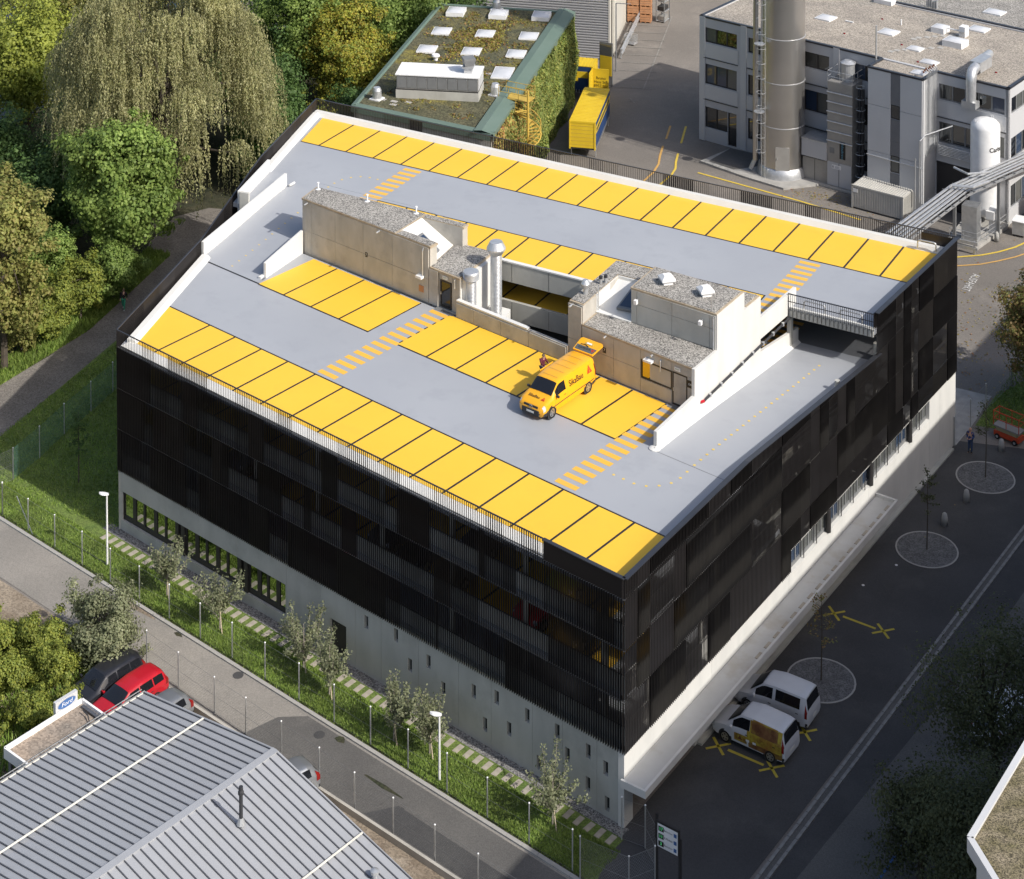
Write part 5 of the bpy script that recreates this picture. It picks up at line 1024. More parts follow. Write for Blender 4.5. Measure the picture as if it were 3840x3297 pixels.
for x in (43.3, 44.1):
    for y in (40, 41.1): MB().box(x - .05, x + .05, y - .05, y + .05, 0, .15).build('foot', 'frame_dark', bx)
# pipe bridge
pb = thing('pipe_bridge', (40, 33, 0), 'pipe bridge carrying a bundle of galvanised pipes towards the garage', 'pipe bridge')
P0, P1, P2 = Vector((38.6, 22.6)), Vector((40.3, 34.0)), Vector((44.6, 46.0)); ZP = 5.6
for k in range(9):
    o_ = -.75 + .19 * k; zz = ZP + .12 * (k % 2); d1_ = (P1 - P0).normalized(); n1_ = Vector((d1_.y, -d1_.x)); d2_ = (P2 - P1).normalized(); n2_ = Vector((d2_.y, -d2_.x))
    a_, b_, c_ = P0 + n1_ * o_, P1 + (n1_ + n2_).normalized() * o_, P2 + n2_ * o_
    MB().tube([(*a_, zz), (*lerp2(a_, b_, .5), zz), (*b_, zz), (*c_, zz)], .075 + .03 * (k % 3 == 0), 8).build('pipe', 'galv', pb, True)
for s in (-1, 1):
    n1_ = Vector(((P1 - P0).normalized().y, -(P1 - P0).normalized().x)); MB().wall(P0 + n1_ * .95 * s, P1 + n1_ * .95 * s, .08, ZP - .35, ZP - .15).build('side_beam', 'galv', pb)
    n2_ = Vector(((P2 - P1).normalized().y, -(P2 - P1).normalized().x)); MB().wall(P1 + n2_ * .95 * s, P2 + n2_ * .95 * s, .08, ZP - .35, ZP - .15).build('side_beam', 'galv', pb)
for k in range(9): p = lerp2(P0, P1, (k + .5) / 9); q = Vector((p[0], p[1])); MB().tube([(*(q - n1_ * 1.15), ZP - .12), (*(q + n1_ * 1.15), ZP - .12)], .05, 6).build('cross_bar', 'frame_grey', pb); p = lerp2(P1, P2, (k + .5) / 9); q = Vector((p[0], p[1])); MB().tube([(*(q - n2_ * 1.15), ZP - .12), (*(q + n2_ * 1.15), ZP - .12)], .05, 6).build('cross_bar', 'frame_grey', pb)
for x, y in ((39.0, 23.2), (40.1, 33.6), (42.3, 38.9)): MB().box(x - .12, x + .12, y - .12, y + .12, 0, ZP - .2).build('support_post', 'frame_grey', pb)
MB().tube([(39.2, 36.4, 6.3), (40.6, 35.6, 6.3), (42.2, 37.0, 6.3)], .1, 8).build('pipe_loop', 'galv', pb); MB().tube([(40.0, 33.2, 6.1), (41.6, 33.6, 6.1), (42.4, 35.4, 6.1)], .13, 8).build('pipe_loop', 'galv', pb)

# ================================================================ GREEN-ROOFED HALL WITH IVY (top centre)
gb = thing('green_roof_hall', (-4, 33, 0), 'ivy-clad hall with mossy green roof and skylights behind the garage', 'building')
GP = [(-8.6, 17.4), (5.2, 17.6), (-3.6, 49.3), (-16.6, 44.9)]; GH = 9.0
MB().prism(GP, 0, GH - .15).build('walls', 'concrete', gb)
c_ = Vector((-5.9, 32.3)); MB().prism([tuple(Vector(p) + (c_ - Vector(p)).normalized() * .5) for p in GP], GH - .2, GH).build('moss_roof', 'moss_roof', gb)
for i, (p, q) in enumerate(zip(GP, GP[1:] + GP[:1])):
    wd = (.5, 1.5, .35, .35)[i]; d_ = (Vector(q) - Vector(p)).normalized(); n_ = Vector((-d_.y, d_.x)); e_ = Vector(p), Vector(q)
    e_ = (e_[0] - d_ * .1, e_[1] + d_ * .1)
    G = [[(*(e - n_ * .2), GH - .55), (*(e - n_ * .2), GH + .02), (*(e + n_ * (wd * .55)), GH + (.28 if i == 1 else .12)), (*(e + n_ * wd), GH + (.22 if i == 1 else .05)), (*(e + n_ * wd), GH - .1)] for e in e_]
    MB().grid(G).build('roof_flashing', 'green_metal', gb)
GT = lambda u, v, z: (u, v, z)
gxt = frame((0, 0), 20.5)
for x, y in ((-13.6, 43.1), (-9.5, 44.5), (-5.5, 46.1), (-12.0, 37.7), (-7.9, 39.1), (-3.9, 40.6), (-10.5, 32.6), (-6.5, 34.1), (-2.5, 35.6)): dome(gb, frame((x, y), 20.5), 0, 0, GH, 1.75, 2.0, .18, 'dome', .14 if y < 42 else .4)
dome(gb, frame((-1.1, 30.6), 20.5), 0, 0, GH, 1.8, 2.9, .1, 'dome', .12)
AT = frame((-6.3, 20.75), 21.5)
ah = MB().box(0, 7.3, 0, 2.9, GH + .85, GH + 2.05, AT).build('air_handler', 'box_grey', gb); MB().box(-.05, 7.35, -.05, 2.95, GH - .1, GH + .75, AT).build('plinth', 'concrete_base', gb); MB().box(-.1, 7.4, -.1, 3.0, GH + 2.05, GH + 2.14, AT).build('cover', 'bright_white', ah)
MB().box(0, 7.3, -.03, 2.9, GH + .75, GH + .85, AT).build('base_frame', 'frame_dark', ah)
for k in range(8): MB().box(.05 + .91 * k, .88 + .91 * k, -.035, 0, GH + .95, GH + 1.95, AT).build('access_panel', 'frame_grey', ah); MB().box(.82 + .91 * k, .86 + .91 * k, -.06, -.035, GH + 1.8, GH + 1.9, AT).build('latch', 'galv', ah)
for k in range(3): MB().box(7.3, 7.34, .1 + .95 * k, .95 + .95 * k, GH + .95, GH + 1.95, AT).build('access_panel', 'facade_light', ah)
hc = MB().box(5.9, 6.6, .9, 1.7, GH + 2.14, GH + 2.6, AT).build('exhaust_hood', 'galv', gb); MB().prism([AT(5.75, .75, 0)[:2], AT(6.75, .75, 0)[:2], AT(6.75, 1.85, 0)[:2], AT(5.75, 1.85, 0)[:2]], GH + 2.6, GH + 2.75).build('hood_flange', 'galv', hc); MB().lathe(AT(6.25, 1.3, GH + 2.75), [(.55, 0), (.75, .55), (.75, .7), (.6, .7)], 4).build('hood_funnel', 'frame_grey', hc)
for x, y in ((-7.6, 19.6), (1.0, 25.6), (-10.7, 46.2)):
    v_ = MB().box(x - .5, x + .5, y - .5, y + .5, GH - .05, GH + .1).build('vent_base', 'bright_white', gb); MB().lathe((x, y, GH + .1), [(.42, 0), (.4, .7), (.3, .95), (.22, .95)], 18).build('vent_drum', 'galv', v_)
MB().lathe((-8.3, 30.6, GH), [(.2, 0), (.2, .4), (.4, .4), (.35, .55)], 12).build('vent_pipe', 'bright_white', gb)
for k in range(16): x, y = rnd.uniform(-9, -4.5) + 6 * (k > 8), rnd.uniform(19, 21) + (k > 6) * 16 - (k > 6) * rnd.uniform(0, 8); MB().box(x - .3, x + .3, y - .2, y + .2, GH - .03, GH + .03).build('loose_slab', 'kerb', gb)
# yellow spiral stair on the ivy flank
st = thing('spiral_stair', (4.6, 24.3, 0), 'yellow spiral stair with landing on the ivy-clad hall', 'stair')
qx, qy = 4.75, 24.8
MB().tube([(qx, qy, 0), (qx, qy, 10.3)], .1, 8).build('column', 'stair_yellow', st)
n = 40
for k in range(n):
    a = 2.6 + k * .36; z = .2 + k * .215
    mb = MB(); c0, c1 = a - .18, a + .18
    mb.add([(qx + r_ * math.cos(t_), qy + r_ * math.sin(t_), z + dz) for dz in (0, .05) for r_, t_ in ((.08, c0), (1.15, c0), (1.15, c1), (.08, c1))], [(3, 2, 1, 0), (4, 5, 6, 7), (0, 1, 5, 4), (1, 2, 6, 5), (2, 3, 7, 6), (3, 0, 4, 7)]); mb.build('tread', 'stair_yellow', st)
    if k % 2 == 0: MB().tube([(qx + 1.13 * math.cos(a), qy + 1.13 * math.sin(a), z), (qx + 1.13 * math.cos(a), qy + 1.13 * math.sin(a), z + 1.0)], .018, 4).build('baluster', 'stair_yellow', st)
for dz in (.05, .55, 1.0):
    MB().tube([(qx + 1.15 * math.cos(2.6 + k * .36), qy + 1.15 * math.sin(2.6 + k * .36), .2 + k * .215 + dz) for k in range(n)], .03 if dz > .1 else .06, 5).build('handrail' if dz > .1 else 'stringer', 'stair_yellow', st)
MB().box(1.7, 4.6, 24.9, 26.3, 9.15, 9.22).build('landing', 'stair_yellow', st)
for y in (24.95, 26.3):
    for z in (9.7, 10.2): MB().tube([(1.7, y, z), (4.7, y, z)], .03, 5).build('handrail', 'stair_yellow', st)
    for x in (1.7, 2.7, 3.7, 4.6): MB().tube([(x, y, 9.2), (x, y, 10.2)], .025, 4).build('baluster', 'stair_yellow', st)
# corrugated hall behind
ha = thing('corrugated_hall', (-15, 70, 0), 'tall hall with horizontally ribbed grey metal wall at top edge', 'building')
HT = frame((-5.79, 61.7), 17)
G = [];
for k in range(66):
    z = k * .28; G += [[HT(-22, -.0, z), HT(0, -.0, z)], [HT(-22, -.09, z + .07), HT(0, -.09, z + .07)], [HT(-22, -.09, z + .17), HT(0, -.09, z + .17)], [HT(-22, 0, z + .22), HT(0, 0, z + .22)]]
MB().grid(G).build('ribbed_wall', 'corrugated', ha)
MB().prism([HT(-22, .05, 0)[:2], HT(0, .05, 0)[:2], HT(-.6, 45, 0)[:2], HT(-22, 45, 0)[:2]], 0, 18.4).build('hall_body', 'hall_wall', ha)
MB().box(-.05, .12, -.1, .25, 0, 18.4, HT).build('corner_trim', 'hall_wall', ha); MB().box(.1, .35, 1.6, 2.3, 0, 18.4, HT).build('downpipe', 'cream', ha)
for v in (5.0, 9.5): w_ = MB().box(-.1, .12, v, v + 1.1, 5.8, 7.4, HT).build('window', 'bright_white', ha); MB().poly([HT(.125, v + .15, 5.95), HT(.125, v + .95, 5.95), HT(.125, v + .95, 7.25), HT(.125, v + .15, 7.25)]).build('pane', 'glass', w_)
MB().box(-9, -7.9, -.5, -.1, 15.5, 16.4, HT).build('duct_box', 'green_metal', ha)
for z in (.55, 1.0): MB().tube([HT(1.3, .5, z), HT(1.3, 18, z)], .12, 6).build('guard_rail', 'galv', ha)
for k in range(9): MB().box(1.15, 1.3, .6 + 2.1 * k, .75 + 2.1 * k, 0, 1.1, HT).build('guard_post', 'galv', ha)
yl = thing('yard_lamp', (-3.2, 58.3, 0), 'thin grey yard lamp with flat arm beside ribbed hall', 'street lamp')
MB().tube([(-3.6, 59.0, 0), (-3.6, 59.0, 7.2)], .07, 6).build('pole', 'frame_grey', yl); MB().tube([(-3.6, 59.0, 7.2), (-2.1, 59.5, 7.2)], .05, 6).build('arm', 'frame_grey', yl)
nbd = thing('notice_board', (-2.6, 54.5, 0), 'framed yellow and white notice board beside the swap bodies', 'sign')
MB().box(-3.2, -1.7, 54.35, 54.45, .1, 4.6).build('frame', 'frame_grey', nbd); MB().box(-3.1, -1.8, 54.3, 54.35, 3.3, 4.4).build('panel', 'glass_light', nbd); MB().box(-3.1, -1.8, 54.3, 54.35, 1.2, 3.2).build('panel', 'trailer_yellow', nbd)

# ================================================================ TALL BLOCK ACROSS THE STREET (lower right, throws the street into shade)
tb = thing('tall_block', (80, -30, 0), 'tall block with weedy gravel roof at the lower right corner', 'building')
k0 = Vector((67.95, -58.9)); TB = [(67.95, -58.9), (70.9, -62.2), (90, -66), (100, 110), (67.95 + .085 * 170, 110)]; HB = 23.0
MB().prism([(68.15, -58.8), (70.95, -61.95), (89.8, -65.8), (99.8, 109), (67.95 + .085 * 169 + .2, 109)], 0, HB - .2).build('walls', 'facade_light', tb)
MB().prism([(68.03, -58.88), (70.92, -62.1), (89.9, -65.9), (99.9, 109.5), (67.95 + .085 * 169 + .1, 109.5)], HB - .2, HB - .0).build('gravel_roof', 'stone_roof', tb)
for p, q in zip(TB, TB[1:] + TB[:1]): MB().wall(p, q, .22, HB - .4, HB + .1).build('parapet_cap', 'facade_light', tb)
for k in range(6): z = 2.5 + 3.4 * k; MB().box(-.04, .04, 0, 150, z, z + 1.6, lambda x, y, zz: (68.1 + .085 * y + x, -58.0 + y, zz)).build('window_band', 'glass', tb)
# stacked wooden crates, mesh box, racks in the yard
cr_ = [(-9.1, 74.6), (-7.75, 75.05)]
k = 0
for (x, y) in cr_:
    for lv in range(4):
        t = thing('pallet_crate', (x, y, lv * .92), '%s in the %s stack of reddish wooden crates' % (('lowest crate', 'second crate from the ground', 'third crate from the ground', 'topmost crate')[lv], ('left', 'right')[x > -8.5]), 'crate', 'wooden crates by the hall', R(18))
        ORG.pop(t.name, None)
        for s in (-1, 1): MB().box(-.6, .6, s * .5 - .02, s * .5 + .02, .12, .88).build('side_board', 'crate_wood', t); MB().box(s * .6 - .02, s * .6 + .02, -.48, .48, .12, .88).build('end_board', 'crate_wood', t)
        MB().box(-.6, .6, -.5, .5, .1, .14).build('floor_board', 'crate_wood', t)
        if lv == 3: MB().box(-.62, .62, -.52, .52, .88, .9).build('lid', 'crate_wood', t)
        for s in (-.5, 0, .5): MB().box(s - .06, s + .06, -.5, .5, 0, .1).build('skid', 'crate_wood', t)
        for z in (.35, .6): MB().box(-.605, .605, -.525, -.52, z, z + .02).build('board_gap', 'joint', t)
        t.scale = (1.05, 1.15, 1.02)
def rack(x, y, label):
    t = thing('steel_rack', (x, y, 0), label, 'rack', 'steel racks by the hall')
    for lv in range(3):
        for dx in (-.5, .5):
            for dy in (-.7, .7): MB().box(x + dx - .04, x + dx + .04, y + dy - .04, y + dy + .04, lv * 1.1, lv * 1.1 + 1.05).build('post', 'frame_grey', t)
        MB().box(x - .52, x + .52, y - .72, y + .72, lv * 1.1 + .1, lv * 1.1 + .16).build('shelf', 'galv', t); MB().box(x - .4, x + .4, y - .6, y + .6, lv * 1.1 + .2, lv * 1.1 + .65).build('load', 'frame_dark' if lv % 2 else 'box_grey', t)
rack(-6.2, 76.2, 'grey steel rack with loads beside the wooden crates')
mc = thing('mesh_pallet_box', (-5.9, 67.3, 0), 'wire mesh pallet box standing on the yard bays', 'mesh box')
MB().box(-6.5, -5.3, 66.9, 67.7, .1, .16).build('floor', 'galv', mc)
for k in range(7):
    for y in (66.9, 67.7): MB().tube([(-6.5 + .2 * k, y, .1), (-6.5 + .2 * k, y, 1.05)], .02, 4).build('bar', 'galv', mc)
for k in range(6):
    z = .15 + .18 * k; MB().tube([(-6.5, 66.9, z), (-5.3, 66.9, z), (-5.3, 67.7, z), (-6.5, 67.7, z), (-6.5, 66.9, z)], .02, 4).build('band', 'galv', mc)
for k in range(3): MB().tube([(-6.5, 67.1 + .2 * k, .1), (-6.5, 67.1 + .2 * k, 1.05)], .02, 4).build('bar', 'galv', mc)
# timber and drums under the pipe bridge at the right edge
rk = thing('timber_rack', (45.2, 44.5, 0), 'rack stacked with reddish timber at the right frame edge', 'rack')
for lv in range(3):
    for k in range(3): MB().box(44.4 + .7 * k, 45.0 + .7 * k, 43.6, 45.4, .3 + lv * .95, .85 + lv * .95).build('timber_bundle', 'crate_wood', rk)
    MB().box(44.3, 46.5, 43.55, 45.45, .15 + lv * .95, .22 + lv * .95).build('shelf', 'frame_dark', rk)
for x in (44.3, 46.5):
    for y in (43.55, 45.45): MB().box(x - .05, x + .05, y - .05, y + .05, 0, 3.2).build('post', 'frame_dark', rk)
# blue drums behind the garage parapet
for k, (x, y, l) in enumerate(((9.3, 28.2, 'blue plastic drum behind the garage railing, left of the pair'), (10.2, 28.6, 'blue plastic drum behind the garage railing, right of the pair'))):
    t = MB().lathe((0, 0, 0), [(.42, 0), (.45, .1), (.45, .4), (.48, .42), (.45, .46), (.45, .8), (.48, .82), (.45, .86), (.45, 1.15), (.38, 1.25), (.05, 1.26)], 20).build('plastic_drum', 'blue_barrel', None, True); t.location = (x, y, 0); tag(t, l, 'drum', 'blue drums')
# swap bodies (yellow roof, blue curtain side)
def swap(x, y, rz, L, label, name='swap_body', txt=None):
    t = thing(name, (x, y, 0), label, 'swap body', 'yellow and blue swap bodies', rz, world=False)
    h0, h1, W = .95, 3.45, 1.25
    MB().box(0, L, -W + .03, W - .03, h0, h1 - .04).build('body', 'trailer_blue', t)
    for k in range(int(L / .36)): MB().box(.36 * k + .02, .36 * k + .3, -W, W, h1 - .04, h1 + .03).build('roof_rib', 'trailer_yellow', t)
    MB().box(0, L, -W + .02, W - .02, h1 - .045, h1 - .005).build('roof', 'trailer_yellow', t)
    MB().box(-.06, 0, -W + .1, W - .1, h0 + .05, h1 - .1).build('rear_door', 'trailer_yellow', t)
    for k in range(6): MB().box(-.075, -.06, -W + .12, W - .12, h0 + .35 * k + .32, h0 + .35 * k + .345).build('door_slat', 'stair_yellow', t)
    for s in (-1, 1): MB().box(-.1, .06, s * (W - .07) - .07, s * (W - .07) + .07, h0 - .1, h1 + .02).build('corner_post', 'trailer_yellow', t)
    MB().box(-.09, 0, -W, W, h1 - .14, h1 + .03).build('door_header', 'trailer_yellow', t); MB().box(0, L, -W, W, h0 - .12, h0).build('floor_frame', 'plastic_dark', t)
    for s in (-1, 1):
        for u in (.6, L - .6): MB().tube([(u, s * (W - .1), h0), (u, s * (W - .1), 0)], .05, 6).build('leg', 'galv', t)
        MB().box(.4, L - .3, s * (W - .02) - .015, s * (W - .02) + .015, h0 + 1.3, h0 + 1.95).build('side_banner', 'trailer_yellow', t)
        for k in range(int(L / .3)): MB().box(.3 * k + .05, .3 * k + .1, s * W - .02, s * W + .01, h0 - .2, h0 + .12).build('curtain_buckle', 'galv', t)
    for k in range(18): MB().box(.6 + k * (L - 1.2) / 18, .6 + (k + .7) * (L - 1.2) / 18, -W - .006, -W + .002, h0 + 1.45, h0 + 1.8).build('banner_mark', 'plastic_dark', t)
    return t
swap(3.94, 36.75, math.radians(107.9), 8.86, 'yellow and blue swap body standing alongside the ivy wall')
s2 = swap(-2.25, 51.3, math.radians(195), 6.0, 'yellow and blue swap body with open lettered door, half hidden behind the ivy')
od = MB().box(-.12, -.06, 1.15, 2.85, 1.0, 3.35).build('open_door', 'trailer_yellow', s2)
od.data.transform(Matrix.Translation((-.1, 1.2, 0)) @ Matrix.Rotation(R(0), 4, 'Z') @ Matrix.Translation((.1, -1.2, 0)))
od2 = MB().box(-1.75, -.1, 1.2, 1.26, 1.0, 3.35).build('open_door', 'trailer_yellow', s2)
text_mesh('lettering', 'Bruno\nHass StB\n8957 Spr', .4, 'black_print', lambda x, y: (-.95 - x, 1.27, 2.0 + y), s2)
MB().box(1.4, 2.0, 1.23, 1.27, 1.9, 2.6).build('number_panel', 'trailer_yellow', s2)
# ================================================================ PLANTS
LEAFN, LEAFS = 2.4, .6
def leaf_quads(P, Nrm, size, rs, aspect=1.0):
    """one small quad per point, facing roughly Nrm"""
    n = len(P); rg = np.random.default_rng(rs)
    N_ = Nrm + rg.normal(0, .55, (n, 3)); N_ /= np.linalg.norm(N_, axis=1, keepdims=True) + 1e-9
    A = np.cross(N_, rg.normal(0, 1, (n, 3))); A /= np.linalg.norm(A, axis=1, keepdims=True) + 1e-9
    B = np.cross(N_, A); s = size * rg.uniform(.6, 1.35, (n, 1)) * .5
    V = np.stack([P - A * s * aspect - B * s * .25, P - B * s, P + A * s * aspect + B * s * .1, P + B * s], 1)
    return V.reshape(-1, 3)
def clump_points(C, Rr, n, rs, squash=.8):
    rg = np.random.default_rng(rs); k = rg.choice(len(C), n, p=(Rr ** 2) / np.sum(Rr ** 2)); d = rg.normal(0, 1, (n, 3)); d /= np.linalg.norm(d, axis=1, keepdims=True)
    r = rg.uniform(0, 1, (n, 1)) ** .55 * (1 + .28 * np.abs(rg.normal(0, 1, (n, 1)))); off = d * r * Rr[k][:, None]; off[:, 2] *= squash
    P = C[k] + off; N_ = d + np.array([0, 0, .35]); return P, N_
def limbs(t, base, tips, r0, m, seed, name='trunk', topz=None):
    rg = random.Random(seed); mb = MB(); b = Vector(base); tz = topz if topz else max(p[2] for p in tips) * .75
    P = [b + Vector((rg.uniform(-.12, .12) * k, rg.uniform(-.12, .12) * k, tz * k / 5 - (.2 if k == 0 else 0))) for k in range(6)]
    mb.tube(P, [r0 * (1 - .15 * k) for k in range(6)], 8); tr = mb.build(name, m, t, True)
    lb_ = MB()
    for q in tips:
        q = Vector(q); k = rg.randint(2, 4); s = P[k]; mid = s.lerp(q, .5) + Vector((rg.uniform(-.2, .2), rg.uniform(-.2, .2), .25)); lb_.tube([s, mid, q], [r0 * .38, r0 * .22, r0 * .07], 5)
    lb_.build('limbs', m, t, True); return tr
def tree(x, y, h, r, label, leaf, nleaf, size, seed, trunk=.3, low=.25, cat='tree', name='broadleaf_tree', group=None, nclump=44, bark='bark', ry=None, bz=0.0, clump=.31):
    t = thing(name, (x, y, bz), label, cat, group); rg = np.random.default_rng(seed); ry = ry or r
    z0 = bz + h * low; zc = (z0 + bz + h) / 2; rz = (bz + h - z0) / 2
    C = []
    for k in range(nclump):
        d = rg.normal(0, 1, 3); d /= np.linalg.norm(d); f = rg.uniform(.35, 1.0) ** .6
        taper = 1 - .28 * max(0, d[2])
        C.append([x + d[0] * r * f * .78 * taper, y + d[1] * ry * f * .78 * taper, zc + d[2] * rz * f * .82])
    C = np.array(C); Rr = rg.uniform(.75, 1.25, nclump) * clump * min(r, rz * 1.2)
    C = np.concatenate([C, C + rg.normal(0, 1, C.shape) * Rr[:, None] * .95, C + rg.normal(0, 1, C.shape) * Rr[:, None] * .8]); Rr = np.concatenate([Rr, Rr * rg.uniform(.25, .7, len(Rr)), Rr * rg.uniform(.2, .5, len(Rr))])
    P, N_ = clump_points(C, Rr, int(nleaf * LEAFN), seed + 1); N_ = N_ + (P - np.array([x, y, zc])) / max(r, rz) * .8
    ok = P[:, 2] > bz + .1; P, N_ = P[ok], N_[ok]
    np_mesh('crown', leaf_quads(P, N_, size * LEAFS, seed + 2), 4, leaf, t)
    limbs(t, (x, y, bz), [tuple(c) for c in C[:14]], trunk, bark, seed, topz=h * .8)
    return t
def willow(x, y, h, r, label, seed, ns=1500):
    t = thing('weeping_willow', (x, y, 0), label, 'tree'); rg = np.random.default_rng(seed)
    # boughs arch out from the trunk in clumps; strands hang from them
    nb = 150; B = []
    for k in range(nb):
        a = rg.uniform(0, 2 * math.pi); f = rg.uniform(.12, 1) ** .55; B.append((x + math.cos(a) * r * .92 * f, y + math.sin(a) * r * .92 * f, h * (1.0 - .5 * f ** 2.2) * (rg.uniform(.9, 1.02) if k % 3 else rg.uniform(.5, .9))))
    B = np.array(B); P = []; Nn = []
    for k in range(ns):
        b = B[rg.integers(nb)]; rad = rg.uniform(0, 1) ** .6 * 1.5; a = rg.uniform(0, 2 * math.pi); s = b + np.array([math.cos(a) * rad, math.sin(a) * rad, .9 * (1 - (rad / 1.5) ** 2)])
        out = np.array([s[0] - b[0], s[1] - b[1]]) * .22 + np.array([s[0] - x, s[1] - y]) * .04; L = rg.uniform(1.0, 3.9) * (.65 + .6 * (np.hypot(s[0] - x, s[1] - y) / r)); L = min(L, s[2] - .6)
        m = int(L / .085); tt = np.linspace(0, 1, m)
        px = s[0] + out[0] * np.sqrt(tt) + rg.normal(0, .05, m); py = s[1] + out[1] * np.sqrt(tt) + rg.normal(0, .05, m); pz = s[2] - L * tt ** 1.15 + rg.normal(0, .04, m)
        P.append(np.stack([px, py, pz], 1)); Nn.append(np.tile([out[0], out[1], .5], (m, 1)))
    P = np.concatenate(P); Nn = np.concatenate(Nn); n = len(P)
    Nn = Nn + rg.normal(0, .5, (n, 3)); Nn /= np.linalg.norm(Nn, axis=1, keepdims=True); D_n = np.array([0, 0, -1.0]) + rg.normal(0, .38, (n, 3)); A = np.cross(Nn, D_n); A /= np.linalg.norm(A, axis=1, keepdims=True); L_ = .16 * rg.uniform(.7, 1.4, (n, 1)); w_ = .034 * rg.uniform(.7, 1.4, (n, 1)) * 1.5
    V = np.stack([P, P + D_n * L_ * .5 + A * w_, P + D_n * L_, P + D_n * L_ * .5 - A * w_], 1).reshape(-1, 3)
    np_mesh('crown', V, 4, 'leaf_willow', t); limbs(t, (x, y, 0), [tuple(b - np.array([0, 0, .3])) for b in B[:30]], .55, 'bark', seed, topz=h * .6)
willow(-22.6, 8.2, 22.8, 10.4, 'huge weeping willow with tan hanging strands beside the garage', 11, 6200)
tree(-17.6, -2.6, 14.2, 5.3, 'leafy mid green tree in front of the weeping willow', 'leaf_green', 24000, .42, 21, .3, .12, nclump=48, clump=.27)
tree(-15.0, -18.6, 16.0, 3.5, 'tall olive brown tree at the left frame edge by the path', 'leaf_olive', 15000, .36, 22, .3, .06, nclump=48, clump=.3)
tree(-19.5, -23.5, 13.5, 3.4, 'olive tree at the left frame edge behind the path trees', 'leaf_olive', 9000, .36, 29, .3, .06, nclump=44, clump=.3)
tree(-47.0, 17.5, 13.5, 6.2, 'yellow green tree in the upper left corner', 'leaf_lime', 15000, .42, 23, .35, .1)
tree(-41.5, 26, 16.5, 6.0, 'sparse dark tree behind the willow at the top edge', 'leaf_olive', 11000, .36, 24, .3, .15)
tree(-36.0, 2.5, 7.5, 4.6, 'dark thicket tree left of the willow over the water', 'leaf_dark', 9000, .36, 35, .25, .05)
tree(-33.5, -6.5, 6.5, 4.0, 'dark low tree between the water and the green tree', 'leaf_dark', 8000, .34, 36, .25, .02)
tree(-28.0, 34.5, 15.5, 5.6, 'deep green tree right of the willow at the top edge', 'leaf_green', 16000, .4, 25, .35, .08)
tree(-21.0, 34.8, 12.6, 4.8, 'golden autumn maple left of the green roofed hall', 'leaf_maple', 17000, .36, 26, .3, .1, nclump=46, clump=.27)
tree(-21.5, 46.5, 12.5, 5.2, 'dark green tree behind the golden maple', 'leaf_green', 13000, .4, 27, .3, .08)
tree(-14.8, 20.0, 7.0, 3.0, 'small yellowing tree between garage and golden maple', 'leaf_maple', 8000, .3, 28, .18, .08)
tree(-13.5, 24.5, 8.2, 3.2, 'bushy green tree against the hall flank', 'leaf_dark', 8000, .32, 37, .2, .06)
tree(-32.0, 47, 15.0, 6.5, 'dark green tree at the top edge behind the deep green one', 'leaf_dark', 12000, .42, 38, .35, .08)
tree(-57, 34, 15, 7.5, 'hazy green tree far behind the yellow green one', 'leaf_olive', 11000, .45, 39, .35, .08)
tree(-62, 8, 11, 6.5, 'olive tree across the water at the left edge', 'leaf_olive', 9000, .45, 40, .3, .06)
for i, (x, y, h, r, lf, l) in enumerate(((-15.2, -10.2, 5.2, 2.2, 'leaf_bush', 'rounded olive bush on the path edge below the green tree'), (-14.9, -13.8, 4.9, 2.2, 'leaf_bush', 'pale leafy bush on the path edge, middle of the row'), (-15.6, -16.2, 3.6, 1.9, 'leaf_olive', 'small bush at the foot of the left edge tree'), (-15.3, -6.4, 4.8, 2.4, 'leaf_green', 'green bush under the leafy green tree by the path'), (-18.9, -9.5, 6.5, 2.6, 'leaf_green', 'darker bush behind the path edge bushes'), (-19.8, -14.2, 7.0, 2.8, 'leaf_bush', 'tall bush behind the path row at the left'), (-15.9, -20.6, 3.6, 1.7, 'leaf_green', 'low green bush nearest the sunny end of the path'))):
    tree(x, y, h, r, l, lf, 6500, .27, 60 + i, .1, .0, 'bush', 'bush', 'bushes along the gravel path', 18)
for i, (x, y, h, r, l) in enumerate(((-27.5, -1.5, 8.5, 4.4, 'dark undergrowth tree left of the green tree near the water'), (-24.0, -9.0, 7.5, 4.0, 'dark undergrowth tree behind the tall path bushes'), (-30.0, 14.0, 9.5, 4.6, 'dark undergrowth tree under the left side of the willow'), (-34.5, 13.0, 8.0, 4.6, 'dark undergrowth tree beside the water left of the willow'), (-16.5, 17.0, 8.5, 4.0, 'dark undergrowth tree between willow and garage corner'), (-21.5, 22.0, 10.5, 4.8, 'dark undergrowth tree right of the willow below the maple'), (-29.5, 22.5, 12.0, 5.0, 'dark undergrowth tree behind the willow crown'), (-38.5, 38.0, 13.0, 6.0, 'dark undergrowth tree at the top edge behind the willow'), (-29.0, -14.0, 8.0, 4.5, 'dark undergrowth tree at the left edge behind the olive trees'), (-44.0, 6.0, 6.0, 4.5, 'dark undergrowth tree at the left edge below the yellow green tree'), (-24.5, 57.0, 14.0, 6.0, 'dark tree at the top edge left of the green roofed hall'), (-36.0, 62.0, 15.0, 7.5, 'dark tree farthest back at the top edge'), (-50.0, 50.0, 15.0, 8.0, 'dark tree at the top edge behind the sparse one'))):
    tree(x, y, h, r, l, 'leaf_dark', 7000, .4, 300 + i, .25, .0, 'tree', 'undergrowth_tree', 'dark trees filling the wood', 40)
tree(52.6, 13.6, 9.2, 3.6, 'reddish brown tree on the lawn at the right frame edge', 'leaf_brown', 13000, .3, 31, .22, .22)
tree(60.2, -27.0, 10.5, 4.4, 'large dark tree overhanging the street at lower right', 'leaf_shade', 7500, .2, 32, .28, .22, nclump=48)
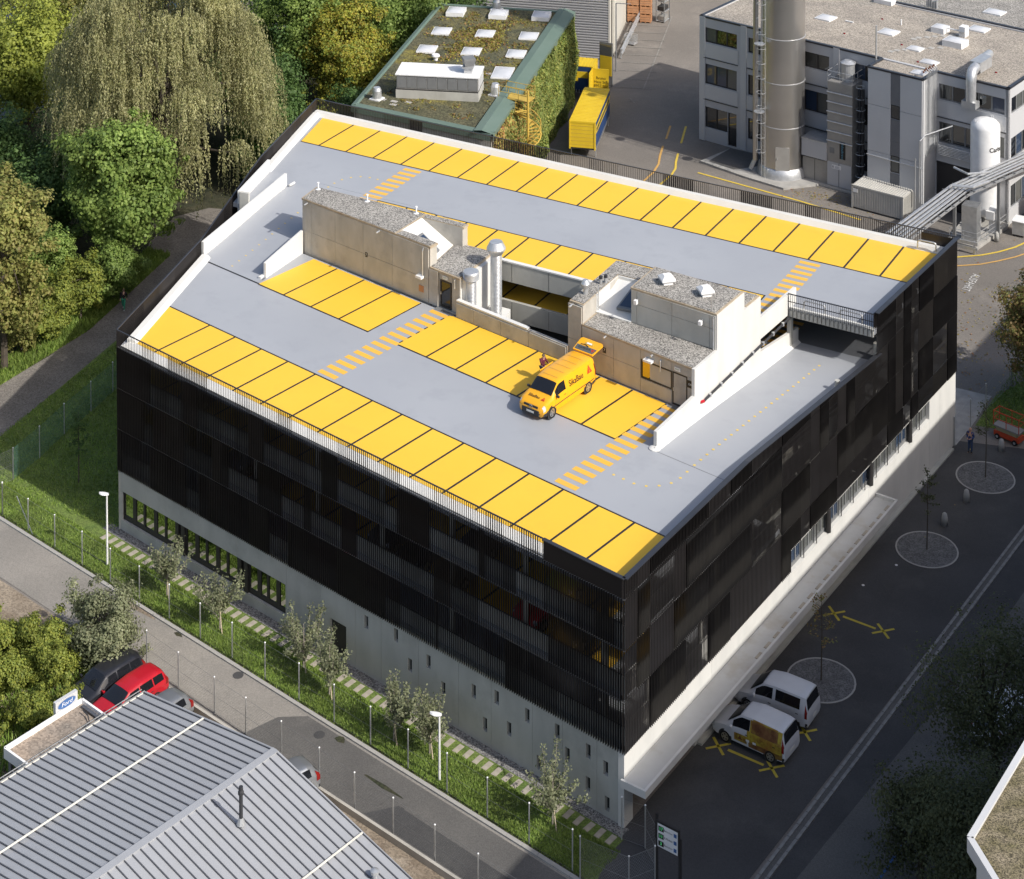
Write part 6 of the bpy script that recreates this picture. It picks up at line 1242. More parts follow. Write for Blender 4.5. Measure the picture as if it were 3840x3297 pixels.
tree(62.5, -36.5, 9.5, 4.2, 'dark tree in front of the tall block at lower right', 'leaf_shade', 10000, .2, 33, .28, .2, nclump=48)
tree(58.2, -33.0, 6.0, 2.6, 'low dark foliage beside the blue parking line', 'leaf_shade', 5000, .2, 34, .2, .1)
# dealer's hedge and bushes, lower left
tree(13.3, -40.0, 4.6, 2.3, 'big rounded bush overhanging the parked dark car', 'leaf_sage', 9000, .2, 41, .14, .02, 'bush', 'bush', 'bushes beside the service lane', 26)
for i, (x, y, h, r, l) in enumerate(((10.2, -41.6, 2.6, 1.9, 'sunlit yellow green bush between rough ground and big rounded bush'), (12.6, -43.2, 2.6, 1.7, 'leafy bush behind the oval sign'), (10.0, -45.0, 2.4, 2.2, 'wild bush at the left frame edge above the porch'), (13.6, -46.0, 2.0, 1.5, 'low bush against the porch edge'), (11.4, -48.2, 1.9, 1.9, 'lowest bush at the left edge beside the porch'), (8.0, -42.8, 2.2, 1.8, 'bush at the left frame edge near the rough ground'), (14.9, -44.6, 1.7, 1.1, 'small bush tucked under the oval sign'))):
    tree(x, y, h, r, l, 'leaf_bush', 7000, .17, 70 + i, .06, .0, 'bush', 'bush', 'bushes beside the service lane', 20)
# young staked trees on the lawn strip
for i, (a, b, h, l) in enumerate(((5.2, -7.95, 3.4, 'young staked tree nearest the first lamp post'), (10.0, -8.05, 3.3, 'young staked tree in front of the last window bay'), (16.2, -7.35, 3.2, 'young staked tree left of the garage door'), (18.9, -8.0, 3.4, 'young staked tree right in front of the garage door'), (24.1, -8.35, 3.5, 'young staked tree just left of the second lamp post pair'), (26.2, -7.85, 3.5, 'young staked tree nearest the second lamp post'), (34.3, -7.65, 3.3, 'young staked tree nearest the garage corner'))):
    p = fp(a, b); rg = np.random.default_rng(100 + i)
    t = thing('young_tree', (*p, 0), l, 'young tree', 'young trees on the lawn strip')
    tips = [(p[0] + rg.normal(0, .62), p[1] + rg.normal(0, .62), h * rg.uniform(.5, 1.0)) for _ in range(24)]; P = []
    limb = MB(); limb.tube([(*p, -.05), (p[0] + .03, p[1], h * .35), (p[0], p[1] + .03, h * .8)], [.05, .04, .015], 6)
    for q in tips:
        s = Vector((p[0], p[1], h * rg.uniform(.14, .5))); q = Vector(q); limb.tube([s, s.lerp(q, .5) + Vector((q.x - s.x, q.y - s.y, 0)) * .22, q], [.022, .015, .006], 4)
        for k in range(95): f = rg.uniform(.15, 1.02); c = s.lerp(q, f); w_ = Vector((q.x - s.x, q.y - s.y, 0)) * .22 * math.sin(math.pi * min(1, f)); P.append((c.x + w_.x + rg.normal(0, .11), c.y + w_.y + rg.normal(0, .11), c.z + rg.normal(0, .1)))
    limb.build('trunk', 'bark_pale', t); P = np.array(P); np_mesh('crown', leaf_quads(P, np.tile([0, -.3, .8], (len(P), 1)), .125, i, .8), 4, 'leaf_sage', t)
    MB().tube([(p[0] + .4, p[1] - .3, -.05), (p[0] + .1, p[1] - .1, 1.15)], .035, 6).build('stake', 'stake', t)
def sapling(x, y, h, label, seed, leaf='leaf_shade', n=380, r=.55):
    t = thing('street_sapling', (x, y, 0), label, 'young tree', 'saplings in the tree pits'); rg = np.random.default_rng(seed); mb = MB(); mb.tube([(x, y, 0), (x + .03, y, h * .5), (x, y, h)], [.045, .035, .008], 6); P = []
    for k in range(18):
        z = h * rg.uniform(.42, .95); a = rg.uniform(0, 6.28); L = r * (1.25 - z / h) * 1.6 + .15; q = (x + L * math.cos(a), y + L * math.sin(a), z + .35 * rg.uniform(.3, 1)); mb.tube([(x, y, z), q], [.014, .005], 4)
        for _ in range(n // 18): f = rg.uniform(.2, 1.05); P.append((x + (q[0] - x) * f + rg.normal(0, .07), y + (q[1] - y) * f + rg.normal(0, .07), z + (q[2] - z) * f + rg.normal(0, .07)))
    mb.build('trunk', 'bark', t); P = np.array(P); np_mesh('crown', leaf_quads(P, np.tile([0, 0, 1.], (len(P), 1)), .11, seed), 4, leaf, t)
sapling(49.02, -21.65, 4.9, 'thin sapling in the tree pit nearest the parked vans', 201, 'leaf_brown', 260)
sapling(50.44, -6.95, 5.0, 'thin leafy sapling in the middle tree pit', 202, 'leaf_shade', 420)
sapling(51.38, 2.7, 5.0, 'thin sapling in the tree pit nearest the person in blue', 203, 'leaf_shade', 200)
sapling(-.18, -27.08, 4.7, 'slim young tree on the shaded lawn inside the green fence', 204, 'leaf_dark', 900, .8)
# ivy on the hall flank
iv = thing('ivy', (1, 33, 0), 'climbing ivy covering the hall flank, turning yellow and red', 'climbing plant')
rg = np.random.default_rng(5); p0 = np.array(GP[1]); p1 = np.array(GP[2]); dv = (p1 - p0) / np.linalg.norm(p1 - p0); nv = np.array([dv[1], -dv[0]]); Lw = np.linalg.norm(p1 - p0)
def ivy(n, s0, s1, m, sz, seed):
    rg = np.random.default_rng(seed); s = rg.uniform(s0, s1, n); z = 8.75 * rg.uniform(0, 1, n) ** .9; bul = .12 + .55 * (np.sin(s * 1.1) * np.sin(z * .9 + s * .4) * .5 + .5) * rg.uniform(.2, 1, n)
    P = np.stack([p0[0] + dv[0] * s + nv[0] * bul, p0[1] + dv[1] * s + nv[1] * bul, z], 1); np_mesh('leaves', leaf_quads(P, np.tile([nv[0], nv[1], .45], (n, 1)), sz, seed), 4, m, iv)
ivy(14000, .1, 15, 'leaf_ivy_red', .2, 6); ivy(11000, 4, 15, 'leaf_ivy', .2, 8); ivy(32000, 14, Lw, 'leaf_ivy', .2, 7)
# sedum cushions on the mossy roof, grass tufts on the lawn strip
rg = np.random.default_rng(12)
def in_roof(n): u = rg.uniform(.06, .94, n); v = rg.uniform(.05, .97, n); A = np.array(GP); return (A[0] * (1 - u[:, None]) + A[1] * u[:, None]) * (1 - v[:, None]) + (A[3] * (1 - u[:, None]) + A[2] * u[:, None]) * v[:, None]
C = in_roof(420); C[:250] = C[:250] * .25 + (in_roof(250) * .25 + np.array([-9.5, 42.5]) * .5); P = []
for c in C: k = rg.integers(6, 26); P.append(np.stack([rg.normal(c[0], .28, k), rg.normal(c[1], .28, k), np.full(k, GH + .03)], 1))
P = np.concatenate(P); o = np_mesh('sedum_cushions', leaf_quads(P, np.tile([0, 0, 1.], (len(P), 1)), .2, 3), 4, 'sedum', gb); tag(o, kind='stuff')
def blades(poly_fn, n, hgt, m, name, seed, label, wd=.035):
    rg = np.random.default_rng(seed); B = poly_fn(rg, n); a = rg.uniform(0, 6.28, n); h = hgt * rg.uniform(.5, 1.4, n); lean = rg.normal(0, .35, (n, 2)) * h[:, None]
    z0 = np.zeros(n); dx, dy = np.cos(a) * wd, np.sin(a) * wd
    V = np.stack([np.stack([B[:, 0] - dx, B[:, 1] - dy, z0], 1), np.stack([B[:, 0] + dx, B[:, 1] + dy, z0], 1), np.stack([B[:, 0] + lean[:, 0], B[:, 1] + lean[:, 1], h], 1)], 1).reshape(-1, 3)
    o = np_mesh(name, V, 3, m); tag(o, label, 'grass', None, 'stuff')
def strip(rg, n): a = rg.uniform(-20, 38, n); b = rg.uniform(-9.5, -6.95, n); return np.stack([FO[0] + a * FX[0] + b * FY[0], FO[1] + a * FX[1] + b * FY[1]], 1)
blades(strip, 60000, .12, 'grass_blade', 'lawn_grass', 31, 'mown grass of the lawn strip along the garage')
def left_lawn(rg, n): y = rg.uniform(-30, 3, n); xa = -8.9 - (y + 25) * .11; xb = np.array([xl(v) for v in y]) - .2; return np.stack([xa + (xb - xa) * rg.uniform(0, 1, n), y], 1)
blades(left_lawn, 40000, .13, 'grass_blade', 'lawn_grass', 32, 'shaded grass between the garage end and the gravel path')
def verge(rg, n): y = rg.uniform(-32, 2, n); x = -13.6 - rg.uniform(0, 1, n) ** 1.5 * 2.4 - np.clip((y + 11) * .22, 0, 9); return np.stack([x, y], 1)
blades(verge, 16000, .35, 'grass_blade', 'verge_grass', 33, 'rough grass verge on the far side of the gravel path', .05)
def rough(rg, n): a = rg.uniform(-6, 8, n); b = -13.6 - rg.uniform(0, 1, n) ** .6 * 9; return np.stack([FO[0] + a * FX[0] + b * FY[0], FO[1] + a * FX[1] + b * FY[1]], 1)
def rough2(rg, n): x = rg.uniform(3, 15, n); y = rg.uniform(-54, -40.5, n); return np.stack([x, y], 1)
blades(rough2, 14000, .45, 'grass_blade', 'rough_grass', 34, 'tall rough grass under the bushes beside the porch', .05)
def rlawn(rg, n): x = rg.uniform(49.2, 62, n); y = rg.uniform(9, 19, n); return np.stack([x, y], 1)
blades(rlawn, 12000, .13, 'grass_blade', 'rear_lawn_grass', 35, 'grass of the lawn under the reddish tree')
# fallen leaves on the yard under the trees
def scatter(fn, n, size, m, name, label, seed):
    rg = np.random.default_rng(seed); P = np.column_stack([fn(rg, n), np.full(n, .02)]); o = np_mesh(name, leaf_quads(P, np.tile([0, 0, 3.], (n, 1)), size, seed), 4, m); tag(o, label, 'leaves', None, 'stuff')
scatter(lambda rg, n: np.column_stack([rg.normal(46, 3.5, n), rg.normal(20, 7, n)]), 700, .13, 'leaf_ivy_red', 'fallen_leaves', 'fallen leaves on the lane by the reddish tree', 41)
scatter(lambda rg, n: np.column_stack([rg.normal(27, 3, n), rg.normal(39.3, .8, n)]), 260, .12, 'leaf_ivy_red', 'fallen_leaves', 'fallen leaves in front of the filter cabinets', 42)
# ================================================================ VEHICLES (nose towards local +x)
SPECS = {
 'wagon': dict(st=[(2.32, .38, .56, .60, .58, .60, .50), (2.24, .24, .64, .70, .76, .78, .66), (1.95, .2, .74, .82, .86, .87, .72), (1.15, .18, .86, .98, .88, .89, .74), (.30, .18, .92, 1.42, .88, .89, .60), (-.5, .18, .94, 1.49, .88, .89, .62), (-1.7, .18, .97, 1.45, .88, .88, .60), (-2.02, .2, .98, 1.36, .87, .86, .57), (-2.22, .25, .93, 1.02, .84, .83, .68), (-2.32, .36, .62, .70, .74, .75, .64)],
   ws=(1.10, .36), sides=[(.78, -.28), (-.36, -1.18), (-1.26, -1.92)], rear=(-2.04, -2.2), wh=(1.40, -1.32, .32)),
 'hatch': dict(st=[(2.0, .38, .56, .60, .56, .58, .48), (1.93, .24, .66, .72, .74, .76, .64), (1.65, .2, .78, .86, .84, .85, .70), (1.0, .18, .90, 1.02, .86, .87, .72), (.25, .18, .95, 1.46, .86, .87, .58), (-.5, .18, .97, 1.52, .86, .87, .60), (-1.3, .18, 1.0, 1.47, .86, .86, .58), (-1.7, .2, 1.0, 1.34, .85, .84, .54), (-1.93, .25, .95, 1.03, .82, .81, .66), (-2.0, .36, .62, .70, .72, .73, .62)],
   ws=(.95, .31), sides=[(.68, -.3), (-.38, -1.42)], rear=(-1.72, -1.9), wh=(1.25, -1.2, .31)),
 'suv': dict(st=[(2.35, .42, .66, .72, .62, .64, .54), (2.26, .30, .80, .88, .82, .84, .72), (1.95, .26, .92, 1.02, .90, .91, .78), (1.15, .24, 1.02, 1.14, .92, .93, .78), (.45, .24, 1.06, 1.62, .92, .93, .66), (-.4, .24, 1.08, 1.70, .92, .93, .68), (-1.75, .24, 1.1, 1.66, .92, .92, .66), (-2.1, .26, 1.1, 1.56, .91, .90, .62), (-2.28, .3, 1.02, 1.12, .88, .87, .74), (-2.35, .42, .7, .78, .8, .8, .7)],
   ws=(1.10, .50), sides=[(.82, -.2), (-.28, -1.12), (-1.2, -1.98)], rear=(-2.12, -2.26), wh=(1.42, -1.38, .37)),
 'caddy': dict(st=[(2.18, .38, .58, .62, .58, .60, .5), (2.10, .24, .70, .78, .78, .80, .68), (1.85, .2, .84, .92, .86, .87, .74), (1.25, .18, .96, 1.10, .89, .90, .76), (.45, .18, 1.02, 1.72, .89, .90, .66), (-.3, .18, 1.04, 1.82, .89, .90, .70), (-1.7, .18, 1.04, 1.80, .89, .90, .70), (-2.02, .2, 1.04, 1.76, .88, .88, .68), (-2.16, .26, 1.0, 1.10, .87, .86, .78), (-2.2, .36, .7, .8, .82, .82, .74)],
   ws=(1.20, .50), sides=[(.88, -.12), (-.3, -1.72)], rear=(-2.035, -2.15), wh=(1.30, -1.38, .32)),
 'vito': dict(st=[(2.62, .40, .60, .66, .62, .64, .54), (2.54, .26, .74, .82, .84, .86, .74), (2.25, .22, .90, .99, .93, .94, .80), (1.72, .2, 1.02, 1.16, .96, .97, .82), (.98, .2, 1.06, 1.74, .96, .97, .72), (.2, .2, 1.08, 1.83, .96, .97, .76), (-2.2, .2, 1.08, 1.83, .96, .97, .77), (-2.5, .22, 1.08, 1.80, .95, .95, .75), (-2.62, .3, 1.06, 1.66, .93, .92, .74), (-2.66, .4, 1.0, 1.2, .9, .9, .76)],
   ws=(1.66, 1.03), sides=[(1.36, .42)], rear=None, wh=(1.82, -1.78, .35)),
}
def vehicle(kind, paint, loc, rz, label, cat, group=None, details=True, plate=True, name=None):
    s = SPECS[kind]; st = s['st']; t = thing(name or {'caddy': 'compact_van', 'vito': 'panel_van'}.get(kind, 'parked_car'), loc, label, cat, group, rz, world=False)
    def sec(x):
        for i in range(len(st) - 1):
            if st[i][0] >= x >= st[i + 1][0]:
                f = (st[i][0] - x) / (st[i][0] - st[i + 1][0]); return [a + (b - a) * f for a, b in zip(st[i], st[i + 1])]
        return list(st[0] if x > st[0][0] else st[-1])
    def pt(x, q, side=1, off=0.0):
        _, zl, zb, zt, wl, wb, wt = sec(x); e = .05 * min(1, (zt - zb) / .3)
        K_ = [(wl * .86, zl), (wl, zl + .1), (wl * .5 + wb * .5 + .015, (zl + zb) / 2), (wb, zb), (wt, zt - e), (wt * .8, zt), (0, zt + .015)]
        i = min(5, max(0, int(q))); f = q - i; a, b = K_[i], K_[i + 1]; y, z = a[0] + (b[0] - a[0]) * f, a[1] + (b[1] - a[1]) * f
        if off:
            ny, nz = b[1] - a[1], -(b[0] - a[0]); L_ = math.hypot(ny, nz) or 1; y += ny / L_ * off; z += nz / L_ * off
        return (x, side * y, z)
    xs = sorted({round(a[0], 3) for a in st} | {round(st[0][0] + (st[-1][0] - st[0][0]) * k / 28, 3) for k in range(29)}, reverse=True)
    qs = [0, .5, 1, 1.5, 2, 2.5, 3, 3.5, 4, 4.5, 5, 5.5, 6]
    G = [[pt(x, q, 1) for q in qs] + [pt(x, q, -1) for q in qs[-2::-1]] for x in xs]
    mb = MB().grid(G); mb.poly(G[0][::-1]); mb.poly(G[-1]); n = len(G[0])
    for i in range(len(G) - 1): mb.poly([G[i][0], G[i + 1][0], G[i + 1][-1], G[i][-1]])
    body = mb.build('body', paint, t, True)
    def patch(nm, x0, x1, q0, q1, m, par=t, off=.008, sides=(1, -1), nx=6, nq=4, dx=0.0, dz=0.0):
        for sd_ in sides:
            Gp = []
            for i in range(nx + 1):
                r = []
                for j in range(nq + 1):
                    q = q0 + (q1 - q0) * j / nq; x = x0 + (x1 - x0) * i / nx; p = pt(x, q, sd_, off); r.append((p[0] + dx, p[1], p[2] + dz))
                Gp.append(r if sd_ > 0 else r)
            MB().grid(Gp).build(nm, m, par, True)
    def across(nm, x0, x1, q0, m, off=.012, dx=0.0, dz=.008, nx=6):
        q = [q0 + (6 - q0) * k / 5 for k in range(6)]; Gp = []
        for i in range(nx + 1):
            x = x0 + (x1 - x0) * i / nx; Gp.append([(lambda p: (p[0] + dx, p[1], p[2] + dz))(pt(x, k, 1, off)) for k in q] + [(lambda p: (p[0] + dx, p[1], p[2] + dz))(pt(x, k, -1, off)) for k in q[-2::-1]])
        return MB().grid(Gp).build(nm, m, t, True)
    a, b = s['ws']; across('windscreen', a, b, 4.12, 'glass_car', dx=.012)
    for x0, x1 in s['sides']: patch('side_window', x0, x1, 3.14, 3.86, 'glass_car')
    if s['rear']: x0, x1 = s['rear']; across('rear_window', x0, x1, 4.15, 'glass_car', dx=-.014)
    xf, xr_, r = s['wh']
    wt_ = MB(); W2 = sec(0)[4]
    for x in (xf, xr_):
        for sd_ in (1, -1):
            y0 = sd_ * (W2 + .012); ar = MB(); m_ = 20
            ar.poly([(x + (r + .075) * math.cos(2 * math.pi * k / m_), y0, r + (r + .075) * math.sin(2 * math.pi * k / m_)) for k in range(m_)] if sd_ < 0 else [(x + (r + .075) * math.cos(-2 * math.pi * k / m_), y0, r + (r + .075) * math.sin(-2 * math.pi * k / m_)) for k in range(m_)]); ar.build('wheel_arch', 'plastic_dark', t)
            wv = MB(); prof = [(-.2, r * .7), (-.2, r * .96), (-.16, r), (-.04, r), (0.02, r * .95), (.03, r * .72)]; k0 = 0; Gw = [[(x + rr_ * math.cos(2 * math.pi * k / 20), sd_ * (W2 + .01 + yy), r + rr_ * math.sin(2 * math.pi * k / 20)) for k in range(21)] for yy, rr_ in prof]
            wv.grid(Gw if sd_ < 0 else [g_[::-1] for g_ in Gw]); wh = wv.build('wheel', 'tyre', t, True)
            rm = MB(); rm.poly([(x + r * .66 * math.cos(2 * math.pi * k / 20), sd_ * (W2 + .032), r + r * .66 * math.sin(2 * math.pi * k / 20)) for k in range(20)]); rm.build('rim', 'rim', wh)
            if details:
                for k in range(5):
                    an = 2 * math.pi * k / 5 + .3; c = (x + r * .42 * math.cos(an), r + r * .42 * math.sin(an)); MB().poly([(c[0] + .045 * math.cos(2 * math.pi * j / 8), sd_ * (W2 + .036), c[1] + .045 * math.sin(2 * math.pi * j / 8)) for j in range(8)]).build('rim_hole', 'plastic_dark', wh)
    f0 = st[0][0]; f1 = st[1][0]
    patch('headlight', st[2][0] + .12, f1 - .0, 2.35, 3.9, 'lamp_clear', off=.016, nx=5)
    rz0, rz1 = st[-2][0], st[-3][0]
    patch('tail_light', rz0 + .0, rz1 - .0, 2.35, 3.6, 'lamp_red', off=.012, nx=3)
    if details:
        for sd_ in (1, -1): MB().box(-.09, .09, -.1, .1, -.07, .07, lambda x, y, z: (s['sides'][0][0] + .02 + x * .7, sd_ * (sec(.5)[5] + .1) + y, sec(.5)[2] + .06 + z)).build('door_mirror', paint if kind != 'vito' else 'plastic_dark', t, bevel=.03)
        for x0, x1 in s['sides'][:2]: patch('door_handle', x1 + .22, x1 + .06, 2.62, 2.72, 'plastic_dark', off=.02, nx=1, nq=1)
        MB().box(f0 - .03, f0 + .01, -.5, .5, .44, .58).build('grille', 'plastic_dark', t, bevel=.02)
        if plate:
            MB().box(f0 + .01, f0 + .022, -.25, .25, .40, .50).build('number_plate', 'plate', t); MB().box(st[-1][0] - .022, st[-1][0] - .01, -.25, .25, .55, .66).build('number_plate', 'plate', t)
        patch('bumper_strip', st[-2][0] + .1, st[-1][0] + .02, .6, 1.6, 'plastic_dark', off=.012, nx=3)
    return t, pt, patch, across, sec
# --- yellow service van on the roof, tailgate up
vl = (32.52 + .05, -21.92, ZF)
van, pt, patch, across, sec = vehicle('vito', 'van_yellow', vl, R(-98.4), 'bright yellow panel van with raised tailgate parked on the roof deck', 'van')
patch('sill_trim', 2.3, -2.4, 1.95, 2.08, 'plastic_dark', off=.016, nx=12, nq=1)
patch('front_bumper', 2.62, 2.2, .0, 1.9, 'plastic_dark', off=.014, nx=4); patch('rear_bumper', -2.2, -2.66, .0, 1.7, 'plastic_dark', off=.014, nx=4)
MB().box(2.60, 2.66, -.62, .62, .28, .62).build('bumper_front', 'plastic_dark', van, bevel=.03)
MB().box(2.55, 2.6, -.5, .5, .66, .84).build('grille_upper', 'plastic_dark', van, bevel=.02)
eb = MB().tube([(2.61 + .0, .11 * math.cos(a), .74 + .11 * math.sin(a)) for a in [2 * math.pi * k / 16 for k in range(17)]], .014, 5).build('emblem_ring', 'rim', van)
for a in (90, 210, 330): MB().tube([(2.61, 0, .74), (2.61, .11 * math.cos(R(a)), .74 + .11 * math.sin(R(a)))], .012, 4).build('emblem_star', 'rim', eb)
MB().box(2.665, 2.675, -.26, .26, .42, .53).build('number_plate', 'plate', van)
for x in (.30, 1.5): patch('door_gap', x, x - .015, 1.2, 3.95, 'stair_yellow', off=.006, nx=1, nq=6)
patch('door_gap', -2.15, -2.165, 1.8, 3.9, 'stair_yellow', off=.006, nx=1, nq=6)
for k in range(5): across('roof_rib', .7 - k * .62, .67 - k * .62, 5.1, 'stair_yellow', dz=.012, nx=1)
def on_side(x0, q):   # lettering on the left flank
    return lambda x, y: pt(x0 - x, q + y / .70, 1, .022)
text_mesh('lettering', 'SikaBau', .46, 'black_print', on_side(-.62, 3.3), van, shear=.0, bold=.004)
def tri(par, T, r, m1='red_print', m2='van_yellow'):
    MB().poly([T(-r, -r * .8), T(r, -r * .8), T(0, r)]).build('triangle_mark', m1, par)
    MB().poly([T(-r * .12, r * .35), T(r * .15, r * .2), T(-.05 * r, -.1 * r), T(.3 * r, -.35 * r), T(.1 * r, -.62 * r), T(-.35 * r, -.6 * r), T(-.02 * r, -.4 * r), T(-.32 * r, -.12 * r)][::1]).build('triangle_figure', m2, par)
tri(van, lambda x, y: pt(-1.95 - x, 3.4 + y / .70, 1, .022), .24)
tri(van, lambda x, y: pt(-1.95 + x, 3.4 + y / .70, -1, .022), .24); text_mesh('lettering', 'SikaBau', .46, 'black_print', lambda x, y: pt(-.62 + x, 3.3 + y / .70, -1, .022), van)
def on_hood(x, y):   # lettering on the bonnet, read from the front
    hx = 2.06 + (-y); p = pt(hx, 5.5, 1, 0); z = sec(hx)[3] + .03; return (hx, x, z)
text_mesh('lettering', 'SikaBau', .26, 'black_print', lambda x, y: on_hood(x - .14, y), van, bold=.004); tri(van, lambda x, y: on_hood(.52 + x, y), .14)
# raised tailgate: hinged at the roof edge, standing out almost level
tgx, tgz = -2.56, 1.86
def TG(u, y, e=0.0): a = R(14); return (tgx - u * math.cos(a) - e * math.sin(a) * -1, y, tgz + u * math.sin(a) + e * math.cos(a))
tg = MB(); tg.add([TG(u, y, e) for e in (-.05, .03) for u, y in ((.0, -.72), (.0, .72), (1.0, .82), (1.12, .7), (1.12, -.7), (1.0, -.82))], [(5, 4, 3, 2, 1, 0), (6, 7, 8, 9, 10, 11)] + [(i, (i + 1) % 6, 6 + (i + 1) % 6, 6 + i) for i in range(6)]); tg = tg.build('tailgate', 'van_yellow', van)
MB().poly([TG(.08, -.66, .036), TG(.5, -.72, .036), TG(.5, .72, .036), TG(.08, .66, .036)]).build('tailgate_window', 'glass_light', tg)
text_mesh('lettering', 'sikabau', .3, 'black_print', lambda x, y: TG(.3 - y, x * 1.0 - .1, .044), tg); tri(tg, lambda x, y: TG(.3 - y, .52 + x, .044), .13, 'red_print', 'glass_light')
MB().box(-.3, .3, -.09, .09, 0, .02, lambda x, y, z: TG(.75 + y, x, .035 + z)).build('plate_holder', 'stair_yellow', tg); MB().box(-.17, .17, -.06, .06, 0, .02, lambda x, y, z: TG(.75 + y, x, .058 + z)).build('plate_light', 'bright_white', tg); MB().tube([TG(.5, .1, .06), TG(.6, -.2, .06), TG(.56, -.5, .06)], .02, 5).build('wiper', 'plastic_dark', tg)
MB().box(-.95, .35, -1.06, -1.0, .35, 1.65).build('sliding_door', 'van_yellow', van, bevel=.03)
# --- company vans on the forecourt
vehicle('caddy', 'car_white', (47.75, -25.1, 0), R(180 - 3), 'plain white compact van, farther of the two by the canopy', 'van', 'compact vans by the canopy')
v2, pt, patch, across, sec = vehicle('caddy', 'car_white', (47.7, -28.05, 0), R(180 - 6), 'white compact van with yellow brown picture wrap on its rear half', 'van', 'compact vans by the canopy')
patch('picture_wrap', .0, -2.08, 2.0, 3.14, 'wrap_yellow', off=.010, nx=16, nq=6); patch('picture_wrap', -.1, -2.08, 1.15, 2.0, 'wrap_brown', off=.010, nx=16, nq=4); patch('picture_wrap', -.28, -1.74, 3.86, 3.98, 'wrap_yellow', off=.010, nx=10, nq=1); patch('picture_wrap', -.24, -1.78, 3.1, 3.88, 'wrap_brown', off=.013, nx=10, nq=3); patch('picture_wrap', -1.76, -2.0, 3.0, 3.95, 'wrap_yellow', off=.010, nx=4); patch('picture_wrap', -.14, -.26, 3.0, 3.9, 'wrap_yellow', off=.010, nx=2); patch('picture_wrap', .75, .0, 1.4, 2.5, 'wrap_yellow', off=.010, nx=6)
MB().poly([pt(.55, 1.75, 1, .018), pt(.25, 1.75, 1, .018), pt(.4, 2.35, 1, .018)]).build('triangle_mark', 'rust', v2)
for x in (.05, -.35): patch('white_mark', x, x - .2, 1.9, 2.2, 'bright_white', off=.018, nx=2, nq=1, sides=(1,))
# wrap follows the visible flank
# --- dealer's cars
vehicle('wagon', 'car_red', (17.05, -42.4, 0), R(-100), 'red estate car parked between dark car and metal roof', 'car', "cars in the dealer's yard")
vehicle('wagon', 'car_anthracite', (15.1, -42.0, 0), R(-101), 'anthracite estate car under the big rounded bush', 'car', "cars in the dealer's yard")
vehicle('hatch', 'car_silver', (19.6, -43.0, 0), R(-98), 'silver white hatchback with its tail showing behind the metal roof', 'car', "cars in the dealer's yard")
vehicle('hatch', 'car_silver', (28.35, -43.9, 0), R(-110), 'silver car mostly hidden behind the shed gable', 'car', "cars in the dealer's yard")
vehicle('wagon', 'car_white', (58.7, -20.4, 0), R(84), 'white car parked under the dark street tree', 'car')
# --- cars inside the garage, seen between the louvres
inside = [('hatch', 'car_blue', 1.9, 9.05, 'dark blue car behind the louvres, top storey, farthest left'), ('wagon', 'car_anthracite', 25.2, 9.05, 'black car with pale plate behind the top storey louvres'), ('hatch', 'car_lime', 30.9, 9.05, 'lime green car behind the top storey louvres near the street corner'), ('wagon', 'car_anthracite', 8.6, 6.45, 'dark estate car behind the middle storey louvres, left half'), ('hatch', 'car_blue', 5.9, 6.45, 'dark blue car behind the middle storey louvres, far left'), ('hatch', 'car_silver', 23.1, 6.45, 'silver hatchback behind the middle storey louvres'), ('wagon', 'car_anthracite', 20.4, 6.45, 'black estate car next to the silver hatchback in the garage'), ('hatch', 'car_anthracite', 18.0, 6.45, 'dark hatchback two bays left of the silver one in the garage'), ('hatch', 'car_red', 28.6, 6.45, 'dark red car behind the middle storey louvres'), ('hatch', 'car_blue', 31.2, 6.45, 'blue grey car in the bay next to the red one in the garage')]
for kd, pm, a, z, lb_ in inside:
    p = fp(a + 1.2, -2.6); vehicle(kd, pm, (p[0], p[1], z + .01), TH - math.pi / 2, lb_, 'car', 'cars inside the garage', details=False)

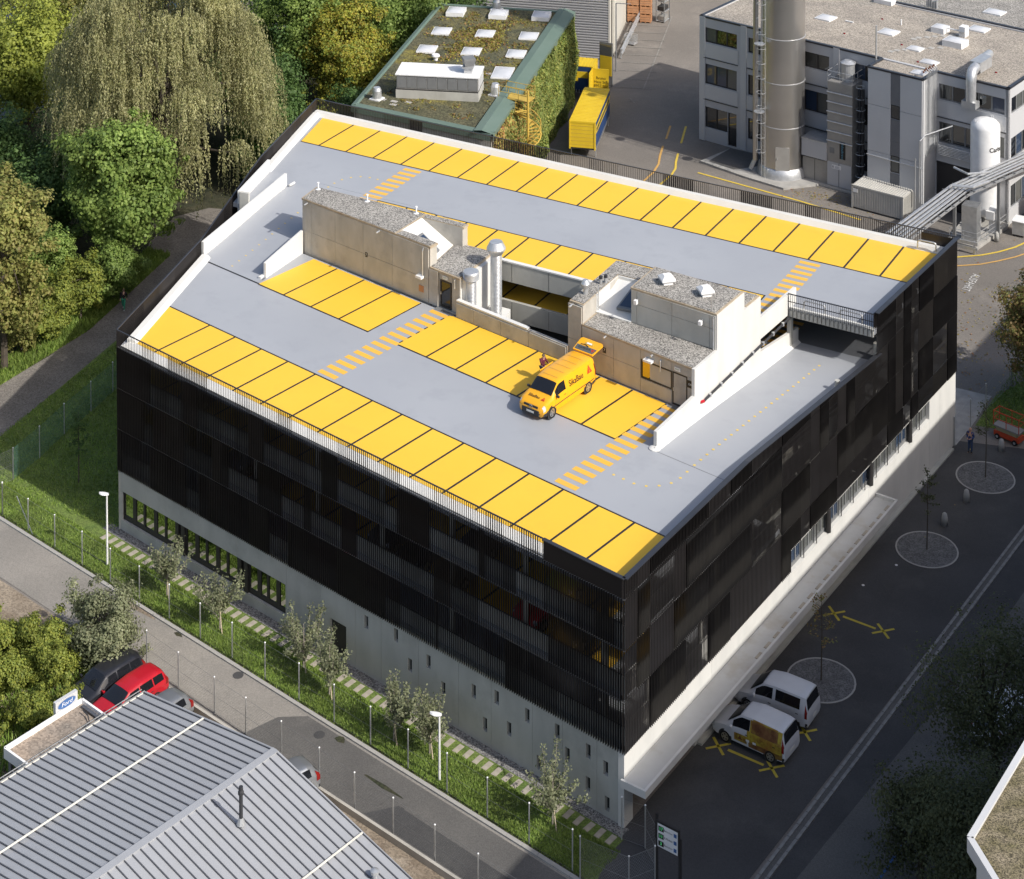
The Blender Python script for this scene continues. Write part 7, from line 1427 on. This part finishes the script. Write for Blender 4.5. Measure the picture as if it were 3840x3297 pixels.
# ================================================================ PEOPLE
def person(loc, rz, label, joints, top, legs, hairm='hair', scale=1.0, sleeves=True):
    """joints: dict name->(x, y, z) in metres; body grown as one skin over the skeleton, clothes as children"""
    t = thing('person', loc, label, 'person', None, rz, world=False); t.scale = (scale,) * 3
    def skin(nm, chain_v, edges, rad, m, par, root=0, lv=2):
        me = bpy.data.meshes.new(nm); me.from_pydata(chain_v, edges, []); me.materials.append(MATS[m]); o = bpy.data.objects.new(nm, me); col.objects.link(o); o.parent = par
        sk_ = o.modifiers.new('skin', 'SKIN'); me.skin_vertices[0].data[root].use_root = True
        for v, r_ in zip(me.skin_vertices[0].data, rad): v.radius = (r_, r_) if not hasattr(r_, '__len__') else r_
        sk_.use_smooth_shade = True; sb = o.modifiers.new('sub', 'SUBSURF'); sb.levels = lv; sb.render_levels = lv; return o
    J = joints; names = ['pelvis', 'waist', 'chest', 'neck', 'head', 'crown', 'shl', 'ell', 'wrl', 'hal', 'shr', 'elr', 'wrr', 'har', 'hil', 'knl', 'anl', 'tol', 'hir', 'knr', 'anr', 'tor']
    rad = {'pelvis': (.14, .11), 'waist': (.13, .1), 'chest': (.15, .11), 'neck': .055, 'head': (.085, .1), 'crown': (.07, .08), 'sh': .06, 'el': .042, 'wr': .03, 'ha': .035, 'hi': .085, 'kn': .06, 'an': .042, 'to': .035}
    ix = {n_: i for i, n_ in enumerate(names)}; E = [('pelvis', 'waist'), ('waist', 'chest'), ('chest', 'neck'), ('neck', 'head'), ('head', 'crown')]
    for s_ in 'lr': E += [('chest', 'sh' + s_), ('sh' + s_, 'el' + s_), ('el' + s_, 'wr' + s_), ('wr' + s_, 'ha' + s_), ('pelvis', 'hi' + s_), ('hi' + s_, 'kn' + s_), ('kn' + s_, 'an' + s_), ('an' + s_, 'to' + s_)]
    body = skin('body', [J[n_] for n_ in names], [(ix[a], ix[b]) for a, b in E], [rad.get(n_, rad.get(n_[:2], .05)) for n_ in names], 'skin', t)
    tn = ['waist', 'chest', 'neck', 'shl', 'ell', 'wrl', 'shr', 'elr', 'wrr', 'pelvis']; tv = [J[n_] for n_ in tn]; tv[2] = tuple(np.array(J['chest']) * .55 + np.array(J['neck']) * .45)
    if not sleeves: tv[5] = tuple(np.array(J['ell']) * .85 + np.array(J['wrl']) * .15); tv[8] = tuple(np.array(J['elr']) * .85 + np.array(J['wrr']) * .15)
    skin('shirt', tv, [(0, 1), (1, 2), (1, 3), (3, 4), (4, 5), (1, 6), (6, 7), (7, 8), (0, 9)], [(.15, .125), (.17, .135), .085, .085, .062, .05, .085, .062, .05, (.16, .13)], top, t)
    ln = ['pelvis', 'hil', 'knl', 'anl', 'hir', 'knr', 'anr']; skin('trousers', [J[n_] for n_ in ln], [(0, 1), (1, 2), (2, 3), (0, 4), (4, 5), (5, 6)], [(.155, .13), .105, .08, .065, .105, .08, .065], legs, t)
    for s_ in 'lr':
        skin('shoe', [J['an' + s_], J['to' + s_]], [(0, 1)], [.055, .045], 'shoe' if 'green' in label else 'cloth_black', t)
        h = np.array(J['ha' + s_]); w_ = np.array(J['wr' + s_]); d = (h - w_) / (np.linalg.norm(h - w_) + 1e-6); sd_ = np.array([0, 1, 0]) if abs(d[1]) < .8 else np.array([1, 0, 0])
        for k in range(4): b = h + sd_ * (-.024 + .016 * k); L_ = (.06, .075, .07, .055)[k]; skin('finger', [tuple(b), tuple(b + d * L_ * .6), tuple(b + d * L_ + np.array([.012, 0, -.01]))], [(0, 1), (1, 2)], [.009, .0085, .0075], 'skin', body, lv=1)
        b = h - d * .03 + sd_ * -.03; skin('thumb', [tuple(b), tuple(b + d * .03 - sd_ * .025), tuple(b + d * .055 - sd_ * .025)], [(0, 1), (1, 2)], [.011, .01, .008], 'skin', body, lv=1)
    hd = np.array(J['head']); cr = np.array(J['crown']); fw = np.array([1.0, 0, 0])
    MB().lathe(tuple(cr * .8 + hd * .2 - fw * .015), [(.098, -.05), (.1, .0), (.085, .055), (.05, .085), (.01, .095)], 14).build('hair', hairm, t, True)
    for sy in (-1, 1): MB().lathe(tuple(hd + fw * .088 + np.array([0, sy * .032, .035])), [(.002, -.012), (.012, 0), (.002, .012)], 8).build('eye', 'cloth_black', t); MB().lathe(tuple(hd + np.array([-.005, sy * .092, .01])), [(.005, -.03), (.018, 0), (.005, .03)], 8).build('ear', 'skin', t)
    MB().lathe(tuple(hd + fw * .1 + np.array([0, 0, .0])), [(.016, -.012), (.012, .01), (.003, .035)], 8).build('nose', 'skin', t); MB().box(-.004, .004, -.022, .022, -.004, .004, lambda x, y, z: tuple(hd + fw * .09 + np.array([x, y, z - .045]))).build('mouth', 'lamp_red', t)
    return t
base_J = dict(pelvis=(0, 0, .92), waist=(0, 0, 1.08), chest=(.01, 0, 1.3), neck=(.01, 0, 1.47), head=(.03, 0, 1.58), crown=(.02, 0, 1.68), shl=(0, .19, 1.40), ell=(-.02, .24, 1.13), wrl=(.08, .24, .9), hal=(.1, .24, .82), shr=(0, -.19, 1.40), elr=(-.02, -.24, 1.13), wrr=(.08, -.24, .9), har=(.1, -.24, .82), hil=(0, .09, .88), knl=(.02, .1, .48), anl=(0, .1, .08), tol=(.16, .12, .04), hir=(0, -.09, .88), knr=(.02, -.1, .48), anr=(0, -.1, .08), tor=(.16, -.12, .04))
walk = dict(base_J, knl=(.2, .1, .5), anl=(.28, .1, .1), tol=(.43, .11, .08), knr=(.02, -.1, .48), anr=(-.3, -.1, .14), tor=(-.17, -.11, .05), ell=(-.14, .24, 1.16), wrl=(-.1, .24, .93), hal=(-.08, .24, .85), elr=(.06, -.24, 1.14), wrr=(.24, -.22, 1.0), har=(.3, -.21, .95))
person((-13.5, -7.2, 0), R(-62), 'walking person in black jacket and green trousers on the gravel path', walk, 'cloth_black', 'cloth_green', scale=.95)
hands = dict(base_J, ell=(-.02, .25, 1.14), wrl=(.22, .14, 1.1), hal=(.3, .08, 1.1), elr=(-.02, -.25, 1.14), wrr=(.22, -.14, 1.08), har=(.3, -.08, 1.08))
person((49.66, 5.15, 0), R(-95), 'person in blue work clothes standing beside the white wall', hands, 'cloth_blue', 'cloth_jeans', 'skin', scale=.97)
reach = dict(base_J, ell=(.16, .22, 1.2), wrl=(.38, .16, 1.18), hal=(.45, .14, 1.18), elr=(.14, -.22, 1.18), wrr=(.36, -.14, 1.12), har=(.43, -.12, 1.12), chest=(.05, 0, 1.3), neck=(.08, 0, 1.46), head=(.11, 0, 1.56), crown=(.1, 0, 1.66))
person((30.72, -20.35, ZF), R(-15), 'person in maroon top standing at the side door of the yellow van', reach, 'cloth_maroon', 'cloth_jeans', scale=.97)

# ================================================================ SCISSOR LIFT
sl = thing('scissor_lift', (51.5, 8.0, 0), 'small red and beige scissor lift parked on the lawn edge', 'work platform', None, R(-14), world=False)
MB().box(-.95, .95, -.4, .4, .18, .52).build('chassis', 'lift_red', sl, bevel=.03); MB().box(-.8, .8, -.36, .36, .55, .78).build('scissor_pack', 'lift_beige', sl)
for k in range(3):
    for s in (-1, 1): MB().tube([(-.75, s * .3, .58 + .06 * k), (.75, s * .3, .66 + .06 * k)], .03, 4).build('scissor_arm', 'frame_grey', sl)
MB().box(-.98, .98, -.42, .42, .8, .9).build('platform', 'box_grey', sl)
for x in (-.65, .65):
    for s in (-1, 1): o = MB().tube([(x, s * .36, .18), (x, s * .47, .18)], .18, 16).build('wheel', 'tyre', sl); MB().tube([(x, s * .46, .18), (x, s * .48, .18)], .09, 12).build('rim', 'galv', o)
for z in (1.35, 1.85): MB().tube([(-.95, -.4, z), (.95, -.4, z), (.95, .4, z), (-.95, .4, z), (-.95, -.4, z)], .03, 6).build('guard_rail', 'lift_red', sl)
for x in (-.95, 0, .95):
    for s in (-.4, .4): MB().tube([(x, s, .88), (x, s, 1.85)], .03, 6).build('rail_post', 'lift_red', sl)
